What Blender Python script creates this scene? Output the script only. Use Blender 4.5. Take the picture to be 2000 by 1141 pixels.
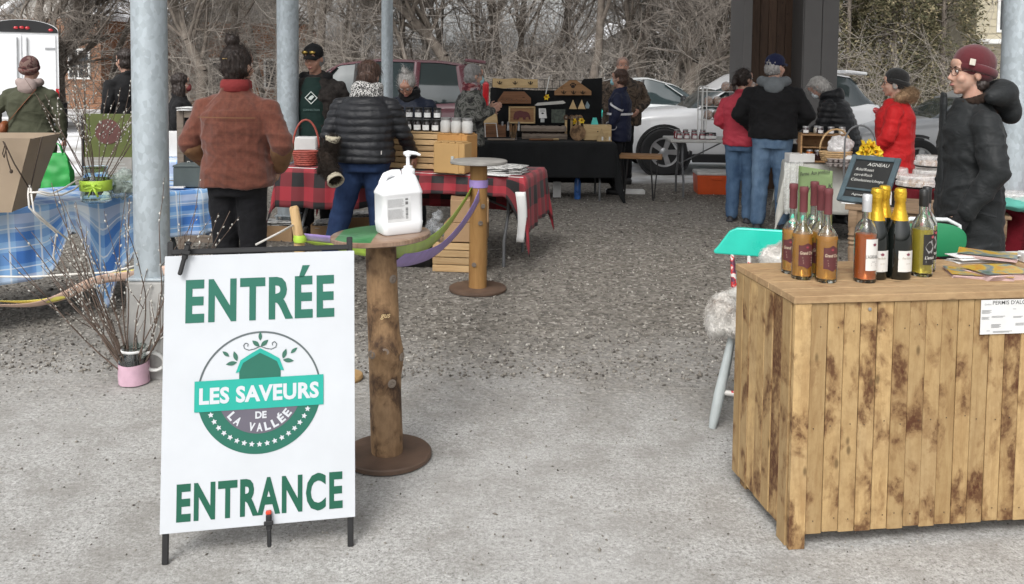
import bpy, bmesh, math, random
import numpy as np
from mathutils import Vector, Matrix, Euler, noise
R = math.radians
random.seed(7)
for o in list(bpy.data.objects): bpy.data.objects.remove(o, do_unlink=True)
SC = bpy.context.scene
COL = SC.collection
# ---------------------------------------------------------------- camera
F, CX, CY = 1700.0, 1000.0, 238.0          # focal length and principal point in photo pixels (2000 x 1141)
CAMH, PITCH, ROLL = 1.58, R(3.3), R(0.6)
cd = bpy.data.cameras.new('camera'); cam = bpy.data.objects.new('camera', cd); COL.objects.link(cam)
cd.sensor_width = 36; cd.lens = 36*F/2000; cd.shift_y = -(570.5-CY)/2000; cd.clip_start = .05; cd.clip_end = 2000
RM = Matrix.Rotation(R(90)-PITCH, 3, 'X') @ Matrix.Rotation(ROLL, 3, 'Z')
cam.matrix_world = Matrix.Translation((0, 0, CAMH)) @ RM.to_4x4()
SC.camera = cam
# ---------------------------------------------------------------- sky, sun, exposure (overcast)
SUN_EL, SUN_AZ = 48, 200
wd = bpy.data.worlds.new('World'); SC.world = wd; wd.use_nodes = True
nt = wd.node_tree; nt.nodes.clear()
sk = nt.nodes.new('ShaderNodeTexSky'); sk.sky_type = 'NISHITA'; sk.sun_disc = False
sk.sun_elevation = R(SUN_EL); sk.sun_rotation = R(SUN_AZ); sk.air_density = 1.0; sk.dust_density = 4.0; sk.ozone_density = 1.0
hs = nt.nodes.new('ShaderNodeHueSaturation'); hs.inputs['Saturation'].default_value = .14
bgd = nt.nodes.new('ShaderNodeBackground'); bgd.inputs['Strength'].default_value = .15
wo = nt.nodes.new('ShaderNodeOutputWorld')
nt.links.new(sk.outputs[0], hs.inputs['Color']); nt.links.new(hs.outputs[0], bgd.inputs[0]); nt.links.new(bgd.outputs[0], wo.inputs[0])
sl = bpy.data.lights.new('sun', 'SUN'); sl.energy = 1.2; sl.angle = R(25); sl.color = (1, .97, .93)
so = bpy.data.objects.new('sun', sl); COL.objects.link(so)
az = R(SUN_AZ)   # from behind and a little left of the camera
sd = Vector((math.sin(az)*math.cos(R(SUN_EL)), math.cos(az)*math.cos(R(SUN_EL)), math.sin(R(SUN_EL))))
so.rotation_euler = sd.to_track_quat('Z', 'Y').to_euler()
SC.render.engine = 'CYCLES'
SC.view_settings.view_transform = 'Standard'; SC.view_settings.look = 'None'
SC.view_settings.exposure = 0.46; SC.view_settings.gamma = 1
SC.cycles.max_bounces = 10; SC.cycles.transparent_max_bounces = 16

# ---------------------------------------------------------------- pixels to places
def ray(px, py): return RM @ Vector(((px-CX)/F, -(py-CY)/F, -1))
def G(px, py, z=0.0):                      # where the pixel's ray meets height z
    r = ray(px, py); t = (z-CAMH)/r.z
    return Vector((r.x*t, r.y*t, z))
def A(px, py, d):                          # the point of the pixel's ray at distance d along Y
    r = ray(px, py); t = d/r.y
    return Vector((r.x*t, d, CAMH+r.z*t))

# ---------------------------------------------------------------- mesh builder
class MB:
    def __init__(s): s.v = []; s.f = []; s.uv = {}
    def add(s, vs, fs, M=None):
        b = len(s.v)
        s.v += [tuple(M @ Vector(p)) for p in vs] if M is not None else [tuple(p) for p in vs]
        s.f += [tuple(i+b for i in f) for f in fs]
        return s
    def box(s, c, d, rot=None, b=0.0, M=None):
        x, y, z = d[0]/2, d[1]/2, d[2]/2
        T = Matrix.Translation(c)
        if rot is not None: T = T @ (rot if isinstance(rot, Matrix) else Euler(rot).to_matrix()).to_4x4()
        if M is not None: T = M @ T
        if b <= 0:
            vs = [(i*x, j*y, k*z) for k in (-1, 1) for j in (-1, 1) for i in (-1, 1)]
            return s.add(vs, [(0,2,3,1),(4,5,7,6),(0,1,5,4),(2,6,7,3),(0,4,6,2),(1,3,7,5)], T)
        b = min(b, x*.49, y*.49, z*.49)
        vs = []; ix = {}
        for i in (-1,1):
            for j in (-1,1):
                for k in (-1,1):
                    for a in range(3):
                        ix[i,j,k,a] = len(vs)
                        p = [i*(x-b), j*(y-b), k*(z-b)]; p[a] = (i*x, j*y, k*z)[a]; vs.append(p)
        fs = []
        for a in range(3):
            o1, o2 = (a+1)%3, (a+2)%3
            for sg in (-1,1):
                q = []
                for u, w in ((-1,-1),(1,-1),(1,1),(-1,1)):
                    t = [0,0,0]; t[a]=sg; t[o1]=u; t[o2]=w; q.append(ix[t[0],t[1],t[2],a])
                fs.append(tuple(q if sg>0 else q[::-1]))
            for u in (-1,1):
                for w in (-1,1):
                    q=[]
                    for e, ax in ((-1,o1),(1,o1),(1,o2),(-1,o2)):
                        t=[0,0,0]; t[a]=e; t[o1]=u; t[o2]=w; q.append(ix[t[0],t[1],t[2],ax])
                    fs.append(tuple(q if u*w<0 else q[::-1]))
        for i in (-1,1):
            for j in (-1,1):
                for k in (-1,1):
                    q=[ix[i,j,k,0],ix[i,j,k,1],ix[i,j,k,2]]
                    fs.append(tuple(q if i*j*k>0 else q[::-1]))
        return s.add(vs, fs, T)
    def loft(s, rings, cap=True, M=None):
        n = len(rings[0]); vs = [p for r in rings for p in r]; fs = []
        for k in range(len(rings)-1):
            for i in range(n):
                j = (i+1) % n
                fs.append((k*n+i, k*n+j, (k+1)*n+j, (k+1)*n+i))
        if cap:
            fs.append(tuple(range(n))[::-1]); fs.append(tuple((len(rings)-1)*n+i for i in range(n)))
        return s.add(vs, fs, M)
    def lathe(s, prof, n=16, c=(0,0,0), M=None, cap=True):
        T = Matrix.Translation(c)
        if M is not None: T = M @ T
        rings = [[(r*math.cos(2*math.pi*i/n), r*math.sin(2*math.pi*i/n), z) for i in range(n)] for r, z in prof]
        return s.loft(rings, cap, T)
    def tube(s, pts, r, n=8, cap=True, sq=1.0, M=None):
        P = [Vector(p) for p in pts]; rr = r if isinstance(r, (list, tuple)) else [r]*len(P)
        rings = []; up = None
        for i, p in enumerate(P):
            t = (P[min(i+1, len(P)-1)]-P[max(i-1, 0)])
            t = t.normalized() if t.length > 1e-9 else Vector((0,0,1))
            if up is None:
                up = Vector((0,0,1)) if abs(t.z) < .9 else Vector((0,1,0))
            a = t.cross(up)
            if a.length < 1e-6: a = t.cross(Vector((1,0,0)))
            a.normalize(); b = a.cross(t).normalized(); up = b
            rings.append([tuple(p + (a*math.cos(2*math.pi*k/n)*rr[i] + b*math.sin(2*math.pi*k/n)*rr[i]*sq)) for k in range(n)])
        return s.loft(rings, cap, M)
    def cap(s, p0, p1, r0, r1, n=10, m=4):   # round-ended taper
        p0, p1 = Vector(p0), Vector(p1); t = (p1-p0).normalized() if (p1-p0).length > 1e-6 else Vector((0,0,1))
        pts, rr = [], []
        for k in range(m+1):
            a = math.pi/2*k/m
            pts.append(p0 - t*r0*math.cos(a)*.999); rr.append(max(r0*math.sin(a), 1e-4))
        for k in range(m+1):
            a = math.pi/2*k/m
            pts.append(p1 + t*r1*math.sin(a)*.999); rr.append(max(r1*math.cos(a), 1e-4))
        return s.tube(pts, rr, n)
    def ell(s, c, r, n=14, m=9, rot=None, M=None):
        T = Matrix.Translation(c)
        if rot is not None: T = T @ (rot if isinstance(rot, Matrix) else Euler(rot).to_matrix()).to_4x4()
        if M is not None: T = M @ T
        rings = []
        for k in range(m+1):
            a = -math.pi/2 + math.pi*k/m; q = max(math.cos(a), 1e-3)
            rings.append([(r[0]*q*math.cos(2*math.pi*i/n), r[1]*q*math.sin(2*math.pi*i/n), r[2]*math.sin(a)) for i in range(n)])
        return s.loft(rings, True, T)
    def prism(s, poly, z0, z1, M=None):
        n = len(poly)
        vs = [(x, y, z0) for x, y in poly] + [(x, y, z1) for x, y in poly]
        fs = [tuple(range(n))[::-1], tuple(range(n, 2*n))] + [(i, (i+1) % n, n+(i+1) % n, n+i) for i in range(n)]
        return s.add(vs, fs, M)
    def flat(s, poly, z, M=None):
        return s.add([(x, y, z) for x, y in poly], [tuple(range(len(poly)))], M)
    def grid(s, fn, nu, nv, uvf=None):
        b = len(s.v)
        for j in range(nv+1):
            for i in range(nu+1):
                s.v.append(tuple(fn(i/nu, j/nv)))
                if uvf: s.uv[len(s.v)-1] = uvf(i/nu, j/nv)
        for j in range(nv):
            for i in range(nu):
                k = b+j*(nu+1)+i; s.f.append((k, k+1, k+nu+2, k+nu+1))
        return s
    def mesh(s, name, mat=None, smooth=None):
        me = bpy.data.meshes.new(name); me.from_pydata(s.v, [], s.f)
        if s.uv:
            ul = me.uv_layers.new(name='UVMap')
            for l in me.loops: ul.data[l.index].uv = s.uv.get(l.vertex_index, (0, 0))
        if mat: me.materials.append(mat)
        if smooth: smooth_mesh(me, smooth)
        return me
    def build(s, name, mat, parent=None, smooth=None):
        o = bpy.data.objects.new(name, s.mesh(name, mat, smooth)); COL.objects.link(o); o.parent = parent
        return o
def smooth_mesh(me, ang):
    me.polygons.foreach_set('use_smooth', [True]*len(me.polygons))
    if ang < 170: me.set_sharp_from_angle(angle=R(ang))
def tag(o, label, cat, group=None):
    o['label'] = label; o['category'] = cat
    if group: o['group'] = group
    return o
def kind(o, k): o['kind'] = k; return o
def thing(name, label, cat, loc=(0,0,0), rz=0, group=None, rot=None):
    o = bpy.data.objects.new(name, None); COL.objects.link(o); o.empty_display_size = .1
    o.location = loc; o.rotation_euler = rot if rot is not None else (0, 0, rz)
    return tag(o, label, cat, group)
def copy_tree(o, parent=None):
    c = o.copy(); COL.objects.link(c); c.parent = parent
    for ch in list(o.children): copy_tree(ch, c)
    return c
def obj(name, me, parent=None, loc=None):
    o = bpy.data.objects.new(name, me); COL.objects.link(o); o.parent = parent
    if loc is not None: o.location = loc
    return o
def evaluated(me, mods):
    o = bpy.data.objects.new('tmp', me); COL.objects.link(o)
    for t, kw in mods:
        m = o.modifiers.new(t, t)
        for k, v in kw.items(): setattr(m, k, v)
    dg = bpy.context.evaluated_depsgraph_get()
    out = bpy.data.meshes.new_from_object(o.evaluated_get(dg))
    bpy.data.objects.remove(o); bpy.data.meshes.remove(me)
    return out
def vox(mb, size, it=4, disp=None, name='form', mat=None):     # one continuous skin round overlapping forms
    me = evaluated(mb.mesh('tmp'), [('REMESH', dict(mode='VOXEL', voxel_size=size)), ('SMOOTH', dict(factor=.5, iterations=it))])
    me.name = name
    if disp:
        n = len(me.vertices); co = np.empty(n*3); no = np.empty(n*3)
        me.vertices.foreach_get('co', co); me.vertex_normals.foreach_get('vector', no)
        co = co.reshape(-1, 3); no = no.reshape(-1, 3)
        d = np.array([disp(Vector(co[i]), no[i]) for i in range(n)])
        co = co + no*d[:, None]; me.vertices.foreach_set('co', co.ravel())
    me.materials.clear()
    if mat: me.materials.append(mat)
    smooth_mesh(me, 180)
    return me
def voxobj(name, mb, size, mat, parent, it=4, disp=None):
    return obj(name, vox(mb, size, it, disp, name, mat), parent)
def segs(S, n=3):                            # many tapered prisms at once: rows p0 p1 r0 r1
    S = np.asarray(S, float); p0, p1, r0, r1 = S[:, 0:3], S[:, 3:6], S[:, 6], S[:, 7]
    t = p1-p0; t /= np.maximum(np.linalg.norm(t, axis=1), 1e-9)[:, None]
    u = np.where(np.abs(t[:, 2:3]) < .9, [[0, 0, 1.]], [[1., 0, 0]])
    a = np.cross(t, u); a /= np.linalg.norm(a, axis=1)[:, None]; b = np.cross(t, a)
    k = len(S); V = np.zeros((k, 2*n, 3))
    for i in range(n):
        q = a*math.cos(2*math.pi*i/n)+b*math.sin(2*math.pi*i/n)
        V[:, i] = p0+q*r0[:, None]; V[:, n+i] = p1+q*r1[:, None]
    q = np.array([(i, (i+1) % n, n+(i+1) % n, n+i) for i in range(n)])
    Fc = (np.arange(k)*2*n)[:, None, None]+q[None]
    return V.reshape(-1, 3), Fc.reshape(-1, 4)
def fast_mesh(name, V, Fc, mat=None, smooth=False):
    me = bpy.data.meshes.new(name); w = Fc.shape[1]
    me.vertices.add(len(V)); me.vertices.foreach_set('co', np.ascontiguousarray(V, dtype=np.float32).ravel())
    me.loops.add(len(Fc)*w); me.loops.foreach_set('vertex_index', np.ascontiguousarray(Fc, dtype=np.int32).ravel())
    me.polygons.add(len(Fc)); me.polygons.foreach_set('loop_start', np.arange(len(Fc), dtype=np.int32)*w)
    me.polygons.foreach_set('loop_total', np.full(len(Fc), w, dtype=np.int32))
    me.update(calc_edges=True)
    if smooth: me.polygons.foreach_set('use_smooth', [True]*len(Fc))
    if mat: me.materials.append(mat)
    return me
def text_mb(s, w=None, h=None, bold=0.0, align='CENTER', shear=0.0, space=1.0):
    """flat letters, scaled to width w and / or cap height h, origin at the middle of the baseline"""
    cu = bpy.data.curves.new('t', 'FONT'); cu.body = s; cu.size = 1; cu.offset = bold; cu.resolution_u = 3; cu.shear = shear; cu.space_character = space
    o = bpy.data.objects.new('t', cu); COL.objects.link(o)
    dg = bpy.context.evaluated_depsgraph_get(); me = bpy.data.meshes.new_from_object(o.evaluated_get(dg))
    bpy.data.objects.remove(o); bpy.data.curves.remove(cu)
    v = [tuple(x.co) for x in me.vertices]; f = [tuple(p.vertices) for p in me.polygons]; bpy.data.meshes.remove(me)
    x0 = min(p[0] for p in v); x1 = max(p[0] for p in v)
    sx = w/(x1-x0) if w else None; sy = h/.73 if h else None
    sx = sx or sy; sy = sy or sx
    off = (x0+x1)/2 if align == 'CENTER' else x0
    mb = MB(); mb.add([((p[0]-off)*sx, p[1]*sy, 0) for p in v], f)
    return mb

# ---------------------------------------------------------------- materials
def L(r, g=None, b=None):
    if g is None: g = b = r
    f = lambda c: ((c/255+.055)/1.055)**2.4 if c > 10 else c/255/12.92
    return (f(r), f(g), f(b), 1)
class NT:
    def __init__(s, name):
        s.m = bpy.data.materials.new(name); s.m.use_nodes = True; s.t = s.m.node_tree
        s.p = s.t.nodes['Principled BSDF']; s.out = s.t.nodes['Material Output']
    def n(s, typ, **kw):
        x = s.t.nodes.new('ShaderNode'+typ)
        for k, v in kw.items():
            if k.startswith('i_'):
                kk = k[2:]; kk = int(kk) if kk.isdigit() else kk.replace('_', ' ')
                s.set(x, kk, v)
            else: setattr(x, k, v)
        return x
    def set(s, x, k, v):
        if isinstance(v, bpy.types.NodeSocket): s.t.links.new(v, x.inputs[k])
        else: x.inputs[k].default_value = v
    def P(s, **kw):
        for k, v in kw.items(): s.set(s.p, k.replace('_', ' '), v)
    def coord(s, scale=(1,1,1), rand=0.0, kind='Object'):
        tc = s.n('TexCoord'); v = tc.outputs[kind]
        if rand:
            oi = s.n('ObjectInfo'); mu = s.n('Math', operation='MULTIPLY', i_0=oi.outputs['Random'], i_1=rand)
            v = s.n('VectorMath', operation='ADD', i_0=v, i_1=mu.outputs[0]).outputs[0]
        return s.n('Mapping', i_Vector=v, i_Scale=scale).outputs[0]
    def noise(s, vec, scale=5, detail=4, rough=.55, dist=0.0):
        return s.n('TexNoise', i_Vector=vec, i_Scale=scale, i_Detail=detail, i_Roughness=rough, i_Distortion=dist).outputs['Fac']
    def ramp(s, fac, stops, interp='LINEAR'):
        r = s.n('ValToRGB', i_Fac=fac); e = r.color_ramp.elements; r.color_ramp.interpolation = interp
        while len(e) < len(stops): e.new(.5)
        for k, (p, c) in enumerate(stops): e[k].position = p; e[k].color = c if len(c) == 4 else (*c, 1)
        return r.outputs[0]
    def mix(s, f, a, b, blend='MIX'):
        x = s.n('Mix', data_type='RGBA', blend_type=blend)
        for i, v in ((0, f), (6, a), (7, b)): s.set(x, i, v)
        return x.outputs[2]
    def math(s, op, a, b=0.0): return s.n('Math', operation=op, i_0=a, i_1=b).outputs[0]
    def bump(s, h, strength=.3, dist=.01):
        b = s.n('Bump', i_Height=h, i_Strength=strength, i_Distance=dist); s.P(Normal=b.outputs[0])
MATS = {}
def mat(name, col, rough=.6, metal=0.0, var=.15, vs=8.0, bump=0.0, bs=60.0, coat=0.0, trans=0.0, spec=.5, sheen=0.0, rand=0.0, bd=.004, alpha=1.0):
    if name in MATS: return MATS[name]
    t = NT(name); c = t.coord(rand=rand)
    n = t.noise(c, vs, 5)
    d = tuple(max(0, x*(1-var)) for x in col[:3])+(1,); l = tuple(min(1, x*(1+var)) for x in col[:3])+(1,)
    t.P(Base_Color=t.ramp(n, [(.3, d), (.7, l)]), Metallic=metal, Specular_IOR_Level=spec, Coat_Weight=coat, Transmission_Weight=trans, Sheen_Weight=sheen, Alpha=alpha)
    rn = t.n('MapRange', i_0=n, i_3=max(0, rough-.08), i_4=min(1, rough+.08)); t.P(Roughness=rn.outputs[0])
    if bump: t.bump(t.noise(c, bs, 4), bump, bd)
    MATS[name] = t.m; return t.m
def wood(name, pale, dark, stain=None, scale=1.0, axis=2, rough=.65, stain_at=.62, rvar=.5):
    """grain runs along the given axis; knots and stains have their own shapes"""
    if name in MATS: return MATS[name]
    t = NT(name); sc = [9*scale]*3; sc[axis] = .9*scale
    c = t.coord(sc, rand=17.3)
    g = t.noise(c, 3.0, 8, .65, 1.2); f = t.noise(c, 22, 3)
    col = t.ramp(g, [(.28, dark), (.52, pale), (.75, tuple(min(1, x*1.12) for x in pale[:3])+(1,))])
    col = t.mix(t.math('MULTIPLY', f, .35), col, dark)
    oi = t.n('ObjectInfo'); rr = t.n('MapRange', i_0=oi.outputs['Random'], i_3=1-rvar/2, i_4=1+rvar/2)
    col = t.mix(1.0, col, t.n('CombineColor', i_0=rr.outputs[0], i_1=rr.outputs[0], i_2=rr.outputs[0]).outputs[0], 'MULTIPLY')
    if stain:
        c2 = t.coord([6*scale if i != axis else 4.2*scale for i in range(3)], rand=31.7)
        sn = t.noise(c2, 1.6, 7, .62, .3)
        r2 = t.math('FRACT', t.math('MULTIPLY', oi.outputs['Random'], 7.31))
        rs = t.ramp(r2, [(0, (0,0,0,1)), (.55, (.12,)*3+(1,)), (.8, (.45,)*3+(1,)), (1, (1,1,1,1))])
        lvl = t.math('ADD', sn, t.math('MULTIPLY', rs, .16))
        m = t.ramp(lvl, [(stain_at-.012, (0,0,0,1)), (stain_at+.03, (.75,.75,.75,1)), (stain_at+.12, (1,1,1,1))])
        brk = t.ramp(t.noise(c2, 14, 5), [(.32, (.35,)*3+(1,)), (.55, (1,1,1,1))])
        wash = t.ramp(t.noise(c2, .7, 3), [(.4, (0,0,0,1)), (.7, (.55,.55,.55,1))])
        col = t.mix(wash, col, tuple(x*.7+.03 for x in pale[:3])+(1,))
        mot = t.ramp(t.noise(c2, 5, 6, .7), [(.42, (0,0,0,1)), (.7, (.6,.6,.6,1))]); col = t.mix(mot, col, tuple(x*.8 for x in dark[:3])+(1,))
        halo = t.ramp(lvl, [(stain_at-.075, (0,0,0,1)), (stain_at-.02, (.6,.6,.6,1))]); col = t.mix(halo, col, tuple(.55*x+.45*y for x, y in zip(dark[:3], stain[:3]))+(1,))
        col = t.mix(t.math('MULTIPLY', m, brk), col, stain)
    c3 = t.coord([5*scale if i != axis else 2.2*scale for i in range(3)], rand=23.1)
    vo = t.n('TexVoronoi', i_Vector=c3, i_Scale=2.2)
    kn = t.ramp(vo.outputs['Distance'], [(.05, (1,1,1,1)), (.11, (0,0,0,1))])
    col = t.mix(t.math('MULTIPLY', kn, .8), col, tuple(x*.35 for x in dark[:3])+(1,))
    t.P(Base_Color=col, Roughness=rough, Specular_IOR_Level=.3)
    t.bump(t.math('ADD', g, t.math('MULTIPLY', f, .5)), .25, .003)
    MATS[name] = t.m; return t.m
def glass(name, col, rough=.02):
    if name in MATS: return MATS[name]
    t = NT(name); t.P(Base_Color=col, Roughness=rough, Transmission_Weight=1.0, IOR=1.45); MATS[name] = t.m; return t.m
def film(name, col, a=.35, rough=.25):       # thin clear plastic with creases
    if name in MATS: return MATS[name]
    t = NT(name); c = t.coord()
    n = t.noise(c, 14, 5, .6, 1.5)
    t.P(Base_Color=col, Roughness=rough, Alpha=t.n('MapRange', i_0=n, i_1=.35, i_2=.7, i_3=a*.5, i_4=min(1, a*1.7)).outputs[0])
    t.bump(n, .6, .01); MATS[name] = t.m; return t.m
def galv(name, base=(.42,.46,.48,1)):
    if name in MATS: return MATS[name]
    t = NT(name); c = t.coord((1,1,.6))
    vo = t.n('TexVoronoi', i_Vector=c, i_Scale=46); n = t.noise(c, 6, 6, .7)
    lo = tuple(x*.80 for x in base[:3])+(1,); hi = tuple(min(1, x*1.2) for x in base[:3])+(1,)
    col = t.mix(.45, t.ramp(vo.outputs['Color'], [(.2, lo), (.8, hi)]), t.ramp(n, [(.3, lo), (.7, hi)]))
    sp = t.ramp(t.noise(c, 60, 2), [(.68, (0,0,0,1)), (.74, (1,1,1,1))])
    t.P(Base_Color=t.mix(t.math('MULTIPLY', sp, .3), col, (.7,.72,.73,1)), Roughness=.5, Metallic=.35); t.bump(n, .1, .004)
    MATS[name] = t.m; return t.m
def cloth(name, col, var=.12, rough=.85, bump=.25, bs=40, sheen=.03, vs=5, fold=.6):
    if name in MATS: return MATS[name]
    m = mat(name, col, rough, var=var, vs=vs, sheen=sheen, spec=.25)
    t = NT.__new__(NT); t.m = m; t.t = m.node_tree; t.p = t.t.nodes['Principled BSDF']
    c = t.coord((1, 1, 1.7), rand=7)
    cr = t.math('ABSOLUTE', t.math('SUBTRACT', t.noise(c, 7, 3, .5, 1.6), .5))
    h = t.math('ADD', t.math('MULTIPLY', cr, 1.6), t.math('ADD', t.math('MULTIPLY', t.noise(c, 22, 4, .6, .8), .35), t.math('MULTIPLY', t.noise(c, 220, 2), .06*bump/.25)))
    t.bump(h, fold*.5, .02)
    return m
def strands(o, n, length, r, dirv, mt, parent, seed=0, spread=.5, stand=.25, name='loose_strands', test=None):
    """fine fibres lying over a form: too many to count, one part"""
    me = o.data; rs_ = np.random.RandomState(seed); k = len(me.vertices); co = np.empty(k*3); no = np.empty(k*3)
    me.vertices.foreach_get('co', co); me.vertex_normals.foreach_get('vector', no); co = co.reshape(-1,3); no = no.reshape(-1,3)
    ix = rs_.randint(0, k, n)
    if test is not None: ix = ix[[bool(test(co[i])) for i in ix]]
    n = len(ix); P = co[ix]+rs_.normal(0, r, (n,3)); N = no[ix]; D = np.array(dirv, float)[None]+rs_.normal(0, spread, (n,3)); D = D-N*np.sum(D*N,axis=1)[:,None]; D /= np.maximum(np.linalg.norm(D,axis=1),1e-6)[:,None]
    l = length*rs_.uniform(.5,1.2,n)[:,None]; A1 = P+D*l*.5+N*l*stand*.6; A2 = A1+(D+np.array([0,0,-.25]))*l*.5+N*l*stand*.2
    S = np.concatenate([np.concatenate([P-N*r, A1, np.full((n,1),r), np.full((n,1),r*.8)],1), np.concatenate([A1, A2, np.full((n,1),r*.8), np.full((n,1),r*.25)],1)])
    V, Fc = segs(S, 3); q = obj(name, fast_mesh(name, V, Fc, mt, True), parent); q['kind'] = 'stuff'; return q
def gat(px, d): return A(px, 140, d).x
# ================================================================ the setting
def ground_mat():
    t = NT('gravel_ground'); c = t.coord()
    sx = t.n('SeparateXYZ', i_0=c)
    big = t.noise(c, .55, 4, .6); mid = t.noise(c, 3.6, 6, .7); fine = t.noise(c, 45, 5, .7)
    vo = t.n('TexVoronoi', i_Vector=c, i_Scale=38, i_Randomness=1.0); vf = t.n('TexVoronoi', i_Vector=c, i_Scale=120)
    # dark loose gravel lies between the drip line at Y about 4.6 m and the snow dusted lot behind
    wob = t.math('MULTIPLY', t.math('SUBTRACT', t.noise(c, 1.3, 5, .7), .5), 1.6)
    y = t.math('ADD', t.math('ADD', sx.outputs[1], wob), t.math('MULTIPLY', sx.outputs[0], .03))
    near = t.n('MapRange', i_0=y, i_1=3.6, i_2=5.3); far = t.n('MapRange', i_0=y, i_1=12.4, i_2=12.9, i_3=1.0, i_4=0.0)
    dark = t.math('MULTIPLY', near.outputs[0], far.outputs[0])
    vfn = t.noise(c, 170, 3, .7); sp = t.math('ADD', t.math('MULTIPLY', fine, .4), t.math('ADD', t.math('MULTIPLY', vfn, .25), t.math('MULTIPLY', t.noise(c, 85, 2, .6), .35)))
    pale = t.ramp(sp, [(.34, (.13,.125,.115,1)), (.44, (.30,.295,.28,1)), (.54, (.43,.425,.41,1)), (.66, (.60,.595,.58,1))])
    pale = t.mix(t.ramp(mid, [(.38, (.6,.6,.6,1)), (.58, (0,0,0,1))]), pale, (.23,.218,.198,1))
    pale = t.mix(t.ramp(big, [(.5, (0,0,0,1)), (.7, (.4,.4,.4,1))]), pale, (.52,.52,.51,1))
    peb = t.ramp(vo.outputs['Color'], [(.08, (.072,.064,.054,1)), (.4, (.19,.172,.147,1)), (.75, (.30,.276,.24,1)), (.96, (.53,.50,.45,1))])
    peb = t.mix(t.ramp(fine, [(.35, (.6,.6,.6,1)), (.65, (0,0,0,1))]), peb, (.105,.099,.09,1))
    peb = t.mix(t.ramp(big, [(.4, (0,0,0,1)), (.7, (.35,.35,.35,1))]), peb, (.26,.248,.228,1))
    snow = t.ramp(t.noise(c, .8, 5), [(.4, (.42,.41,.39,1)), (.55, (.72,.73,.74,1))])
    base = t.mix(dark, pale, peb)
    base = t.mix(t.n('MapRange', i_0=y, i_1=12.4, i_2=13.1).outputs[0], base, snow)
    t.P(Base_Color=base, Roughness=.92, Specular_IOR_Level=.2)
    h = t.math('ADD', t.math('MULTIPLY', vo.outputs['Distance'], t.math('ADD', t.math('MULTIPLY', dark, 1.2), .15)), t.math('MULTIPLY', fine, .5))
    h = t.math('ADD', h, t.math('MULTIPLY', mid, .8))
    t.bump(h, .8, .012)
    return t.m
mb = MB()
def gz(x, y): return 0.0 if y < 19 else min(1.0, (y-19)/30)*-.6
xs = [-400,-120,-60,-30,-15,-8,-4,0,4,8,15,30,60,120,400]; ys = [-30,-5,0,2,4,6,8,10,12,14,16,19,24,30,40,60,120,400]
mb.add([(x, y, 0) for y in ys for x in xs], [(j*len(xs)+i, j*len(xs)+i+1, (j+1)*len(xs)+i+1, (j+1)*len(xs)+i) for j in range(len(ys)-1) for i in range(len(xs)-1)])
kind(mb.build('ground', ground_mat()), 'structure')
# loose stones
rs = np.random.RandomState(3); N = 46000
yy = np.where(rs.rand(N) < .93, 4.55+rs.rand(N)**1.3*7.2-np.abs(rs.normal(0,.32,N)), 2.2+rs.rand(N)*2.4); xx = (rs.rand(N)-.5)*2*(.75*yy+.3)
rr = .0038+.0095*rs.rand(N)**2.6; rr = np.where(rs.rand(N) < .02, rr*1.9, rr); rr = np.where(yy < 4.4, rr*.5, rr)
oc = np.array([(1,0,0),(0,1,0),(-1,0,0),(0,-1,0),(0,0,.75),(0,0,-.5)], float)
V = oc[None]*(1+.7*(rs.rand(N,6,1)-.5)); an = rs.rand(N)*6.28; ca, sa = np.cos(an), np.sin(an)
V = np.stack([V[...,0]*ca[:,None]-V[...,1]*sa[:,None]*.7, V[...,0]*sa[:,None]+V[...,1]*ca[:,None]*.7, V[...,2]], -1)*rr[:,None,None]
V += np.stack([xx, yy, rr*.3], -1)[:,None]
tf = np.array([(0,1,4),(1,2,4),(2,3,4),(3,0,4),(1,0,5),(2,1,5),(3,2,5),(0,3,5)])
Fc = (np.arange(N)*6)[:,None,None]+tf[None]
t = NT('loose_stone'); geo = t.n('NewGeometry'); 
t.P(Base_Color=t.ramp(geo.outputs['Random Per Island'], [(0,(.055,.049,.043,1)),(.4,(.165,.149,.128,1)),(.85,(.31,.287,.25,1)),(1,(.56,.535,.49,1))]), Roughness=.9)
me = fast_mesh('loose_gravel', V.reshape(-1,3), Fc.reshape(-1,3), t.m)
o = obj('loose_gravel', me); kind(o, 'stuff'); tag(o, 'loose grey stones strewn over the market ground', 'gravel')

# far hillside with woods and snow
t = NT('hill_wood'); c = t.coord((1,1,2.2))
n1 = t.noise(c, .12, 6, .7); n2 = t.noise(c, 1.1, 6, .75)
col = t.ramp(n2, [(.3,(.09,.075,.064,1)),(.5,(.19,.165,.145,1)),(.75,(.40,.375,.35,1))])
col = t.mix(t.ramp(n1, [(.48,(0,0,0,1)),(.62,(.8,.8,.8,1))]), col, t.ramp(n2, [(.35,(.2,.18,.16,1)),(.6,(.6,.6,.62,1))]))
t.P(Base_Color=col, Roughness=1.0, Specular_IOR_Level=0); t.bump(n2, 1.0, .6)
mb = MB()
def hill(u, v):
    x = -130+260*u; d = v
    prof = 4.2+8.0*(abs(x+4)/60)**1.2 + 1.2*math.sin(x*.13)+.7*math.sin(x*.31+1)
    y = 62+100*d-10*math.cos(x*.02)
    z = -.3+prof*(d*1.0)**.7+.8*noise.noise((x*.12, y*.12, 0))
    return (x, y, z)
mb.grid(hill, 90, 24)
kind(mb.build('hillside', t.m, smooth=180), 'structure')

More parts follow.
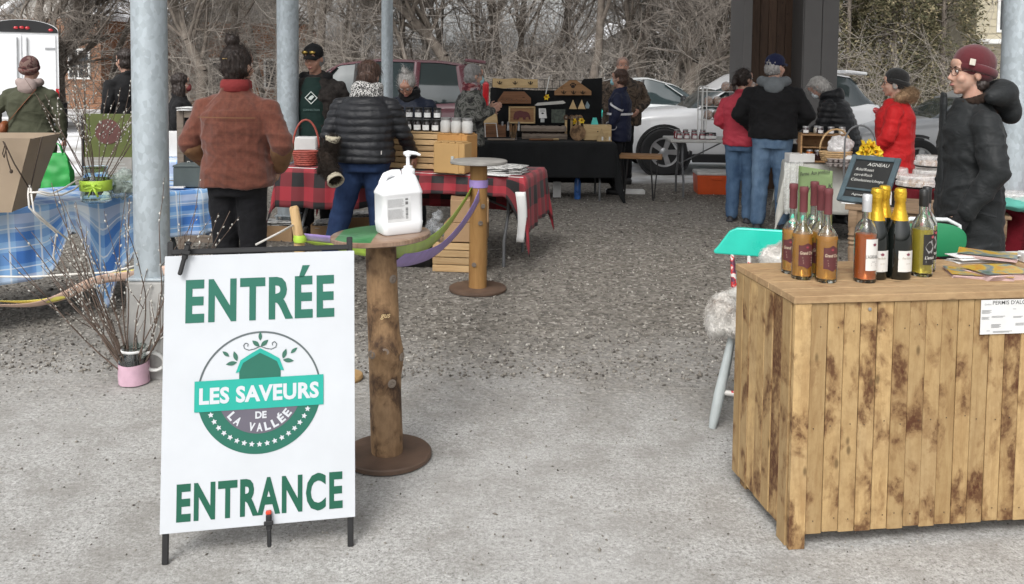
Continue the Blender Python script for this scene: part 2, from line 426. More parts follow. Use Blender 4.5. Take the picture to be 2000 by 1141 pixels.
# ---------------------------------------------------------------- steel poles, and an unseen roof added over them for shade
GALV = galv('galvanised_steel', (.40,.45,.48,1)); CONC = mat('concrete', (.36,.355,.34,1), .9, var=.2, vs=6, bump=.3, bs=70)
def pole(label, x, y, r, zb, foot):
    p = thing('steel_pole', label, 'pole', (x, y, 0))
    MB().lathe([(r, zb), (r, 5.05)], 40).build('shaft', GALV, p, 40)
    MB().lathe([(r*1.03, 2.95), (r*1.12, 2.97), (r*1.12, 3.03), (r*1.03, 3.05)], 40).build('collar', GALV, p, 40)
    if foot == 'pier':
        MB().box((0,0,zb/2-.01), (r*2.25, r*2.25, zb+.02), b=.012).build('concrete_pier', CONC, p)
        MB().box((0,0,zb+.008), (r*2.2, r*2.2, .014), b=.003).build('base_plate', GALV, p)
    else:
        MB().box((0,0,.03), (r*3, r*3, .1), b=.01).build('concrete_pier', CONC, p)
        MB().lathe([(r*.55, .08), (r*.55, zb+.01)], 16).build('stub', GALV, p, 40)
        MB().box((0,0,zb), (r*2.1, r*2.1, .012), b=.003).build('base_plate', GALV, p)
        for sx in (-1,1):
            for sy in (-1,1): MB().lathe([(.012,.07),(.012,zb-.006)], 8, (sx*r*.85, sy*r*.85, 0)).build('anchor_bolt', GALV, p)
    return p
P1 = (-1.848, 4.44); P2 = (-2.10, 8.15); P3 = (-1.755, 12.2); P4 = (3.44, 5.95)
pole('wide galvanised steel pole on a concrete pier behind the willow branches', *P1, .0875, .50, 'pier')
pole('galvanised steel pole between the rust jacket and the man in the cap', *P2, .1, .21, 'stub')
pole('slim galvanised steel pole rising beside the maroon minivan', *P3, .08, .3, 'pier')
pole('galvanised steel pole behind the woman in the long dark coat', *P4, .1, .3, 'pier')
SHADE_ROOF = thing('added_shade_roof', 'flat pale board roof carried by the galvanised poles', 'roof'); RB = mat('shade_roof_board', (.42,.40,.37,1), .8)
for k in range(12): MB().box((2.6, 4.66+.5*k, 5.12), (12.4, .49, .1), b=.01).build('shade_roof_board', RB, SHADE_ROOF)  # boards above the frame, added to shade the stalls, stopping before the cars
for k in range(4): MB().box((-2.0, 10.68+.56*k, 5.12), (1.2, .55, .1), b=.01).build('shade_roof_board', RB, SHADE_ROOF)
# dark clad column
DG = mat('grey_cladding', (.125,.121,.119,1), .55, var=.08, vs=3); BR = wood('brown_boards', (.09,.055,.037,1), (.05,.03,.02,1), axis=2, rvar=.3)
cx0 = A(1448, 230, 11.5).x; cx1 = A(1632, 230, 11.5).x; w = cx1-cx0
p = thing('clad_column', 'tall dark grey metal column with brown recess beside the bread table', 'column', (cx0, 11.5, 0))
fl = .115; gw = .45
MB().box((fl/2, .35, 2.52), (fl, .7, 5.04), b=.006).build('side_flange', DG, p)
nb = 6; bw = (w-gw-fl)/nb
for k in range(nb): MB().box((fl+bw*(k+.5), .46, 2.52), (bw-.006, .03, 5.04), b=.004).build('recess_board', BR, p)
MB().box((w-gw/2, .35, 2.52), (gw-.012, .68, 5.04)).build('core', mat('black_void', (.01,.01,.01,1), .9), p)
for k, (a, b) in enumerate(((0, .23), (.236, .45))): MB().box((w-gw+(a+b)/2, -.002, 2.52), (b-a, .02, 5.04), b=.004).build('face_panel', DG, p)
MB().box((w-gw-.008, .3, 2.52), (.016, .6, 5.04), b=.004).build('return_panel', DG, p)

# ---------------------------------------------------------------- trees
BARK = mat('grey_bark', (.16,.135,.112,1), .95, var=.35, vs=7, bump=.8, bs=18, bd=.02, rand=9)
TWIG = mat('twig_bark', (.26,.23,.20,1), .95, var=.3, vs=2, rand=9)
TWIG3 = mat('light_twig_bark', (.29,.26,.225,1), .95, var=.3, vs=2, rand=9)
TWIG2 = mat('pale_twig_bark', (.30,.27,.24,1), .95, var=.3, vs=2, rand=9)
def grow(rnd, base, dirv, length, rad, depth, out_l, out_t, bend=.22, up=.12, kids=5, minr=.0065, taper=.55):
    p = Vector(base); d = Vector(dirv).normalized(); nseg = max(3, int(5 if depth > 1 else 3)); pts = [(p.copy(), rad)]
    for i in range(nseg):
        d = (d + Vector((rnd.gauss(0,bend), rnd.gauss(0,bend), rnd.gauss(0,bend)*.7+up*.3))).normalized()
        q = p + d*length/nseg; r0 = rad*(1-(1-taper)*i/nseg); r1 = rad*(1-(1-taper)*(i+1)/nseg)
        (out_l if r0 > .022 else out_t).append((*p, *(q+d*.01), r0, r1)); p = q; pts.append((p.copy(), r1))
    if depth <= 0: return
    n = kids if depth > 1 else kids+1
    for k in range(n):
        t = rnd.uniform(.25, 1) if k else 1.0
        i = min(int(t*nseg), nseg-1); a, ra = pts[i]; b, _ = pts[i+1]; q = a.lerp(b, t*nseg-i if t < 1 else 1.0)
        dd = (pts[i+1][0]-a).normalized(); ax = dd.orthogonal().normalized(); ax.rotate(Matrix.Rotation(rnd.uniform(0, 6.283), 3, dd))
        nd = dd.copy(); nd.rotate(Matrix.Rotation(R(rnd.uniform(25, 62)), 3, ax)); nd.z += up
        grow(rnd, q, nd, length*rnd.uniform(.5, .74), max(minr, ra*rnd.uniform(.42, .62)), depth-1, out_l, out_t, bend, up, kids, minr)
def bare_tree(seed, H, rad, lean=(0,0), kids=6, depth=4, trunk=None, twig=None):
    rnd = random.Random(seed); Ls, Ts = [], []
    if trunk:      # a trunk path of its own
        for i in range(len(trunk)-1):
            a, b = Vector(trunk[i][:3]), Vector(trunk[i+1][:3]); Ls.append((*a, *(b+(b-a).normalized()*.02), trunk[i][3], trunk[i+1][3]))
            if i >= 1:
                for k in range(4):
                    q = a.lerp(b, rnd.random()); dv = (b-a).normalized()+Vector((rnd.gauss(0,.7), rnd.gauss(0,.5), rnd.uniform(0,.8)))
                    grow(rnd, q, dv, H*.3, trunk[i][3]*.42, depth-1, Ls, Ts, kids=kids)
        grow(rnd, b, b-a, H*.3, trunk[-1][3], depth-1, Ls, Ts, kids=kids)
    else:
        grow(rnd, (0,0,-.1), (lean[0], lean[1], 1), H*.62, rad, depth, Ls, Ts, bend=.13, up=.16, kids=kids)
    V, Fc = segs(Ls, 7); mt = fast_mesh('trunk', V, Fc, BARK, True)
    V, Fc = segs(Ts, 3); mc = fast_mesh('crown', V, Fc, twig or TWIG)
    return mt, mc
def place_tree(meshes, label, x, y, z=0, rz=0, s=1, group=None, name='bare_tree'):
    p = thing(name, label, 'tree', (x, y, z), rz, group); p.scale = (s, s, s)
    obj('trunk', meshes[0], p); obj('crown', meshes[1], p)
def path(pts, d):     # pixel path at one depth -> trunk points relative to its foot
    q = [A(x, y, d) for x, y, _ in pts]; b = Vector((q[0].x, d, 0))
    return b, [(v.x-b.x, 0.15*i*random.uniform(-1,1), v.z if i else -.1, r) for i, (v, (_, _, r)) in enumerate(zip(q, pts))]
b, tp = path([(120,330,.24),(118,240,.22),(108,150,.2),(122,108,.17),(146,60,.15),(160,5,.13),(175,-60,.1)], 24.5)
place_tree(bare_tree(1, 6, .2, trunk=tp), 'thick dark bare tree with a crooked trunk behind the cargo trailer', *b)
b, tp = path([(890,170,.17),(868,112,.15),(838,72,.13),(808,40,.12),(770,-5,.1),(740,-50,.08)], 23)
tp[0] = (tp[0][0], 0, -.1, .19)
place_tree(bare_tree(2, 6, .2, trunk=tp), 'bare tree whose limbs lean over the maroon minivan', *b)
b, tp = path([(1338,190,.15),(1345,160,.15),(1358,125,.13),(1395,112,.12),(1425,95,.1),(1450,40,.09)], 22)
place_tree(bare_tree(3, 5, .2, trunk=tp), 'bare tree with a sharply bent trunk behind the white hatchback', *b)
b, tp = path([(585,250,.2),(500,92,.12),(470,110,.11),(415,60,.1),(360,20,.08)], 24)
b, tp = path([(395,220,.16),(398,140,.14),(370,80,.12),(340,20,.1),(330,-40,.08)], 22)
place_tree(bare_tree(4, 6, .2, trunk=tp), 'bare forked tree behind the black haired woman', *b)
protos = [bare_tree(11, 9, .13), bare_tree(12, 8, .10, (.12,0)), bare_tree(13, 10, .15, (-.1,.05)), bare_tree(14, 7, .09, (-.2,0), twig=TWIG2), bare_tree(15, 8.5, .11, (.05,0), twig=TWIG2)]
rnd = random.Random(5)
spots = [(60,27),(210,25),(265,30),(320,27),(450,24),(520,28),(600,25),(660,29),(700,24),(780,27),(850,31),(930,25),(985,29),(1040,24),(1100,27),(1150,23),(1185,30),(1240,26),(1300,23),(1390,28),(1420,24),(1660,26),(1720,28),(1800,25),(1860,29),(1930,27),(300,32),(420,30),(560,33),(630,22),(740,31),(815,23),(890,28),(960,33),(1015,26),(1070,31),(1125,34),(1215,33),(1265,22),(1330,29),(1370,33),(1435,31),(1690,34),(1770,33)]
for i, (px, d) in enumerate(spots):
    q = A(px, 140, d+rnd.uniform(-1,1))
    place_tree(protos[i % 5], 'slender bare grey tree in the wood behind the parked vehicles', q.x, q.y, -.05, rnd.uniform(0, 6.28), rnd.uniform(.8, 1.15), 'bare trees behind the market')
# thicket: nobody could count these stems
def thicket(seed, N, d0, d1, px0, px1, hmax, mtl, name, label, lw=.006):
    rs = np.random.RandomState(seed); S = []
    for k in range(N):
        d = rs.uniform(d0, d1); px_ = rs.uniform(px0, px1)
        if (px_ < 330 and rs.rand() < .75) or (430 < px_ < 560 and rs.rand() < .6) or (px_ > 1880 and rs.rand() < .7): continue
        q = A(px_, 140, d); p = np.array([q.x, d, rs.uniform(-.1, .3)]); dv = np.array([rs.normal(0,.35), rs.normal(0,.25), 1.0])
        h = rs.uniform(.45, 1)*hmax; n = 5; r = lw*rs.uniform(1.4, 2.6); pts = [p]
        for i in range(n):
            dv = dv+np.array([rs.normal(0,.2), rs.normal(0,.2), rs.normal(0,.1)]); q2 = p+dv/np.linalg.norm(dv)*h/n
            S.append((*p, *q2, r*(1-.15*i), r*(1-.15*(i+1)))); p = q2; pts.append(p)
        for j in range(9):
            a = pts[rs.randint(1, n)] ; dv2 = np.array([rs.normal(0,1), rs.normal(0,1), rs.uniform(-.2,1.2)]); dv2 /= np.linalg.norm(dv2); l = rs.uniform(.3,1.1)
            b = a+dv2*l; S.append((*a, *b, r*.55, r*.35)); b2 = b+(dv2+rs.normal(0,.5,3))*l*.5; S.append((*b, *b2, r*.35, r*.2))
            b3 = a+dv2*l*.5; S.append((*b3, *(b3+(dv2+rs.normal(0,.8,3))*l*.5), r*.35, r*.2))
    V, Fc = segs(S, 3); o = obj(name, fast_mesh(name, V, Fc, mtl)); kind(o, 'stuff'); tag(o, label, 'thicket')
thicket(21, 430, 25, 31, 100, 1560, 3.6, TWIG, 'brushwood', 'tangled brown brushwood behind the parked vehicles', .0075)
thicket(24, 260, 22, 28, 130, 1560, 4.6, TWIG2, 'twig_screen', 'fine pale twigs rising among the bare trees', .0068)
thicket(23, 200, 19.5, 23, 140, 2150, 3.0, TWIG3, 'pale_brushwood', 'pale tangled twigs in front of the cedars and trees', .006)
thicket(22, 300, 31, 46, -200, 2200, 6.5, TWIG2, 'far_brushwood', 'pale far brushwood below the hillside', .01)
# cedars: dense sprays
def cedar(seed, H, W, gap):
    rs = np.random.RandomState(seed); S = []; n = int(17000*H/6)
    V = []; 
    t_ = rs.rand(n)**.8; ang = rs.rand(n)*6.283
    lump = 1+.35*np.sin(ang*3+t_*9+seed)+.25*np.sin(ang*5-t_*17)
    rad = W*(1-.75*t_)*np.sqrt(rs.rand(n)*.75+.25)*lump
    keep = (np.sin(t_*H*2.3+ang*2+seed)+np.sin(ang*4+t_*7)) > gap
    t_, ang, rad = t_[keep], ang[keep], rad[keep]; n = len(t_)
    P = np.stack([rad*np.cos(ang), rad*np.sin(ang), .2+t_*H], -1)
    D = np.stack([np.cos(ang), np.sin(ang), rs.uniform(-.9,.5,n)], -1)+rs.normal(0,.5,(n,3)); D /= np.linalg.norm(D,axis=1)[:,None]
    U = np.cross(D, rs.normal(0,1,(n,3))); U /= np.linalg.norm(U,axis=1)[:,None]
    l = rs.uniform(.06,.16,n)[:,None]; w_ = rs.uniform(.012,.03,n)[:,None]; N3 = np.cross(D,U)
    V = np.stack([P, P+D*l*.55+U*w_, P+D*l, P+D*l*.55-U*w_, P+D*l*.5+N3*w_*.35], 1)
    q = np.array([(0,1,4),(1,2,4),(2,3,4),(3,0,4)]); Fc = (np.arange(n)*5)[:,None,None]+q[None]
    return V.reshape(-1,3), Fc.reshape(-1,3)
t = NT('cedar_spray'); ge = t.n('NewGeometry')
t.P(Base_Color=t.ramp(ge.outputs['Random Per Island'], [(0,(.05,.054,.026,1)),(.4,(.105,.10,.05,1)),(.75,(.18,.155,.085,1)),(1,(.28,.23,.14,1))]), Roughness=.8)
CED = t.m
cprot = []
for k in range(4):
    V, Fc = cedar(40+k, 6+k*.6, 1.15+.1*k, -.05); S = []; rr_ = random.Random(k)
    for z in range(6): S.append((0,0,z*1.1-.1,0,0,z*1.1+1.02,.1-.012*z,.09-.012*z))
    for z in range(60):
        h = rr_.uniform(.3,5.8); a = rr_.uniform(0,6.28); l = 1.0*(1-.13*h); S.append((0,0,h,l*math.cos(a),l*math.sin(a),h+rr_.uniform(-.1,.3),.02,.006))
    V2, F2 = segs(S, 6)
    cprot.append((fast_mesh('trunk', V2, F2, BARK, True), fast_mesh('crown', V, Fc, CED)))
for i, (px, d, s, lab) in enumerate([(1275,29,1.0,'narrow dark cedar rising behind the white hatchback'),(1395,27,.62,'low olive cedar left of the dark clad column'),(1355,31,.7,None),(1655,23,.95,None),(1700,24,.85,None),(1745,23,1.0,None),(1795,24.5,.9,None),(1840,23,.98,None),(1625,25,.9,None)]):
    q = A(px, 140, d); place_tree(cprot[i % 4], lab or ('olive cedar in the hedge behind the silver car' if px > 1600 else 'small cedar deep among the bare trees'), q.x, q.y, -.05, i*1.9, s, None if lab or px < 1600 else 'cedar hedge behind the silver car', 'cedar_tree')

# ---------------------------------------------------------------- houses behind the trees
GLS = mat('dark_pane', (.03,.035,.04,1), .08, var=.05, spec=.8); WHT = mat('white_trim', (.72,.72,.70,1), .6); SNOW = mat('snow', (.80,.81,.83,1), .9, var=.06, bump=.3, bs=6, bd=.05)
def house(label, x, y, w, dp, h, rz, wall, rise, wins, siding=True, base=None, roof=SNOW):
    p = thing('house', label, 'house', (x, y, 0), rz)
    if siding:
        n = int(h/.2)
        for k in range(n):
            mb = MB(); mb.box((0, -dp/2-.012, k*.2+.1), (w+.02, .03, .193), rot=(R(-4),0,0)); mb.build('siding_board', wall, p)
        MB().box((0,0,h/2), (w,dp-.02,h)).build('wall', wall, p)
    else: MB().box((0,0,h/2), (w,dp,h)).build('wall', wall, p)
    mb = MB(); e = .35
    mb.prism([(-w/2-e, h-.08), (0, h+rise-.02), (w/2+e, h-.08), (w/2+e, h+.1), (0, h+rise+.2), (-w/2-e, h+.1)], -dp/2-e, dp/2+e, Matrix(((1,0,0,0),(0,0,1,0),(0,1,0,0),(0,0,0,1))))
    mb.build('roof', roof, p)
    mb = MB(); mb.prism([(-w/2, h-.01), (w/2, h-.01), (0, h+rise-.03)], -dp/2+.01, dp/2-.01, Matrix(((1,0,0,0),(0,0,1,0),(0,1,0,0),(0,0,0,1)))); mb.build('gable', base or wall, p)
    for wx, wz, ww, wh in wins:
        fr = MB().box((wx, -dp/2-.04, wz), (ww+.16, .06, wh+.16), b=.01).build('window', WHT, p)
        MB().box((wx, -dp/2-.075, wz), (ww, .012, wh)).build('pane', GLS, fr)
        MB().box((wx, -dp/2-.09, wz), (.05, .02, wh)).build('muntin', WHT, fr)
    return p
BRK = NT('orange_brick'); c = BRK.coord(); 
bt = BRK.n('TexBrick', i_Vector=BRK.n('Mapping', i_Vector=c, i_Rotation=(R(90),0,0)).outputs[0], i_Scale=4.0, i_Color1=(.30,.13,.06,1), i_Color2=(.22,.095,.045,1), i_Mortar=(.3,.25,.2,1)); BRK.P(Base_Color=bt.outputs[0], Roughness=.9); BRK = BRK.m
CRM = mat('cream_siding', (.50,.45,.33,1), .7, var=.08); GRY = mat('grey_siding', (.42,.40,.37,1), .7, var=.08)
q = A(205, 140, 36); house('orange brick house with a snowy roof behind the cargo trailer', q.x, q.y, 4.2, 6, 3.4, R(-12), BRK, 1.4, [(-.7,1.2,.5,1.5),(1.2,1.7,.8,1.0)], False, GRY)
q = A(80, 140, 44); house('cream sided house with a white roof beyond the crooked tree', q.x+1, q.y, 4.5, 6, 2.6, R(-8), CRM, 1.8, [(.5,1.5,.8,1.1)], True)
q = A(505, 140, 36); house('orange brick house seen through branches behind the rust jacket', q.x, q.y, 4.4, 6, 3.3, R(10), BRK, 1.5, [(-1,1.4,.8,1),(1,1.4,.8,1)], False, GRY)
q = A(1215, 140, 46); house('pale grey house glimpsed through branches behind the camouflage man', q.x, q.y, 4.5, 6, 2.6, R(5), GRY, 1.6, [(-1.1,1.3,.8,1),(1,1.3,.8,1)], True)
q = A(1945, 140, 27); house('cream yellow sided house behind the burgundy beanie', q.x+.6, q.y, 4.4, 5, 4.6, R(-6), CRM, 2.0, [(-1.2,3.5,.8,1.2),(-1.0,1.3,.9,1.2)], True)
MB().box((0,-.2,0),(4.8,.8,.12)).build('porch_roof', WHT, bpy.data.objects['house.004']).location = (0,-2.7,2.55)
# ================================================================ vehicles
TYRE = mat('tyre_rubber', (.018,.018,.019,1), .85, bump=.3, bs=40); RIM = mat('alloy', (.45,.46,.47,1), .35, metal=.7); CGL = mat('car_glass', (.035,.05,.052,1), .04, var=.1, vs=1.2, spec=.9, coat=.4); PLS = mat('black_trim', (.014,.014,.015,1), .55); RLT = mat('red_lamp', (.42,.012,.018,1), .12, coat=.6); CLT = mat('clear_lamp', (.6,.62,.63,1), .1, coat=.6)
def paint(name, col): return mat(name, col, .28, var=.05, vs=1.5, coat=.6)
def wheel(p, x, y, r, sgn, spokes=5, w=.21):
    M = Matrix.Translation((x, y, r)) @ Matrix.Rotation(R(90)*sgn, 4, 'X')      # +z of the lathe points outward
    o = MB().lathe([(r*.62,-w/2),(r*.93,-w/2),(r,-w*.36),(r,w*.36),(r*.95,w*.48),(r*.7,w*.5),(r*.62,w*.44),(r*.62,-w/2)], 36, M=M, cap=False).build('wheel', TYRE, p, 35)
    MB().lathe([(r*.6,-w*.3),(r*.62,w*.1),(r*.64,w*.47),(r*.6,w*.46),(r*.57,w*.2),(.02,w*.08)], 32, M=M, cap=False).build('barrel', mat('rim_shade', (.05,.05,.052,1), .5, metal=.5), o, 40)
    mb = MB()
    for k in range(spokes):
        a = 2*math.pi*k/spokes; T = M @ Matrix.Rotation(a, 4, 'Z')
        mb.add([(r*.12,-r*.09,w*.40),(r*.58,-r*.12,w*.42),(r*.58,r*.12,w*.42),(r*.12,r*.09,w*.40),(r*.12,-r*.09,w*.25),(r*.58,-r*.12,w*.3),(r*.58,r*.12,w*.3),(r*.12,r*.09,w*.25)], [(0,1,2,3),(4,7,6,5),(0,4,5,1),(2,6,7,3)], T)
    mb.lathe([(r*.2,w*.2),(r*.2,w*.40),(r*.14,w*.44),(.004,w*.45)], 20, M=M)
    mb.lathe([(r*.56,w*.3),(r*.56,w*.46),(r*.635,w*.475),(r*.635,w*.3)], 32, M=M, cap=False)
    mb.build('rim', RIM, o, 30)
def interp(tab, x):
    if x <= tab[0][0]: return tab[0][1:]
    for a, b in zip(tab, tab[1:]):
        if x <= b[0]:
            t = (x-a[0])/(b[0]-a[0]); t = t*t*(3-2*t)*.4+t*.6
            return tuple(p+(q-p)*t for p, q in zip(a[1:], b[1:]))
    return tab[-1][1:]
def car(name, label, cat, loc, rz, Ln, Wd, body, low, green, pillars, wheels, wr, tail=None, head=None, belt=True, spoiler=False, rack=False, handle=None, group=None):
    """low: (x, zbottom, zbelt, halfwidth) rows from nose to tail; green: (x, zbelt, zroof, hw_belt, hw_roof)"""
    p = thing(name, label, cat, loc, rz)
    N = 46; rings = []
    for i in range(N+1):
        x = low[0][0]+(low[-1][0]-low[0][0])*i/N; zb, zt, hw = interp(low, x); h = zt-zb
        half = [(hw*.80,zb),(hw*.95,zb+.06*h),(hw*.995,zb+.22*h),(hw,zb+.45*h),(hw*.995,zb+.62*h),(hw*.97,zb+.82*h),(hw*.93,zb+.93*h),(hw*.84,zt-.005),(hw*.4,zt+.012)]
        rings.append([(x, -a, b) for a, b in half]+[(x, a, b) for a, b in half[::-1]])
    MB().loft(rings).build('body', body, p, 50)
    gx0, gx1 = green[0][0], green[-1][0]; rings = []; rr = []
    for i in range(N+1):
        x = gx0+(gx1-gx0)*i/N; zb, zr, hb, hr = interp(green, x); zb -= .03
        half = [(hb,zb),(hb*.985+hr*.015,zb+(zr-zb)*.2),(hr*.75+hb*.25,zb+(zr-zb)*.72),(hr,zr-.05*(zr-zb)-.01),(hr*.9,zr-.012),(hr*.45,zr)]
        rings.append([(x,-a,b) for a,b in half]+[(x,a,b) for a,b in half[::-1]])
        if zr-zb > .30: rr.append([(x,-a*1.012,b) for a,b in half[3:]]+[(x,a*1.012,b) for a,b in half[3:][::-1]]); rr[-1] = [(a,b,c+.012) for a,b,c in rr[-1]]
    MB().loft(rings).build('windows', CGL, p, 45)
    ro = MB().loft(rr).build('roof', body, p, 45)
    for x0, x1, w in pillars:       # from the belt at x0 to the roof at x1
        for s in (-1,1):
            b0 = interp(green, x0); b1 = interp(green, x1); mb = MB()
            P0 = Vector((x0, s*(b0[2]+.004), b0[0]-.03)); P1 = Vector((x1, s*(b1[3]+.006), b1[1]-.03)); mid = P0.lerp(P1,.6)+Vector((0,s*.02,0))
            mb.tube([P0, mid, P1], w, 8, sq=.25); mb.build('pillar', body if w > .03 else PLS, p, 60)
    for wx in wheels:
        for s in (-1,1):
            zz = interp(low, wx)[2]
            mb = MB(); M = Matrix.Translation((wx, s*(zz-.10), wr)) @ Matrix.Rotation(R(90)*-s, 4, 'X')
            mb.lathe([(wr*1.2,-.02),(wr*1.2,.104),(wr*1.08,.108),(wr*1.05,.02)], 36, M=M, cap=False); mb.lathe([(wr*1.06,.0),(wr*1.06,.1025)], 36, M=M); mb.build('wheel_arch', PLS, p, 40)
            wheel(p, wx, s*(zz-.055), wr, -s)
    x0, x1 = wheels[0]+wr*1.2, wheels[1]-wr*1.2
    for s in (-1,1):
        hw = interp(low, 0)[2]; zb = interp(low, 0)[0]
        MB().box(((x0+x1)/2, s*(hw*.98), zb+.05), (x1-x0, .05, .13), b=.02).build('sill', PLS, p)
        ph = [handle] if handle else [.25]
        mb = MB()
        for hx in (pillars[0][0]+.75,): 
            zb_, zt_, hw_ = interp(low, hx); mb.box((hx+.15, s*(hw_*.975), zt_-.16), (.17,.04,.028), b=.01)
        mb.build('door_handle', body, p)
        for hx in (pillars[0][0]+.12, pillars[0][0]+1.05):
            zb_, zt_, hw_ = interp(low, hx); h = zt_-zb_
            MB().box((hx, s*hw_*.985, zb_+.48*h), (.006, .035, .78*h)).build('door_gap', PLS, p)
        b0 = interp(green, pillars[0][0]+.15)
        mb = MB(); mb.ell((pillars[0][0]+.12, s*(b0[2]+.11), b0[0]+.09), (.06,.10,.075), 12, 8); mb.build('mirror', PLS, p, 60)
        if tail: tail(p, s)
        if head: head(p, s)
    if spoiler:
        b0 = interp(green, gx1-.35); MB().box((spoiler[0], 0, spoiler[1]), (.34, b0[3]*1.85, .05), rot=(0,R(6),0), b=.02).build('spoiler', body, p)
    if rack:
        for s in (-1,1): MB().tube([(pillars[0][1]+.3, s*.55, rack), (pillars[0][1]+1.0, s*.57, rack+.03), (gx1-.7, s*.55, rack-.01)], .018, 8).build('roof_rail', PLS, p)
    return p
WP = paint('white_car_paint', (.82,.83,.84,1))
x0 = gat(1196, 13.6)
sx = x0+2.15
low = [(-2.15,.42,.62,.55),(-2.08,.28,.80,.72),(-1.85,.24,.93,.83),(-1.45,.22,.99,.88),(-.85,.22,1.04,.90),(.3,.22,1.06,.905),(1.3,.24,1.10,.895),(1.85,.3,1.14,.86),(2.05,.35,1.12,.78),(2.12,.45,.98,.7)]
gr = [(-.95,1.02,1.04,.74,.6),(-.5,1.04,1.34,.79,.62),(-.05,1.06,1.58,.81,.63),(.45,1.07,1.66,.81,.63),(1.1,1.09,1.65,.80,.62),(1.6,1.12,1.56,.77,.60),(1.98,1.12,1.20,.7,.5)]
def suv_tail(p, s): 
    MB().ell((1.97, s*.66, 1.0), (.17,.17,.085), 14, 10, rot=(0,R(18),R(-s*20))).build('tail_lamp', RLT, p, 180)
def suv_head(p, s): MB().ell((-2.0, s*.62, .76), (.16,.14,.07), 14, 10).build('headlamp', CLT, p, 180)
car('parked_suv', 'white compact sport utility car parked behind the bread table', 'car', (sx, 14.3, 0), R(-1), 4.3, 1.8, WP, low, gr, [(-.85,.0,.05),(.45,.4,.02),(1.35,1.2,.06)], (-1.33, 1.25), .36, suv_tail, suv_head, spoiler=(1.72,1.62))
# small white hatchback behind
low2 = [(-1.95,.4,.58,.5),(-1.85,.25,.72,.68),(-1.4,.22,.84,.78),(-.8,.2,.90,.82),(.6,.2,.93,.82),(1.5,.25,.95,.79),(1.85,.35,.9,.7),(1.93,.45,.8,.6)]
gr2 = [(-1.0,.88,.9,.7,.55),(-.3,.91,1.30,.72,.55),(.2,.93,1.42,.72,.55),(.9,.94,1.38,.70,.54),(1.5,.94,1.08,.66,.5)]
q = A(1268, 190, 18.2)
car('parked_hatchback', 'small white hatchback behind the camouflage man and the white sport utility car', 'car', (q.x+.1, 18.2, 0), R(178), 3.9, 1.64, paint('white_teal_paint', (.55,.57,.57,1)), [(x,a,b+.06,c) for x,a,b,c in low2], [(x,a+.06,b+.06,c,d) for x,a,b,c,d in gr2], [(-.8,-.15,.045),(.35,.3,.03),(1.2,1.0,.06)], (-1.2,1.2), .3)
MB().box((.4,-.83,.78),(1.5,.012,.2)).build('side_stripe', mat('teal_film', (.03,.42,.36,1), .3), bpy.data.objects['parked_hatchback'])
MB().box((.4,.83,.78),(1.5,.012,.2)).build('side_stripe', MATS['teal_film'], bpy.data.objects['parked_hatchback'])
# maroon minivan
MAR = paint('maroon_paint', (.115,.034,.046,1))
low3 = [(-2.5,.4,.62,.6),(-2.4,.26,.8,.78),(-1.9,.22,.95,.88),(-1.3,.2,1.05,.93),(.5,.2,1.08,.945),(1.9,.24,1.10,.93),(2.35,.32,1.1,.86),(2.45,.45,1.0,.78)]
gr3 = [(-1.75,1.0,1.02,.8,.6),(-1.1,1.05,1.45,.84,.66),(-.5,1.07,1.69,.85,.70),(.2,1.08,1.755,.85,.71),(1.4,1.09,1.74,.84,.70),(2.0,1.10,1.68,.80,.68),(2.32,1.10,1.30,.74,.6)]
def van_tail(p, s): MB().box((1.89, s*.80, 1.15), (.1,.12,.5), b=.03).build('tail_lamp', RLT, p)
q = A(800, 140, 13.2)
car('minivan', 'maroon minivan parked behind the honey stall with a pale roof sheen', 'van', (-2.34, 14.6, 0), R(2), 4.0, 1.9, MAR, [(x*.8,*r) for x, *r in low3], [(x*.8,*r) for x, *r in gr3], [(-1.2,-.48,.05),(-.2,-.16,.03),(.76,.8,.05),(1.56,1.48,.07)], (-1.2,1.24), .34, van_tail, spoiler=(1.72,1.74))
# silver car
SIL = paint('silver_grey_paint', (.36,.37,.38,1)); q = A(1830, 140, 13.0)
low4 = [(-2.2,.42,.62,.55),(-2.1,.26,.78,.74),(-1.6,.22,.9,.83),(-.95,.2,.97,.87),(.5,.2,1.0,.88),(1.6,.24,1.03,.86),(2.05,.3,1.02,.78),(2.18,.42,.85,.68)]
gr4 = [(-1.1,.95,.97,.76,.6),(-.55,.98,1.26,.78,.62),(0,1.0,1.47,.79,.63),(.6,1.01,1.49,.79,.63),(1.3,1.02,1.36,.76,.6),(1.95,1.02,1.08,.7,.5)]
car('parked_saloon', 'silver grey car parked behind the red parka', 'car', (q.x+1.0, 13.4, 0), R(-4), 4.4, 1.78, SIL, low4, gr4, [(-1.0,-.1,.05),(.35,.3,.025),(1.4,1.1,.06)], (-1.35,1.35), .33)
# cargo trailer seen from behind
TW = paint('trailer_white', (.8,.81,.82,1)); q = A(50, 140, 20.3); w = 1.5; h = A(50, 38, 20.3).z-.06
p = thing('cargo_trailer', 'white enclosed cargo trailer with red marker lamps and rear doors', 'trailer', (A(100,140,20.3).x-w/2*math.cos(R(27.5)), 20.3, 0), R(27.5))
n = 24; arch = [(-w/2,.5)]+[(-w/2, h-.2)]+[(-w/2*math.cos(a), h-.2+.26*math.sin(a)) for a in [i*math.pi/n for i in range(1, n)]]+[(w/2,h-.2),(w/2,.5)]
XZ = Matrix(((1,0,0,0),(0,0,1,0),(0,1,0,0),(0,0,0,1)))
MB().prism(arch, 0, 3.6, XZ).build('box_body', TW, p)
MB().prism([(-w/2+.01, h-.24)]+[(-w/2*.99*math.cos(a), h-.22+.27*math.sin(a)) for a in [i*math.pi/n for i in range(0, n+1)]]+[(w/2-.01, h-.24)], -.03, -.005, XZ).build('header', PLS, p)
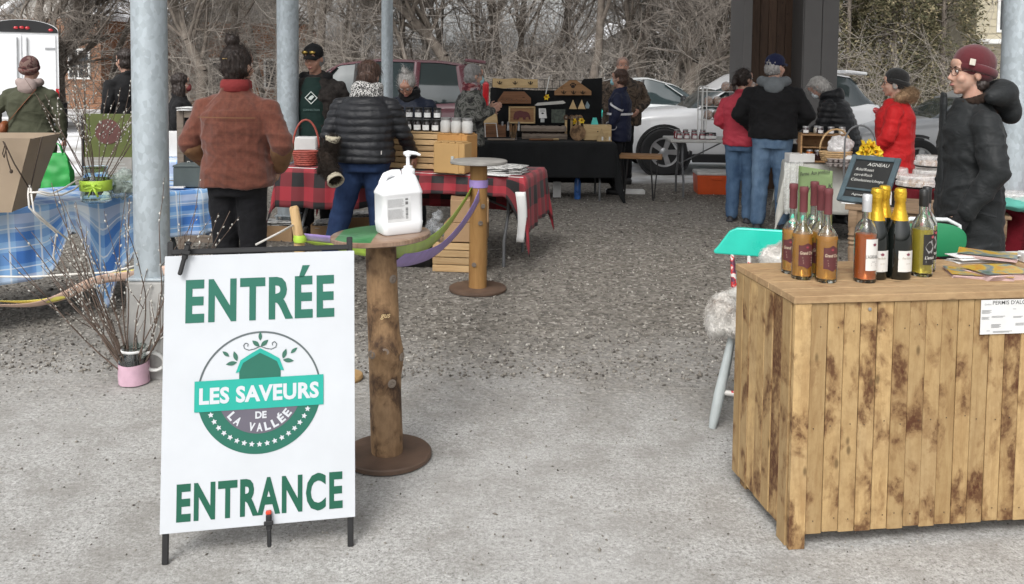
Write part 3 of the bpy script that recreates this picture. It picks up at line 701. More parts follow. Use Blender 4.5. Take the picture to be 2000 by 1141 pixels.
for s in (-1,1):
    d = MB().box((s*w*.235, -.02, 1.42), (w*.455, .03, 1.78), b=.008).build('rear_door', TW, p)
    MB().box((s*w*.38, -.045, 2.0), (.2,.02,.05), b=.006).build('hinge', RIM, d); MB().box((s*w*.38, -.045, .8), (.2,.02,.05), b=.006).build('hinge', RIM, d)
    MB().tube([(s*.1,-.06,.6),(s*.1,-.06,2.25)], .018, 8).build('lock_bar', RIM, d)
    MB().box((s*w*.475, -.035, .95), (.07,.04,.22), b=.015).build('tail_lamp', RLT, p)
    mb = MB(); M = Matrix.Translation((s*(w/2+.08), 1.8, .34)) @ Matrix.Rotation(R(90),4,'Y'); mb.lathe([(.2,-.1),(.33,-.1),(.34,0),(.33,.1),(.2,.1)], 24, M=M); mb.build('wheel', TYRE, p, 40)
for k in (-.72,-.14,0,.14,.72): MB().ell((k*w/2*1.1, -.045, h-.13-.06*abs(k)), (.055,.03,.035), 10, 6).build('marker_lamp', RLT, p, 180)
MB().box((0,-.04,.48),(w,.1,.12),b=.01).build('bumper', RIM, p)
# ================================================================ stalls
BLKM = mat('black_metal', (.015,.015,.016,1), .45); GRYM = mat('grey_table_metal', (.12,.125,.13,1), .5); TOPW = mat('table_plastic', (.5,.5,.48,1), .6)
PINE = wood('pine_slat', (.52,.36,.19,1), (.36,.22,.10,1), axis=0); OAK = wood('oak_board', (.30,.17,.08,1), (.17,.085,.04,1), axis=0); BROWNW = wood('brown_board', (.21,.10,.05,1), (.11,.05,.025,1), axis=0); PALEW = wood('pale_board', (.5,.37,.2,1), (.36,.24,.11,1), axis=0); GREYW = wood('weathered_board', (.22,.18,.145,1), (.12,.095,.075,1), axis=0); LOGW = wood('log_round', (.285,.18,.095,1), (.165,.095,.048,1), (.05,.028,.018,1), axis=2, stain_at=.57)
KRAFT = mat('kraft_card', (.36,.23,.125,1), .85, var=.08, bump=.15); PAPER = mat('white_paper', (.68,.68,.67,1), .85, var=.06); INK = mat('printed_ink', (.05,.05,.05,1), .9); CHALK = mat('chalk', (.55,.55,.52,1), .95); BOARD = mat('chalkboard', (.012,.013,.013,1), .75, var=.4, vs=6)
def check(name, period, ustops, over=None, rough=.85):
    """woven check from the cloth's own metres (UV)"""
    t = NT(name); uv = t.n('TexCoord').outputs['UV']; s = t.n('SeparateXYZ', i_0=uv)
    f = lambda o: t.math('FRACT', t.math('DIVIDE', o, period))
    a = t.ramp(f(s.outputs[0]), ustops, 'CONSTANT'); b = t.ramp(f(s.outputs[1]), ustops, 'CONSTANT')
    n = t.noise(t.coord(), 3.2, 4)
    return t, a, b, f(s.outputs[0]), f(s.outputs[1]), n
t, a, b, fu, fv, n = check('buffalo_check', .21, [(0,(.31,.018,.03,1)),(.5,(.010,.009,.010,1))])
t.P(Base_Color=t.mix(.5, a, b), Roughness=.7, Sheen_Weight=.1); t.bump(n, .3, .02); BUF = t.m
t, a, b, fu, fv, n = check('blue_check', .52, [(0,(.70,.77,.84,1)),(.16,(.22,.42,.72,1)),(.34,(.05,.17,.50,1)),(.55,(.32,.52,.78,1)),(.72,(.07,.22,.56,1)),(.86,(.42,.54,.68,1))])
base = t.mix(.5, a, b)
for f in (fu, fv):
    for pos in (.28,.62,.93): base = t.mix(t.math('MULTIPLY', t.math('LESS_THAN', t.math('ABSOLUTE', t.math('SUBTRACT', f, pos)), .010), .75), base, (.7,.76,.82,1))
t.P(Base_Color=base, Roughness=.45); t.bump(n, .3, .02); BLUEC = t.m
def sstep(a, b, x): x = max(0, min(1, (x-a)/(b-a))); return x*x*(3-2*x)
def drape(a, b, top, drop, seed=0, nu=90, nv=60, amp=.018, dropf=None, over=.012, flare=.05):
    """cloth over a table top of half size a x b: falls over the edges, folds, hanging corners"""
    D = drop; mb = MB(); A_, B_ = a+D, b+D
    def fn(u, v):
        s, t_ = (2*u-1)*A_, (2*v-1)*B_
        dx, dy = max(0, abs(s)-a), max(0, abs(t_)-b); sx_, sy_ = math.copysign(1, s), math.copysign(1, t_)
        x, y = max(-a, min(a, s)), max(-b, min(b, t_)); r = math.hypot(dx, dy)
        if r == 0: return (x, y, top+.004*noise.noise((s*4, t_*4, seed)))
        k = dropf(s, t_) if dropf else 1.0
        ph = math.atan2(dy, dx); out = over*min(1, r/.02)+flare*r
        q_ = s if dy > dx else t_; w = amp*min(1, r/.15)*(2.6*noise.noise((q_*5.5, seed, r*.8))+1.6*noise.noise((q_*13, seed+5, r*1.5))+.5*math.sin(q_*19+seed))
        if dx > 0 and dy > 0: out += .30*r*math.sin(2*ph)*.5; w *= .4
        o = out+w*.8
        return (x+sx_*math.cos(ph)*o, y+sy_*math.sin(ph)*o, top-r*k+ (.012*(1-math.exp(-r*60)) if r < .02 else .012) -.012)
    mb.grid(fn, nu, nv, lambda u, v: ((2*u-1)*A_, (2*v-1)*B_))
    return mb
def table(label, cx, cy, rz, Lx, Ly, h, legs=GRYM, top=TOPW, fold=True, group=None):
    p = thing('folding_table', label, 'table', (cx, cy, 0), rz, group)
    MB().box((0,0,h-.02), (Lx,Ly,.04), b=.012).build('table_top', top, p)
    for s in (-1,1):
        for y in (-1,1):
            mb = MB(); X = s*(Lx/2-.18); Y = y*(Ly/2-.07)
            mb.tube([(X-.0, Y*.55, h-.05), (X, Y*.6, h*.55), (X, Y, h*.28), (X, Y, .0)], .014, 8); mb.build('leg', legs, p, 60)
        MB().tube([(s*(Lx/2-.18), -Ly*.27, h*.55), (s*(Lx/2-.18), Ly*.27, h*.55)], .011, 8).build('crossbar', legs, p, 60)
        MB().tube([(s*(Lx/2-.18), 0, h*.55), (s*.12, 0, h-.05)], .009, 8).build('brace', legs, p, 60)
    return p
def frame_of(cx, cy, rz, h=0.0):
    M = Matrix.Translation((cx, cy, h)) @ Matrix.Rotation(rz, 4, 'Z'); return M
def jar(label, M, r, h, body, lid, group, lab=None, name='jar', lidh=.014):
    p = thing(name, label, 'jar', M.to_translation(), 0, group)
    p.rotation_euler = (0, 0, random.uniform(-.3,.3))
    MB().lathe([(r*.9,0),(r,.006),(r,h*.8),(r*.86,h*.9),(r*.86,h)], 18).build('jar_body', body, p, 40)
    MB().lathe([(r*.93,h),(r*.93,h+lidh),(r*.88,h+lidh+.002)], 18).build('lid', lid, p, 40)
    if lab: MB().grid(lambda u, v: ((r+.0008)*math.cos(-2.4+1.7*u), (r+.0008)*math.sin(-2.4+1.7*u), h*(.15+.5*v)), 8, 1).build('paper_label', lab, p, 180)
    return p
HONEYD = mat('dark_honey', (.015,.010,.009,1), .15, coat=.5); JAMR = mat('red_jam', (.16,.012,.02,1), .15, coat=.6); JAMO = mat('orange_jam', (.42,.11,.015,1), .15, coat=.6); JAMD = mat('dark_jam', (.03,.01,.012,1), .15, coat=.6); JAMP = mat('pale_jar', (.45,.40,.33,1), .2, coat=.5); LIDB = mat('black_lid', (.012,.012,.012,1), .35); LIDS = mat('silver_lid', (.30,.30,.30,1), .4, metal=.5)
def slat_crate(name, label, loc, rz, w, d, h, n, wd=PINE, group=None, gap=.18, knots=True):
    p = thing(name, label, 'crate', loc, rz, group); sl = h/n
    for k in range(n):
        z = (k+.5)*sl
        for s in (-1,1):
            MB().box((0, s*(d/2-.006), z), (w, .012, sl*(1-gap)), b=.002).build('slat', wd, p)
            MB().box((s*(w/2-.006), 0, z), (.012, d-.026, sl*(1-gap)), b=.002).build('slat', wd, p)
    for sx_ in (-1,1):
        for sy_ in (-1,1): MB().box((sx_*(w/2-.03), sy_*(d/2-.028), h/2), (.034,.03,h-.004), b=.002).build('corner_post', wd, p)
    MB().box((0,0,.008),(w-.03,d-.03,.012)).build('bottom', wd, p)
    return p
# ---- red plaid table
CR = Vector((.10, 6.86)); CLf = Vector((-2.0, 7.42)); rzR = math.atan2(CR.y-CLf.y, CR.x-CLf.x); ux = Vector((math.cos(rzR), math.sin(rzR))); uy = Vector((-ux.y, ux.x)); LxR = (CR-CLf).length; LyR = .76
cR = CLf+ux*LxR/2+uy*LyR/2
table('long folding table under the red and black plaid cloth', cR.x, cR.y, rzR, LxR, LyR, .745)
def onR(px, d, fy):                     # point on the plaid table: pixel column, metres in from the front edge
    o = CLf+uy*fy
    r = ray(px, 330); s = (r.x*o.y-r.y*o.x)/(r.y*ux.x-r.x*ux.y)
    q = o+ux*s; return Vector((q.x, q.y, .757))
dr = lambda s, t_: 1.15-.6*sstep(-.5,.35,s)+.95*sstep(LxR/2-.16,LxR/2+.02,s) if t_ < 0 else 1.35
o = drape(LxR/2, LyR/2, .75, .30, 3, 110, 50, dropf=dr).build('plaid_tablecloth', BUF, None, 180); o.location = (cR.x, cR.y, 0); o.rotation_euler = (0,0,rzR)
so_ = o.modifiers.new('thickness', 'SOLIDIFY'); so_.thickness = .003; so_.offset = -1
tag(o, 'red and black plaid cloth hanging over the honey stall table', 'tablecloth')
mb = MB(); mb.grid(lambda u, v: (.085*(u-.5)*(1-.2*v)+.02*math.sin(v*3), .012*math.sin(u*6), -.40*v), 6, 10); o = mb.build('white_cloth_corner', PAPER, None, 180); o.location = A(1016, 375, 6.80); o.rotation_euler = (0,0,.4); tag(o, 'white liner corner hanging below the plaid cloth by the table leg', 'cloth')
so_ = o.modifiers.new('thickness', 'SOLIDIFY'); so_.thickness = .004
# slatted display crate with dark jars
b = onR(815, 7.2, .30); slat_crate('slatted_crate', 'wide slatted pine crate under the dark honey jars', (b.x, b.y, .757), rzR, .52, .30, .30, 6)
top = frame_of(b.x, b.y, rzR, .757+.302)
MB().box((0,0,.006),(.52,.30,.012),b=.002).build('crate_shelf', PINE, None).matrix_world = top
tag(bpy.data.objects['crate_shelf'], 'thin pine shelf board lying on the slatted crate', 'board')
for k in range(6): jar('dark honey jar with a white label on the slatted crate', top @ Matrix.Translation((-.215+.083*k, -.09, .012)), .037, .085, HONEYD, LIDB, 'dark jars on the slatted crate', PAPER)
MB().box((0,.05,.062),(.46,.10,.10),b=.003).build('riser_box', mat('black_riser', (.012,.012,.013,1), .7), None).matrix_world = top
tag(bpy.data.objects['riser_box'], 'black riser box behind the front row of honey jars', 'riser')
for k in range(5): jar('dark honey jar with a white label on the black riser', top @ Matrix.Translation((-.18+.085*k, .05, .112)), .036, .078, HONEYD, LIDB, 'dark jars on the black riser', PAPER)
# hive boxes and white canisters
def hive(label, px, d, fy, w, dp, h, rz, zb, mt):
    b = onR(px, d, fy); p = thing('hive_box', label, 'box', (b.x, b.y, zb), rz)
    MB().box((0,0,h/2),(w,dp,h),b=.006).build('box_body', mt, p)
    for k in range(4):
        MB().box((-w/2+w*(k+.6)/4.4, 0, h+.004), (w/5.2, dp, .010), rot=(0,0,R(0)), b=.002).build('top_bar', mt, p)
    MB().box((w*.26, -dp/2-.003, h*.5), (.03,.006,h), b=.001).build('side_slat', mt, p)
    MB().lathe([(.013,-.03),(.013,.03)], 12, (w*.12, -dp/2-.002, h*.45)).build('thermometer', mat('pale_tube', (.5,.55,.55,1), .3), p)
    return p, b
AMB = mat('amber_board', (.46,.24,.075,1), .6, var=.1, vs=4); AMB2 = mat('honey_board', (.44,.27,.105,1), .6, var=.08, vs=4)
pA, bA = hive('tall amber hive box carrying three white canisters', 893, 7.0, .22, .27, .22, .30, rzR-R(6), .757, AMB)
pB, bB = hive('honey coloured hive box standing at the front of the plaid table', 884, 6.9, .02, .27, .16, .245, rzR-R(4), .757, AMB2)
WC = mat('white_tin', (.50,.50,.485,1), .45)
for k in range(3): jar('white canister with a grey lid on the amber hive box', frame_of(bA.x, bA.y, rzR-R(6), .757+.311) @ Matrix.Translation((-.098+.098*k, -.02, 0)), .046, .105, WC, LIDS, 'white canisters on the hive box', None, 'canister', .018)
MB().lathe([(.08,0),(.08,.012)], 20).build('dark_tin', LIDB, None).location = onR(905, 7.2, .45)+Vector((0,0,.0)); bpy.data.objects['dark_tin'].scale = (1.4,1,26); tag(bpy.data.objects['dark_tin'], 'dark tin tub behind the white canisters', 'tub')
# red basket, pale box
def basket(name, label, loc, r, h, handle, mt, rz=0, sy=.8):
    p = thing(name, label, 'basket', loc, rz)
    for k in range(int(h/.018)):
        z = k*.018+.009; rr_ = r*(.78+.22*z/h)
        MB().tube([(rr_*math.cos(a)*(1+.02*math.sin(a*14+k*math.pi)), sy*rr_*math.sin(a)*(1+.02*math.sin(a*14+k*math.pi)), z) for a in [i*math.pi/28 for i in range(57)]], .010, 6).build('weave_band', mt, p, 180)
    MB().lathe([(r*.76,0.002),(r*.76,.01)], 24).build('base', mt, p); bpy.data.objects[p.children[-1].name].scale = (1,sy,1)
    MB().tube([(r*.98*math.cos(a), 0, h+handle*math.sin(a)) for a in [i*math.pi/14 for i in range(15)]], .009, 8).build('handle', mt, p, 180)
    return p
WICK = mat('wicker', (.45,.30,.15,1), .7, var=.3, vs=30); REDW = mat('red_wicker', (.33,.07,.05,1), .6, var=.3, vs=30)
b = onR(598, 7.5, .12); basket('red_basket', 'red wicker basket with a tall hoop handle beside the steel pole', b, .115, .14, .25, REDW)
b = onR(545, 7.5, .2); o = MB().box((0,0,.05),(.2,.2,.1),b=.004).build('pale_box', mat('pale_card', (.52,.43,.27,1), .8)); o.location = b; tag(o, 'pale cardboard box on the plaid table left of the steel pole', 'box')
b = onR(600, 7.5, .4); o = MB().box((0,0,.11),(.2,.14,.22),b=.01).build('white_tub', PAPER); o.location = b; tag(o, 'white tub behind the red basket', 'tub')
# newspapers
def papers(name, label, loc, rz, n=5, w=.34, d=.24, mt=PAPER):
    p = thing(name, label, 'newspaper', loc, rz); rn = random.Random(n*7+int(w*100))
    for k in range(n):
        mb = MB(); ph = rn.uniform(0,6); mb.grid(lambda u, v: ((u-.5)*w+rn.uniform(-.002,.002), (v-.5)*d, .012*k+.006*math.sin(u*5+ph)*math.sin(v*3+ph)), 10, 6)
        o = mb.build('sheet', mt, p, 180); o.rotation_euler = (0,0,rn.uniform(-.2,.2)); sm_ = o.modifiers.new('thickness','SOLIDIFY'); sm_.thickness = .004
    return p
NEWS = NT('newsprint'); c = NEWS.coord(); n = NEWS.noise(NEWS.coord((1,2.5,1)), 22, 3); NEWS.P(Base_Color=NEWS.ramp(n, [(.52,(.60,.60,.58,1)),(.56,(.08,.08,.08,1)),(.64,(.10,.10,.10,1)),(.68,(.58,.58,.56,1))]), Roughness=.9); NEWS = NEWS.m
b = onR(985, 6.9, .22); papers('newspaper_pile', 'pile of creased newspapers at the end of the plaid table', b, rzR, 5, .36, .28, NEWS)
b = onR(967, 6.9, .03); papers('leaflet', 'thin white leaflet lying on the front edge of the plaid table', b, rzR, 1, .24, .14)
# crates and cartons under it
b = G(897, 533); b.y += .14; slat_crate('pine_crate', 'small pine crate on the gravel under the cardboard cartons', (b.x, b.y, 0), R(-6), .40, .27, .235, 4, gap=.12)
o = MB().box((0,0,.075),(.33,.26,.15),b=.004).build('cardboard_carton', KRAFT); o.location = (b.x+.05, b.y+.0, .24); o.rotation_euler = (0,0,R(-4)); tag(o, 'lower brown cardboard carton standing on the pine crate', 'carton')
o = MB().box((0,0,.09),(.30,.25,.18),b=.004).build('cardboard_carton', KRAFT); o.location = (b.x+.07, b.y+.01, .392); o.rotation_euler = (0,0,R(3)); tag(o, 'upper brown cardboard carton stacked beneath the plaid cloth', 'carton')
b = G(812, 525); mb = MB(); mb.box((0,.16,.13),(.34,.32,.26),b=.05); o = voxobj('black_tub', mb, .015, mat('black_sack', (.010,.010,.011,1), .4), None, 3, lambda co, no: .012*noise.noise(co*9)); o.location = b; tag(o, 'black plastic tub on the gravel behind the near round table', 'tub')
mb = MB(); mb.ell((0,0,.14),(.10,.09,.15)); mb.ell((.03,0,.30),(.05,.04,.06)); o = voxobj('plastic_bag', mb, .012, film('clear_bag', (.38,.40,.42,1), .4), None, 2, lambda co, no: .03*noise.noise(co*22)); o.location = A(848,505,7.0); o.location.z = .10; tag(o, 'crumpled clear plastic bag beside the black tub', 'bag')
b = G(812,525); b.y += .45; o = MB().box((0,0,.05),(.4,.22,.1),b=.005).build('carton_tray', KRAFT); o.location = (b.x+.2,b.y,0); tag(o, 'flat brown carton tray on the gravel below the plaid cloth', 'carton')
# boxes of papers near pole 2
for k, (px, py, w, lab) in enumerate(((540,470,.34,'brown fruit box full of newspaper left of the steel pole'),(640,470,.30,'brown fruit box full of newspaper right of the steel pole'),(690,452,.34,'brown fruit box full of newspaper by the blue jeans'))):
    g = G(px, py); p = thing('fruit_box', lab, 'box', (g.x, g.y+.1, 0), R(-8+9*k))
    for s in (-1,1):
        MB().box((0,s*.12,.07),(w,.008,.14)).build('side', KRAFT, p); MB().box((s*(w/2),0,.075),(.008,.24,.15)).build('end', KRAFT, p)
    MB().box((0,0,.006),(w,.24,.008)).build('bottom', KRAFT, p)
    papers('newspaper_bundle', 'newspapers stuffed in the '+lab.replace(' full of newspaper',''), (g.x, g.y+.1, .12), R(-8+9*k), 5, w*.9, .22, NEWS)
# fur mittens
FUR = cloth('dark_fur_boot', (.022,.015,.011,1), .5, .95, .9, 70); CRMF = cloth('cream_lining', (.52,.47,.36,1), .12)
def mitten(label, base, tip, r):
    a, b = A(*base), A(*tip); p = thing('fur_mitten', label, 'mitten', a); d = b-a
    mb = MB(); mb.cap((0,0,0), d*.85, r*.85, r*1.1, 14, 4); mb.cap(d*.2, d*.2+Vector((-.05,-.01,-.10)), r*.5, r*.4)
    fo = voxobj('fur_shell', mb, .009, FUR, p, 1, lambda co, no: .012*noise.noise(co*22)); strands(fo, 1500, .035, .0011, (0,0,-.5), FUR, fo, 8, .9, .7, 'fur')
    t_ = d.normalized(); mb = MB(); ax = Vector((.25,-.9,.2)).normalized() if r > .05 else t_
    q = t_.to_track_quat('Z','Y').to_matrix().to_4x4()
    mb.lathe([(r*1.0,-.02),(r*1.2,.03),(r*1.05,.034),(r*.8,-.02)], 24, M=Matrix.Translation(d*.95) @ q, cap=False); mb.build('lined_cuff', CRMF, p, 180)
    MB().lathe([(r*1.0,.0),(r*.3,-.03)], 20, M=Matrix.Translation(d*.95) @ q).build('lining', mat('dark_lining', (.2,.18,.14,1), .9), p, 180)
mitten('dark fur mitten with its cream lined cuff turned to the front', (632,300,6.7), (655,352,6.5), .055)
mitten('dark fur mitten with an upright cream cuff held beside the quilted jacket', (645,318,6.72), (650,272,6.72), .05)

# ---- black table with wood crafts
BC = cloth('black_tablecloth', (.010,.011,.012,1), .2)
bl = G(930, 273, .745); br = G(1203, 276, .745); rzB = math.atan2(br.y-bl.y, br.x-bl.x)*.5; LB = br.x-bl.x; cB = Vector(((bl.x+br.x)/2, (bl.y+br.y)/2+.38))
table('folding table hidden under the black cloth', cB.x, cB.y, rzB, LB, .76, .72)
o = drape(LB/2, .38, .727, .60, 8, 100, 60, dropf=lambda s, t_: .72 if t_ < 0 and s < LB/2 else 1.0, amp=.012).build('black_tablecloth', BC, None, 180); o.location = (cB.x, cB.y, 0); o.rotation_euler = (0,0,rzB); tag(o, 'black cloth draped low over the wood craft table', 'tablecloth'); o.modifiers.new('thickness','SOLIDIFY').thickness = .004
MB_ = frame_of(cB.x, cB.y, rzB, .736)
def onB(px, fy): # x on the black table under a pixel column, fy metres behind the front edge
    d = bl.y+fy; return A(px, 200, d).x
def put(o, px, fy, z=0, rz=0, tilt=0):
    o.location = (onB(px, fy), bl.y+fy, .737+z); o.rotation_euler = (tilt, 0, rz); return o
# wire grid and black backdrop
p = thing('grid_backdrop', 'black cloth draped wire grid panel behind the wood crafts', 'display rack', (onB(1050,.78), bl.y+.78, .0))
xl, xr = onB(962,.78)-p.location.x, onB(1165,.78)-p.location.x; zt = A(1050,156,bl.y+.78).z
for k in range(15): MB().tube([(xl+(xr-xl)*k/14, 0, .3),(xl+(xr-xl)*k/14, 0, zt)], .004, 5).build('wire', BLKM, p)
for k in range(8): MB().tube([(xl,0,zt-.11*k),(xr,0,zt-.11*k)], .004, 5).build('wire', BLKM, p)
zc = A(1050,172,bl.y+.78).z
mb = MB(); mb.grid(lambda u, v: (xl-.03+(xr-xl+.1)*u, -.02-.012*math.sin(u*30)-.02*v, (zc-.03*math.sin(u*math.pi)+ (.14 if u > .78 else 0)*min(1,(u-.78)/.05) if u > .78 else zc-.03*math.sin(u*math.pi))*(1-v)+.4*v), 60, 12); mb.build('black_drape', BC, p, 180)
for s in (0,1): MB().tube([(xl+(xr-xl)*s, 0,0),(xl+(xr-xl)*s,0,zt)], .01, 8).build('upright', BLKM, p)
HK = mat('iron_hook', (.02,.018,.016,1), .4, metal=.6)
def hooks(p, xs_, z, y):
    for x in xs_:
        mb = MB(); mb.box((x,y,z),(.014,.008,.045),b=.003); mb.tube([(x,y,z-.01),(x,y-.03,z-.02),(x,y-.045,z+.005)], .005, 6)
        mb.tube([(x-.03,y-.02,z+.012),(x-.015,y-.012,z-.012),(x,y,z-.016),(x+.015,y-.012,z-.012),(x+.03,y-.02,z+.012)], .0045, 6); mb.build('coat_hook', HK, p, 180)
dB = bl.y+.70
def board_at(label, pts, mt, th=.022, d=dB, cat='coat rack', name='hook_board'):
    q = [A(x, y, d) for x, y in pts]; c = sum(q, Vector())/len(q); p = thing(name, label, cat, (c.x, d, c.z))
    MB().prism([(v.x-c.x, v.z-c.z) for v in q], 0, th, XZ).build('board', mt, p); return p, c
p, c = board_at('pale live edge coat rack board with three iron hooks', [(962,153),(985,154.5),(1005,153),(1030,155),(1050,155),(1050,172),(1010,171),(985,173),(962,170)], PALEW); hooks(p, [A(x,162,dB).x-c.x for x in (976,1006,1036)], .0, -.003)
p, c = board_at('brown key rack board with clipped corners and six pegs', [(972,196),(984,179),(1024,179),(1037,192),(1037,203),(972,203)], BROWNW, d=dB-.05)
for k in range(6): MB().tube([(A(980+9.6*k,196,dB).x-c.x,0,-.025),(A(980+9.6*k,196,dB).x-c.x,-.03,-.02)], .005, 6).build('peg', HK, p)
MB().box((0,-.02,-.062),(.42,.05,.014),b=.003).build('ledge', BROWNW, p)
p, c = board_at('house shaped coat rack with a paw print and three hooks', [(1083,178),(1112,157),(1126,157),(1155,178),(1155,186),(1083,186)], OAK, d=dB-.1); hooks(p, [A(x,180,dB).x-c.x for x in (1100,1119,1137)], -.045, -.003)
mb = MB(); pc = (A(1119,168,dB-.1).x-c.x, A(1119,168,dB-.1).z-c.z)
mb.lathe([(.021,0),(.021,.003)], 14, M=Matrix.Translation((pc[0],-.001,pc[1]-.008)) @ Matrix.Rotation(R(90),4,'X') @ Matrix.Scale(1.25,4,(1,0,0)))
for dx, dz in ((-.03,.014),(-.011,.031),(.011,.031),(.03,.014)): mb.lathe([(.0095,0),(.0095,.003)], 10, M=Matrix.Translation((pc[0]+dx,-.001,pc[1]+dz)) @ Matrix.Rotation(R(90),4,'X') @ Matrix.Scale(1.4,4,(0,1,0)))
mb.build('paw_mark', mat('burnt_mark', (.02,.012,.01,1), .8), p)
# bear picture
p, c = board_at('square wooden panel with a dark red bear cut-out', [(994,208),(1045,208),(1045,241),(994,241)], OAK, d=dB-.18, cat='picture', name='bear_panel')
for (x, z, w_, h_) in ((0,.095,.34,.02),(0,-.10,.34,.02),(-.16,0,.02,.2),(.16,0,.02,.2)): MB().box((x,-.006,z),(w_,.018,h_),b=.003).build('moulding', PALEW, p)
bear = [(-.11,-.06),(-.105,.0),(-.09,.035),(-.06,.05),(-.02,.055),(.02,.045),(.06,.042),(.09,.02),(.105,-.02),(.112,-.055),(.09,-.06),(.08,-.025),(.05,-.03),(.045,-.06),(.015,-.06),(.01,-.028),(-.03,-.03),(-.045,-.062),(-.07,-.062),(-.075,-.03),(-.085,-.06)]
MB().prism([(x*1.0, z) for x, z in bear[::-1]], -.012, -.002, XZ).build('bear_shape', mat('bear_red', (.09,.012,.012,1), .5), p)
# paper-bag-like box, cutting boards
p, c = board_at('tall brown wooden tray with a curved top and white wire legs', [(935,228),(938,210),(950,207),(958,212),(970,211),(973,246),(936,246)], OAK, d=bl.y+.42, cat='tray', name='wooden_tray')
MB().tube([A(948,268,bl.y+.28)-c-Vector((0,bl.y+.42-c.y,0)), A(947,241,bl.y+.28)-c-Vector((0,0,0)), A(969,241,bl.y+.28)-c, A(972,268,bl.y+.28)-c], .006, 6).build('wire_leg', PAPER, p)
p, c = board_at('brown wooden crate box at the left end of the craft table', [(934,247),(988,245),(988,268),(934,268)], BROWNW, d=bl.y+.34, cat='box', name='craft_box', th=.2)
p, c = board_at('second leaning cutting board with a rounded notch', [(941,214),(955,222),(962,212),(969,214),(972,240),(941,240)], PALEW, d=bl.y+.38, cat='board', name='cutting_board')
# sticks, jars of salt
p = thing('stick_pot', 'glass pot of thin wooden sticks on the craft table', 'pot', (onB(1003,.2), bl.y+.2, .737)); MB().lathe([(.045,0),(.05,.1),(.046,.1),(.042,.01)], 18).build('pot', glass('clear_glass', (.9,.93,.92,1)), p, 40)
for k in range(12): a = k*.52; MB().tube([(.02*math.cos(a),.02*math.sin(a),.01),(.05*math.cos(a),.03*math.sin(a),.17+.012*(k%3))], .004, 5).build('stick', OAK, p)
for k, px in enumerate((982,993,1014)):
    o = MB().lathe([(.018,0),(.016,.06),(.012,.085),(.014,.09),(.014,.11),(.004,.115)], 14).build('shaker', mat('steel_glass', (.4,.41,.42,1), .2, metal=.5), None, 50); put(o, px, .36, .10); tag(o, 'small steel topped shaker before the bear panel', 'shaker', 'shakers before the bear panel')
for k, (px0, px1, y, fy) in enumerate(((1018,1106,242,.42),(1020,1108,259,.40))):
    a, b = onB(px0,fy), onB(px1,fy); p = thing('split_log', ['upper split log plank with rough bark edge','lower split log plank with rough bark edge'][k], 'log', ((a+b)/2, bl.y+fy, .737+(.115 if k == 0 else .02)))
    mb = MB(); n_ = 16; mb.loft([[((b-a)*(i/n_-.5), y_*(1+.12*noise.noise((i*.7,k,j))), z_*(1+.3*noise.noise((i*.9,j,k+3)))) for j, (y_, z_) in enumerate(((-.09,-.02),(-.1,.02),(-.06,.045),(.06,.045),(.1,.02),(.09,-.02)))] for i in range(n_+1)]); mb.build('plank', GREYW, p)
    if k == 0: MB().box((0,.02,-.06),((b-a)*.9,.12,.07),b=.004).build('support', mat('dark_recess', (.03,.02,.015,1), .9), p)
p = thing('wood_slice', 'round cut wood slice leaning on the craft table', 'slice', (onB(1129,.2), bl.y+.2, .737), rot=(R(8),0,0)); MB().lathe([(.0,0),(.095,0),(.098,.01),(.098,.03),(.095,.034),(.0,.034)], 26, M=Matrix.Translation((0,0,.098)) @ Matrix.Rotation(R(90),4,'X'), cap=False).build('disc', LOGW, p, 40)
p = thing('wooden_chest', 'plain wooden box under the teal card', 'box', (onB(1167,.3), bl.y+.3, .737)); MB().box((0,0,.095),(.34,.2,.19),b=.004).build('box_body', PALEW, p); MB().ell((0,-.1,.11),(.008,.004,.008)).build('knot', HK, p)
p = thing('tent_card', 'small turquoise tent card standing on the wooden box', 'card', (onB(1162,.3), bl.y+.3, .929)); MB().prism([(-.045,0),(.045,0),(.022,.085),(-.022,.085)], -.02, .02, XZ).build('card', mat('turquoise_card', (.08,.55,.50,1), .5), p)
for px, h_, lab in ((1176,.16,'taller pale wooden triangle tree on the craft table edge'),(1190,.11,'shorter pale wooden triangle tree on the craft table edge')):
    p = thing('triangle_tree', lab, 'ornament', (onB(px,.06), bl.y+.06, .737)); MB().prism([(-h_*.36,0),(h_*.36,0),(0,h_)], -.012, .012, XZ).build('triangle', PALEW, p); MB().box((.01,-.016,.035),(.02,.004,.045)).build('price_tag', PAPER, p)
for px, lab in ((1119,'left'),(1136,'right')):
    p = thing('hanging_triangle', 'pale triangle ornament hung below the paw print rack', 'ornament', A(px,210,dB-.14), group='triangles below the paw rack'); MB().prism([(-.05,-.02),(.05,-.02),(0,.10)], -.008, .008, XZ).build('triangle', PALEW, p)
for k, px in enumerate((1106,1117,1126,1133)):
    p = thing('wood_medal', 'round wood slice pendant on a narrow stick', 'pendant', (onB(px,.45), bl.y+.45, .737), group='slice pendants on sticks'); MB().box((0,0,.15),(.03,.012,.22),b=.003).build('stick', PALEW, p); MB().lathe([(.032,0),(.034,.004),(.034,.014),(.03,.018)], 18, M=Matrix.Translation((0,-.01,.27)) @ Matrix.Rotation(R(90),4,'X')).build('slice', LOGW, p, 40); MB().lathe([(.014,.019),(.014,.021)], 14, M=Matrix.Translation((0,-.01,.27)) @ Matrix.Rotation(R(90),4,'X')).build('ring_mark', GREYW, p)
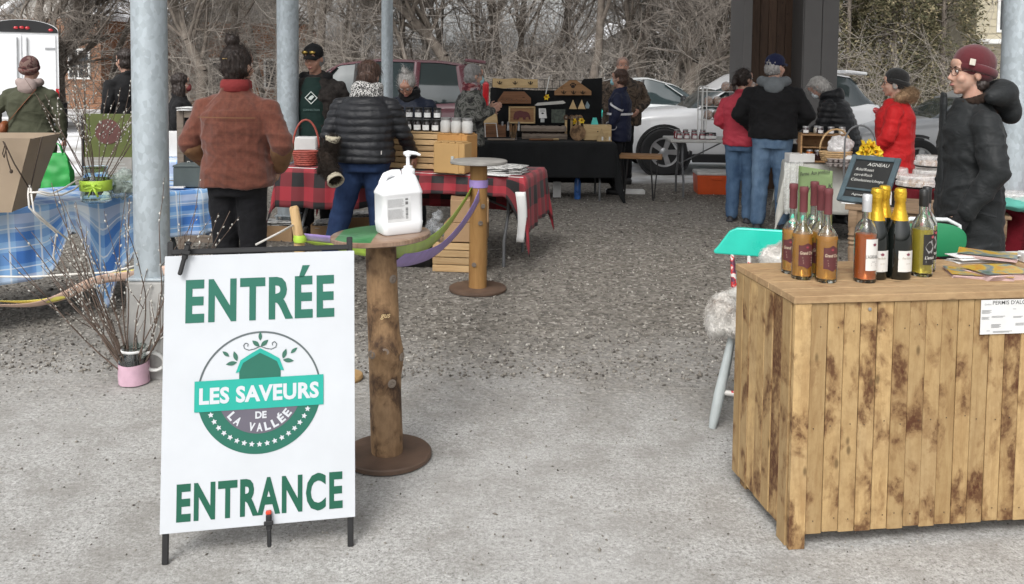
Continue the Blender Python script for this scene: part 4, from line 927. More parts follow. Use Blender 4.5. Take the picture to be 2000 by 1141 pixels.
def daffodil(label, loc, s=1.0, group=None, n=1, cat='flower'):
    p = thing('daffodil', label, cat, loc, group=group); Y1 = mat('daffodil_petal', (.72,.52,.02,1), .6); Y2 = mat('daffodil_cup', (.62,.33,.01,1), .6)
    rn = random.Random(int(loc[0]*1000))
    for j in range(n):
        M = Matrix.Translation(Vector((rn.uniform(-.05,.05), rn.uniform(-.03,.03), rn.uniform(0,.05)))*(n > 1)*s) @ Euler((R(70+rn.uniform(-40,25)), 0, rn.uniform(-1,1))).to_matrix().to_4x4()
        for k in range(6):
            a = k*math.pi/3; mb = MB(); T = M @ Matrix.Rotation(a,4,'Z')
            mb.add([(.006*s,0,0),(.022*s,-.014*s,.006*s),(.04*s,0,.0),(.022*s,.014*s,.006*s),(.022*s,0,-.002)], [(0,1,4),(1,2,4),(2,3,4),(3,0,4)], T); mb.build('petal', Y1, p)
        MB().lathe([(.007*s,0),(.010*s,.014*s),(.015*s,.022*s),(.008*s,.012*s)], 10, M=M, cap=False).build('cup', Y2, p, 60)
    return p
for (x_, y_, lab) in ((1068,190,'yellow daffodil hung on a white stem before the grid backdrop'),(1122,237,'left yellow daffodil under the slice pendants'),(1136,236,'yellow daffodil beside the wooden chest')): daffodil(lab.replace('left ',''), A(x_, y_, bl.y+.33 if y_ > 200 else dB-.05), 1.15)
dq = bpy.data.objects['daffodil']; MB().tube([A(1066,184,dB-.04)-dq.location, A(1071,160,dB-.02)-dq.location, A(1073,150,dB)-dq.location], .006, 6).build('stem', PAPER, dq)
p, c = board_at('white sign arrow board across the black backdrop', [(1044,206),(1050,201),(1100,197),(1105,201),(1100,203),(1050,206.5)], mat('whitewashed', (.5,.49,.46,1), .8), d=dB-.12, cat='sign', name='arrow_board')
p, c = board_at('small white notice card with a dark emblem on a stand', [(1052,212),(1066,212),(1068,231),(1053,231)], PAPER, th=.004, d=bl.y+.36, cat='notice', name='notice_card')
MB().ell((0,-.004,0),(.016,.002,.01)).build('emblem', INK, p); MB().box((0,.01,-.09),(.05,.03,.05),b=.004).build('stand', mat('clear_stand', (.4,.42,.42,1), .2), p)
for k in range(3): MB().box((0,-.002,.045-.012*k),(.06,.001,.003)).build('text_line', INK, p)
p, c = board_at('small grey picture panel with dim green leaves', [(1077,214),(1104,214),(1104,240),(1077,240)], mat('grey_green_panel', (.06,.075,.06,1), .7, var=.6, vs=25), th=.012, d=bl.y+.46, cat='picture', name='leaf_panel')
p, c = board_at('blue round pendant hung at the end of the black drape', [(1143,207),(1147,198),(1152,206),(1150,212),(1145,212)], mat('grey_blue', (.2,.27,.3,1), .6), d=dB-.12, cat='pendant', name='blue_pendant')
for k, (px, w_, lab) in enumerate(((980,.34,'long flat board along the front of the craft table'),(1058,.30,'round dowel board lying in the middle of the craft table'),(1075,.22,'pale cutting board lying flat on the craft table'))):
    p = thing('flat_board', lab, 'board', (onB(px,.08+.06*k), bl.y+.08+.06*k, .737)); MB().box((0,0,.009),(w_,.1,.018),b=.006).build('board', (GREYW,BROWNW,PALEW)[k], p)
for k, (px, col, lab) in enumerate(((1052,'blue','blue can on the gravel under the left of the black table'),(1128,'blue','blue wrapped bottle under the right of the black table'))):
    p = thing('drink_can', lab, 'can', (A(px,360,bl.y+.2).x, bl.y+.2, 0)); MB().lathe([(.04,0),(.042,.02),(.042,.2),(.03,.26),(.02,.30)], 16).build('can', mat('blue_wrap', (.03,.10,.30,1), .3, var=.5, vs=14), p, 50)
o = MB().box((0,0,.11),(.1,.05,.2),b=.004).build('white_carton', mat('grey_carton', (.35,.35,.34,1), .8)); o.location = (A(1088,360,bl.y+.25).x, bl.y+.25, .0); tag(o, 'pale carton on the gravel under the black table', 'carton')
# bench with hairpin legs
g0 = A(1210,302,10.9); g1 = A(1296,306,10.6); p = thing('hairpin_bench', 'live edge wooden bench top on black hairpin legs', 'bench', (g0.x, 10.85, 0), math.atan2(-.1, g1.x-g0.x)); wL = g1.x-g0.x+.02; hz = A(1250,306,10.75).z
MB().box((wL/2,0,hz),(wL,.28,.05),b=.008).build('plank', OAK, p)
for x in (.05, wL-.1):
    for y in (-.09,.09): MB().tube([(x-.04,y,hz-.02),(x-.005,y,.01),(x+.005,y,.005),(x+.01,y,.01),(x+.05,y,hz-.02)], .006, 6).build('leg', BLKM, p)
o = MB().box((0,0,.025),(.5,.16,.05),b=.004).build('white_plank', WHT); o.location = (A(1222,378,11.3).x, 11.35, 0); tag(o, 'short white plank lying under the hairpin bench', 'plank')
# bread table with wire rack and jam jars
tl = A(1312,276,10.95); zt = tl.z; p = table('grey folding table carrying the bread rack and jam jars', tl.x+.85, 11.3, R(-1), 1.7, .7, zt+.02)
def onT(px, fy): return A(px, 275, 10.95+fy).x
for k in range(5): jar('jar of red jam with a white label on the grey table', Matrix.Translation((onT(1326+15*k,.1+.0*k), 11.05, zt+.021)), .038, .075, JAMR, LIDS, 'red jam jars on the grey table', PAPER)
for k in range(4): jar('jar of red jam in the back row on the grey table', Matrix.Translation((onT(1322+17*k,.2), 11.17, zt+.021)), .038, .1, JAMR, LIDS, 'back row jam jars on the grey table', PAPER)
for k in range(2): jar('black jam jar with a white label beside the rack foot', Matrix.Translation((onT(1381+12*k,.1), 11.05, zt+.021)), .036, .07, JAMD, LIDB, 'black jam jars beside the rack', PAPER)
p = thing('bread_rack', 'white wire rack holding three rows of wrapped bread', 'rack', (onT(1371,.12), 11.07, zt+.021)); rw, rh = .95, A(1375,172,11.2).z-zt
for x in (0, .05, rw, rw+.05): MB().tube([(x,0,0),(x,0,rh-.02),(x+.02,.02,rh),(x+.02,.26,rh),(x,.28,rh-.02),(x,.28,0)], .007, 6).build('rack_upright', WHT, p, 60)
for zf in (.36,.62,.9):
    for k in range(8): MB().tube([(0,.02+.034*k,zf*rh),(rw+.05,.02+.034*k,zf*rh)], .0035, 5).build('shelf_wire', WHT, p)
BRD = mat('bread_crust', (.36,.20,.12,1), .6, var=.35, vs=18); FLM = film('bread_film', (.8,.78,.76,1), .35)
for r_, zf in enumerate((.36,.62,.9)):
    for k in range(9):
        if r_ == 2 and k < 2: continue
        c0 = p.location+Vector((.10+.108*k, .12, zf*rh+.004)); q = thing('bread_loaf', ['wrapped loaf on the bottom shelf of the wire rack','wrapped loaf on the middle shelf of the wire rack','wrapped loaf on the top shelf of the wire rack'][r_], 'bread', c0, 0, ['bottom row of loaves','middle row of loaves','top row of loaves'][r_])
        if k == 0: mb = MB(); mb.ell((0,0,.05),(.05,.1,.05)); mb.ell((0,0,.085),(.045,.09,.035)); lm = vox(mb, .012, 2, lambda co, no: .008*noise.noise(co*30), 'loaf', BRD); mb2 = MB(); mb2.ell((0,0,.055),(.055,.108,.055)); mb2.ell((0,-.09,.10),(.03,.02,.03)); mb2.ell((0,0,.09),(.05,.098,.038)); fm = vox(mb2, .012, 1, lambda co, no: .012*noise.noise(co*26), 'wrapper', FLM)
        obj('loaf', lm, q); obj('wrapper', fm, q)
# cooler
g = G(1402,381); p = thing('cooler', 'orange cooler with a white lid on the gravel', 'cooler', (g.x, g.y+.2, 0), R(-2)); ORC = mat('orange_plastic', (.60,.085,.018,1), .4, var=.08); W_ = .52
MB().loft([[(sx_*W_/2*k, sy_*.17*k, z) for sx_, sy_ in ((-1,-1),(1,-1),(1,1),(-1,1))] for z, k in ((0,.93),(.02,.95),(.25,1.0))]).build('tub', ORC, p); MB().box((0,0,.275),(W_*1.03,.36,.05),b=.015).build('lid', mat('white_plastic', (.55,.55,.53,1), .5), p); MB().box((0,-.175,.2),(.14,.02,.03),b=.006).build('handle', ORC, p)
# ================================================================ people
def camo(name, cols):
    if name in MATS: return MATS[name]
    t = NT(name); c = t.coord(); n = t.noise(c, 9, 5, .6, 1.0); m = t.noise(c, 30, 3)
    col = t.ramp(n, [(0, cols[0]), (.42, cols[1]), (.5, cols[2]), (.58, cols[3])], 'CONSTANT')
    t.P(Base_Color=t.mix(t.math('MULTIPLY', m, .3), col, cols[0]), Roughness=.9); t.bump(t.noise(c, 40, 4), .3, .004); MATS[name] = t.m; return t.m
def denim(name, lo, hi):
    if name in MATS: return MATS[name]
    t = NT(name); c = t.coord((1,1,.5)); n = t.noise(c, 5, 6, .65); f = t.noise(t.coord((60,60,4)), 3, 2)
    col = t.mix(t.math('MULTIPLY', f, .3), t.ramp(n, [(.3, lo), (.72, hi)]), lo)
    t.P(Base_Color=col, Roughness=.9, Specular_IOR_Level=.2); t.bump(t.noise(c, 25, 5), .3, .006); MATS[name] = t.m; return t.m
def skin(name, col):
    if name in MATS: return MATS[name]
    t = NT(name); c = t.coord(); n = t.noise(c, 14, 4)
    t.bump(t.noise(c, 260, 3), .25, .002); t.P(Base_Color=t.ramp(n, [(.3, tuple(x*f for x, f in zip(col, (.85,.7,.66)))+(1,)), (.55, tuple(x*f for x, f in zip(col, (.97,.93,.92)))+(1,)), (.75, tuple(col)+(1,))]), Roughness=.6, Subsurface_Weight=.12, Subsurface_Scale=.02)
    t.p.inputs['Subsurface Radius'].default_value = (1,.35,.2); MATS[name] = t.m; return t.m
def hairmat(name, lo, hi):
    if name in MATS: return MATS[name]
    t = NT(name); c = t.coord((30,30,5)); n = t.noise(c, 4, 4, .6, .8)
    t.P(Base_Color=t.ramp(n, [(.3, lo), (.7, hi)]), Roughness=.5); t.bump(n, .7, .004); MATS[name] = t.m; return t.m
def knit(name, col):
    if name in MATS: return MATS[name]
    t = NT(name); c = t.coord(); w = t.n('TexWave', i_Vector=c, i_Scale=60, i_Distortion=1.0, wave_type='BANDS', bands_direction='Z'); n = t.noise(c, 60, 3)
    t.P(Base_Color=t.mix(t.math('MULTIPLY', n, .5), col, tuple(x*.5 for x in col[:3])+(1,)), Roughness=.95, Sheen_Weight=.3); t.bump(t.math('ADD', w.outputs['Fac'], n), .4, .004); MATS[name] = t.m; return t.m
SK = skin('fair_skin', (.52,.33,.25)); SK2 = skin('ruddy_skin', (.50,.29,.21))
EYE = mat('eye_dark', (.02,.015,.012,1), .2); EYEW = mat('eye_white', (.6,.58,.55,1), .3); LIP = mat('lip', (.36,.15,.13,1), .5)
WIRE = mat('spectacle_frame', (.08,.05,.04,1), .3, metal=.6); BLKLEA = mat('black_leather', (.012,.012,.013,1), .5, bump=.2)
MASKB = cloth('mask_blue', (.30,.56,.62,1), .05, .8); MASKR = cloth('mask_red', (.25,.06,.06,1))
HB = hairmat('dark_brown_hair', (.012,.008,.007,1), (.045,.03,.024,1)); HG = hairmat('grey_hair', (.26,.25,.24,1), (.58,.56,.53,1)); HBR = hairmat('brown_hair', (.028,.015,.011,1), (.12,.065,.045,1)); HSG = hairmat('short_grey_hair', (.16,.155,.15,1), (.4,.39,.38,1))
def sstep(a, b, x): x = max(0, min(1, (x-a)/(b-a))); return x*x*(3-2*x)
class Pose:
    def __init__(s, lean=0, side=0):
        s.lean = lean; s.side = side
    def b(s, p):
        p = Vector(p); f = sstep(.80, 1.25, p.z)
        M = Matrix.Rotation(-s.lean*f, 3, 'X') @ Matrix.Rotation(s.side*f, 3, 'Y'); o = Vector((0,0,.93))
        return o + M @ (p-o)
    def M(s, p):
        return Matrix.Translation(s.b(p)) @ Matrix.Rotation(-s.lean, 4, 'X') @ Matrix.Rotation(s.side, 4, 'Y')
def ringat(pose, z, rx, ry, yo=0, xo=0, n=20, e=2.3):
    out = []
    for i in range(n):
        a = 2*math.pi*i/n; c, s_ = math.cos(a), math.sin(a)
        out.append(tuple(pose.b((xo+rx*math.copysign(abs(c)**(2/e), c), yo+ry*math.copysign(abs(s_)**(2/e), s_), z))))
    return out
def hand(mb, w, d, side, palm=None, curl=.5):
    w = Vector(w); d = Vector(d).normalized(); x = Vector((1,0,0))*side if palm is None else Vector(palm)
    n = (x-d*x.dot(d)).normalized(); acr = d.cross(n).normalized()      # n: back of the hand, acr: across the knuckles
    for k in range(-1, 2): mb.cap(w+acr*.022*k*.6, w+d*.085+acr*.026*k, .019, .016, 8, 3)
    for k, ln in enumerate((.066,.075,.07,.055)):
        a = w+d*.085+acr*(.031-.0205*k); d1 = (d-n*curl*.5).normalized(); b = a+d1*ln*.55; d2 = (d-n*curl*1.3).normalized()
        mb.cap(a-d*.012, b, .0092, .0085, 8, 3); mb.cap(b, b+d2*ln*.5, .0085, .007, 8, 3)
    a = w+d*.025+acr*.03; b = a+(d*.7+acr*.8-n*.3).normalized()*.045; mb.cap(w+d*.02+acr*.015, a, .016, .0135, 8, 3); mb.cap(a, b, .0125, .010, 8, 3); mb.cap(b, b+(d-n*.3).normalized()*.03, .010, .008, 8, 3)
def head_mb(mb, M, fem=True):
    mb.ell((0,-.012,.028), (.074,.094,.09), 18, 12, M=M); mb.ell((0,.028,-.03), (.062,.066,.075), 16, 10, M=M)
    mb.ell((0,.046,-.082), (.036,.036,.03), 12, 8, M=M); mb.ell((0,.062,-.10), (.02,.02,.015), 10, 6, M=M)
    for s in (-1,1):
        mb.ell((s*.036,.058,-.028), (.028,.028,.028), 10, 7, M=M); mb.ell((s*.077,-.012,-.012), (.010,.019,.031), 10, 8, M=M)
        mb.ell((s*.03,.077,.03), (.026,.014,.01), 10, 6, M=M); mb.ell((s*.011,.092,-.034), (.009,.01,.008), 8, 6, M=M)
    q = lambda p: M @ Vector(p)
    mb.cap(q((0,.083,.018)), q((0,.106,-.026)), .009, .0125, 10, 3); mb.ell((0,.08,-.062), (.024,.016,.013), 12, 6, M=M)
    mb.ell((0,.07,.055), (.055,.025,.035), 12, 8, M=M)
ARM0 = dict(L=((-.255,-.04,1.13), (-.245,.07,.90)), R=((.255,-.04,1.13), (.245,.07,.90)))
def person(label, x, y, face, H=1.68, lean=0, side=0, yaw=0, pitch=0, roll=0, arms=None, hands=False, jacket=None, hem=.86, wide=1.0, deep=1.0, style='plain', puff=.0,
           trousers=None, leg=1.0, shoe=None, hair=None, hat=None, extra=None, vx=.012, skinm=None, face_on=True, specs=False, mask=None, feet=None, stance=.09, sleeve=1.0, collar=True, z=0, flare=0):
    ps = Pose(R(lean), R(side)); k = H/1.70; sm = skinm or SK
    p = thing('person', label, 'person', (x, y, z), R(face)); p.scale = (k, k, k)
    am = dict(ARM0); am.update(arms or {})
    HM = ps.M((0,.005,1.47)) @ Matrix.Rotation(R(yaw), 4, 'Z') @ Matrix.Rotation(-R(pitch), 4, 'X') @ Matrix.Rotation(R(roll), 4, 'Y') @ Matrix.Translation((0,.018,.125))
    # body: one continuous skin
    mb = MB(); head_mb(mb, HM)
    mb.cap(ps.b((0,-.015,1.38)), HM @ Vector((0,-.02,-.06)), .058, .052, 14, 4)
    mb.loft([ringat(ps, zz, rx, ry) for zz, rx, ry in ((.84,.13,.09),(.95,.145,.1),(1.1,.13,.095),(1.26,.14,.10),(1.33,.11,.08),(1.40,.07,.06),(1.44,.05,.05))])
    kn = {}
    for s, n in ((-1,'L'),(1,'R')):
        sh = ps.b((s*.14,-.01,1.31)); e, w = map(Vector, am[n])
        mb.cap(sh, e, .038, .036, 10, 3); mb.cap(e, w, .036, .026, 10, 3); hand(mb, w, w-e, s)
        hp = Vector((s*.085,0,.88)); an = Vector((s*stance,-.01,.09)) if not feet else Vector(feet[n]); kv = (hp+an)/2+Vector((0,.03,.02)); kn[n] = (hp, kv, an)
        mb.cap(hp, kv, .06, .045, 10, 3); mb.cap(kv, an, .045, .032, 10, 3)
    voxobj('body', mb, .0065 if hands else max(.0085, vx*.8), sm, p, 3)
    # coat
    jm = jacket; mb = MB(); W, Dp = wide, deep
    secs = [(hem, .185+flare, .135+flare*.6), (max(hem+.05, .93), .185+flare*.5, .14+flare*.3), (1.06,.170,.13), (1.2,.182,.137), (1.29,.184,.135), (1.345,.16,.115), (1.40,.11,.09), (1.445,.075,.072)]
    if hem < .8: secs.insert(1, (.82, .185+flare*.7, .138+flare*.4))
    mb.loft([ringat(ps, zz, rx*W+puff, ry*W*Dp+puff) for zz, rx, ry in secs])
    for s, n in ((-1,'L'),(1,'R')):
        sh = ps.b((s*(.165*W+puff*.5),-.01,1.325)); e, w = map(Vector, am[n])
        mb.cap(sh, e, (.072+puff*.8)*sleeve, (.062+puff*.7)*sleeve, 14, 4); mb.cap(e, e.lerp(w, .93), (.06+puff*.7)*sleeve, (.046+puff*.5)*sleeve, 14, 4)
        mb.cap(ps.b((s*.065,-.005,1.395)), sh, .05+puff*.4, .066+puff*.6, 12, 4)
    if collar: mb.tube([ps.b((.072*math.cos(a), -.005+.075*math.sin(a), 1.452+.02*math.sin(a)*-1)) for a in [i*math.pi/8 for i in range(17)]], .022, 8)
    seed = len(label)*3.1
    def disp(co, no):
        q = co*6+Vector((seed,0,0)); d = .006*noise.noise(Vector((q.x, q.y, q.z*1.6)))+.004*noise.noise(q*2.6)
        if style == 'puffer': d += .013*abs(math.sin(math.pi*(co.z+.01*noise.noise(co*5))/.062))**.6-.008
        elif style == 'soft': d += .010*noise.noise(Vector((co.x*4, co.y*4, co.z*13+seed)))
        else:
            f = noise.noise(Vector((co.x*5+co.z*6, co.y*5, co.z*11+seed))); g_ = noise.noise(Vector((co.x*9-co.z*4, co.y*9, co.z*8+seed*2))); d += .0075*max(0,1-abs(f)*3.2)+.0045*max(0,1-abs(g_)*4)-.003
        return d
    voxobj('jacket', mb, vx, jm, p, 4, disp)
    # trousers
    if trousers:
        mb = MB(); mb.loft([ringat(ps, zz, rx, ry) for zz, rx, ry in ((.80,.15*leg,.115*leg),(.88,.172*leg,.128*leg),(1.0,.165*leg,.12*leg),(1.05,.15,.11))])
        for n in 'LR':
            hp, kv, an = kn[n]; mb.cap(hp+Vector((0,0,-.02)), kv, .092*leg, .072*leg, 14, 4); mb.cap(kv, an+Vector((0,0,.0)), .072*leg, .062*leg, 14, 4)
        voxobj('trousers', mb, vx, trousers, p, 4, lambda co, no: .007*noise.noise(Vector((co.x*7, co.y*7, co.z*12+seed)))+.004*noise.noise(co*22))
    for n, s in (('L',-1),('R',1)):
        an = kn[n][2]; mb = MB(); mb.ell((an.x+s*.01, an.y+.10, .045), (.048,.07,.042), 12, 8); mb.ell((an.x, an.y-.01, .055), (.042,.06,.055), 12, 8); mb.ell((an.x+s*.005, an.y+.04,.04), (.045,.10,.04), 12, 8); mb.cap((an.x,an.y,.06),(an.x,an.y,.13),.045,.05)
        mb.box((an.x+s*.005, an.y+.04, .012), (.085,.24,.024), b=.01)
        voxobj('shoe', mb, .012, shoe or BLKLEA, p, 3)
    # face
    if face_on:
        hm = HM
        for s in (-1,1):
            MB().ell((s*.031,.0815,.012), (.0135,.008,.0075), 10, 6, M=hm).build('eye', EYEW, p, 180); MB().ell((s*.031,.0875,.012), (.0062,.0035,.0062), 10, 6, M=hm).build('iris', EYE, p, 180)
            MB().tube([hm @ Vector(v) for v in ((s*.015,.09,.031),(s*.032,.09,.037),(s*.05,.08,.032))], [.003,.0036,.002], 6).build('eyebrow', hair[0] if hair else HB, p, 180)
        if not mask: MB().ell((0,.094,-.062), (.021,.007,.0075), 12, 6, M=hm).build('lips', LIP, p, 180)
    if specs:
        mb = MB()
        for s in (-1,1):
            mb.tube([HM @ Vector((s*.034+.026*math.cos(a), .1-.012*abs(math.cos(a))*(1 if math.cos(a)*s > 0 else 0), .008+.021*math.sin(a))) for a in [i*math.pi/8 for i in range(17)]], .0018, 6)
            mb.tube([HM @ Vector(v) for v in ((s*.06,.09,.014),(s*.079,.06,.016),(s*.081,-.01,.012))], .0018, 6)
        mb.tube([HM @ Vector(v) for v in ((-.009,.101,.012),(0,.104,.016),(.009,.101,.012))], .0018, 6)
        mb.build('glasses', WIRE, p, 180)
    if mask:
        mb = MB(); mb.ell((0,.074,-.045), (.056,.044,.048), 18, 12, M=HM); mb.ell((0,.092,-.02), (.026,.022,.026), 12, 8, M=HM)
        voxobj('face_mask', mb, .006, mask, p, 2, lambda co, no: .0012*math.sin(co.z*500))
        MB().tube([HM @ Vector(v) for v in ((-.05,.085,-.02),(-.074,.04,-.014),(-.083,-.02,0))], .0016, 5).build('mask_loop', EYEW, p); MB().tube([HM @ Vector(v) for v in ((.05,.085,-.02),(.074,.04,-.014),(.083,-.02,0))], .0016, 5).build('mask_loop', EYEW, p)
    hd = lambda a, sc=90: (lambda co, no: a*noise.noise(Vector((co.x*sc, co.y*sc, co.z*sc*.25))))
    if hair:
        hm_, kind_ = hair; mb = MB()
        mb.ell((0,-.024,.036), (.084,.098,.092) if not hat else (.078,.09,.082), 18, 12, M=HM)
        if kind_ == 'bun':
            mb.ell((0,-.03,-.01), (.082,.09,.085), 16, 10, M=HM); mb.ell((-.012,-.045,.155), (.043,.04,.036), 12, 8, M=HM); mb.ell((-.03,-.05,.178), (.022,.022,.02), 10, 8, M=HM); mb.ell((0,-.06,-.06), (.05,.045,.05), 12, 8, M=HM)
        elif kind_ == 'pony':
            mb.ell((0,-.03,.0), (.08,.088,.085), 16, 10, M=HM); mb.ell((0,-.135,.02), (.035,.04,.035), 12, 8, M=HM); mb.ell((0,-.16,-.03), (.03,.028,.06), 12, 8, M=HM); mb.ell((.005,-.16,-.09), (.022,.02,.05), 10, 8, M=HM)
        elif kind_ == 'topknot':
            mb.ell((0,-.03,.0), (.082,.088,.08), 16, 10, M=HM); mb.ell((0,-.05,.13), (.03,.035,.04), 12, 8, M=HM); mb.ell((.02,-.07,.15), (.022,.03,.03), 12, 8, M=HM)
        elif kind_ == 'bob':
            mb.ell((0,-.035,-.01), (.092,.092,.10), 16, 10, M=HM); mb.ell((0,-.045,-.06), (.085,.07,.06), 16, 10, M=HM); mb.ell((0,.05,.085), (.06,.035,.03), 12, 8, M=HM)
        elif kind_ == 'long':
            for s in (-1,1): mb.ell((s*.065,-.01,-.07), (.038,.06,.13), 12, 10, M=HM)
            mb.ell((0,-.05,-.08), (.085,.06,.15), 16, 10, M=HM); mb.ell((0,-.02,.05), (.098,.105,.09), 16, 10, M=HM)
        elif kind_ == 'short':
            mb.ell((0,-.04,-.02), (.083,.083,.07), 16, 10, M=HM)
            if not hat: mb.ell((0,-.03,.06), (.09,.10,.08), 16, 10, M=HM)
        ho = voxobj('hair', mb, .008, hm_, p, 2, hd(.011))
        if kind_ != 'none' and not hat: strands(ho, 900 if vx < .012 else 500, .075, .0011, {'bun':(0,-.1,.9),'topknot':(0,-.2,.9),'pony':(0,-.9,-.1)}.get(kind_, (0,-.25,-.9)), hm_, ho, int(seed), .3, .07)
    if hat:
        hm_, kind_ = hat[:2]; mb = MB()
        if kind_ == 'cap':
            mb.ell((0,-.008,.055), (.089,.105,.082), 18, 12, M=HM); mb.ell((0,-.012,.035), (.089,.104,.04), 18, 10, M=HM); o = voxobj('cap', mb, .007, hm_, p, 2)
            mb = MB(); mb.grid(lambda u, v: HM @ Vector(((u-.5)*.15*(1-.25*v*v), .088+.078*v*(1-.35*(2*u-1)**2)-.05*(2*u-1)**2, .052-.018*v-.028*(2*u-1)**2)), 10, 6); mb.grid(lambda u, v: HM @ Vector(((.5-u)*.15*(1-.25*v*v), .088+.078*v*(1-.35*(2*u-1)**2)-.05*(2*u-1)**2, .047-.018*v-.028*(2*u-1)**2)), 10, 6); mb.build('peak', hm_, o, 180)
            MB().ell((0,-.01,.139), (.008,.008,.005), 8, 6, M=HM).build('button', hm_, o, 180)
        else:
            mb.ell((0,-.022,.058), (.094,.112,.104), 18, 12, rot=(R(16),0,0), M=HM); mb.ell((0,-.05,.055), (.086,.09,.092), 18, 12, M=HM); mb.ell((0,-.04,.0), (.092,.088,.05), 18, 10, rot=(R(18),0,0), M=HM)
            o = voxobj('knit_hat', mb, .008, hm_, p, 3)
            mb = MB(); mb.tube([HM @ (Matrix.Rotation(R(17), 4, 'X') @ Vector((.092*math.cos(a), -.022+.108*math.sin(a), .03))) for a in [i*math.pi/12 for i in range(25)]], .012, 8, sq=2.0); mb.build('cuff', hm_, o, 180)
            if len(hat) > 2: MB().box(HM @ Vector((hat[2]*.104,.035,.062)), (.004,.034,.034), rot=(HM.to_3x3().normalized() @ Euler((R(10),0,R(-12*hat[2]))).to_matrix()), b=.001).build('hat_label', hat[3], o)
    if extra: extra(p, ps, HM, am)
    return p
def hood(mt, r=.05, w=.12, y=-.085, zz=1.46, name='hood', big=1.0):
    def f(p, ps, HM, am):
        mb = MB(); mb.tube([ps.b((w*math.cos(a), -.005+(y*-1)*math.sin(a)*(1 if math.sin(a) < 0 else .8), zz+.012*math.cos(a*2))) for a in [i*math.pi/10 for i in range(21)]], [r*(1+.25*max(0,-math.sin(i*math.pi/10))) for i in range(21)], 12)
        mb.ell(ps.b((0, y-.035, zz-.03)), (.10*big,.06*big,.09*big), 14, 10)
        voxobj(name, mb, .01, mt, p, 4, lambda co, no: .006*noise.noise(co*16))
    return f
def scarf(mt, r=.055, w=.085, zz=1.475, name='scarf'):
    def f(p, ps, HM, am):
        mb = MB()
        for j, dz in ((0,-.025),(1,.03)):
            mb.tube([ps.b((w*math.cos(a), .0+.09*math.sin(a), zz+dz+.012*math.sin(a*3+j))) for a in [i*math.pi/10 for i in range(21)]], r*.8, 12)
        voxobj(name, mb, .01, mt, p, 3, lambda co, no: .008*noise.noise(co*28))
    return f
def both(*fs):
    def f(*a):
        for q in fs: q(*a)
    return f
# -- woman in the rust jacket
RUST = NT('rust_wool'); c = RUST.coord(); n = RUST.noise(c, 40, 4); s3 = RUST.n('SeparateXYZ', i_0=c)
ln = RUST.math('LESS_THAN', RUST.math('PINGPONG', s3.outputs[2], .035), .003); ln2 = RUST.math('LESS_THAN', RUST.math('PINGPONG', s3.outputs[0], .03), .0028)
RUST.P(Base_Color=RUST.mix(RUST.math('MULTIPLY', RUST.math('ADD', ln, ln2), .12), RUST.ramp(n, [(.3,(.10,.030,.018,1)),(.7,(.155,.048,.029,1))]), (.19,.09,.055,1)), Roughness=.95, Sheen_Weight=.2); RUST.bump(RUST.noise(c, 70, 3), .3, .003); RUST = RUST.m
TAN = cloth('tan_suede', (.19,.10,.05,1)); REDC = cloth('red_collar', (.22,.03,.03,1))
BLK = cloth('black_cloth', (.012,.012,.013,1), .2); BLK2 = cloth('black_trouser', (.010,.010,.012,1), .2)
def rustx(p, ps, HM, am):
    mb = MB(); mb.tube([ps.b((.079*math.cos(a), -.008+.08*math.sin(a), 1.475)) for a in [i*math.pi/10 for i in range(21)]], .017, 8, sq=2.4); mb.build('collar', REDC, p, 180)
    for n in 'LR':
        e, w = map(Vector, am[n]); mb = MB(); mb.cap(e.lerp(w,.12), e.lerp(w,.8), .073, .06, 14, 4); voxobj('sleeve_patch', mb, .012, TAN, p, 3, lambda co, no: .006*noise.noise(co*14))
    MB().box(HM @ Vector((0,-.118,.045)), (.055,.006,.006), b=.002).build('hair_pin', mat('brass', (.5,.36,.16,1), .3, metal=.8), p)
    MB().grid(lambda u, v: ps.b(((u-.5)*.36, -.150-.026*math.sin(u*3.14), 1.285+.005*v)), 12, 2).build('yoke_seam', TAN, p, 180)
person('person seen from behind in a rust brown jacket with dark hair in a bun', gat(462,5.35), 5.35, -6, 1.70, arms=dict(L=((-.295,-.03,1.12),(-.215,.13,.96)), R=((.30,-.03,1.12),(.215,.13,.96))), jacket=RUST, hem=.855, wide=1.19, flare=.006, sleeve=1.08,
       trousers=BLK2, leg=1.12, hair=(HB,'bun'), extra=rustx, vx=.010, yaw=-12, collar=True)
# -- woman in the quilted jacket
PUF = cloth('black_quilted_nylon', (.020,.021,.024,1), .2, .45, sheen=0); NAVYJ = denim('navy_denim', (.012,.022,.06,1), (.03,.06,.14,1))
SCF = NT('speckled_knit'); c = SCF.coord(); n = SCF.noise(c, 85, 2); SCF.P(Base_Color=SCF.ramp(n, [(.47,(.03,.03,.03,1)),(.53,(.6,.59,.57,1))]), Roughness=.95); SCF.bump(n, .6, .006); SCF = SCF.m
def quiltx(p, ps, HM, am):
    scarf(SCF, .062, .09, 1.455)(p, ps, HM, am)
    MB().box(ps.b((.19,-.155,.965)), (.006,.004,.03)).build('tag', EYEW, p)
person('person in a black quilted jacket and blue jeans bending over the crate of jars', gat(712,6.95), 6.95, -8, 1.64, lean=7, pitch=14, arms=dict(L=((-.30,-.02,1.10),(-.27,.10,.88)), R=((.30,.10,1.12),(.335,.30,.915))), hands=True,
       jacket=PUF, hem=.88, wide=1.32, style='puffer', puff=.012, trousers=NAVYJ, leg=1.3, hair=(HBR,'short'), extra=quiltx, vx=.010, stance=.13, feet=dict(L=(-.26,-.10,.09), R=(.13,.06,.09)))
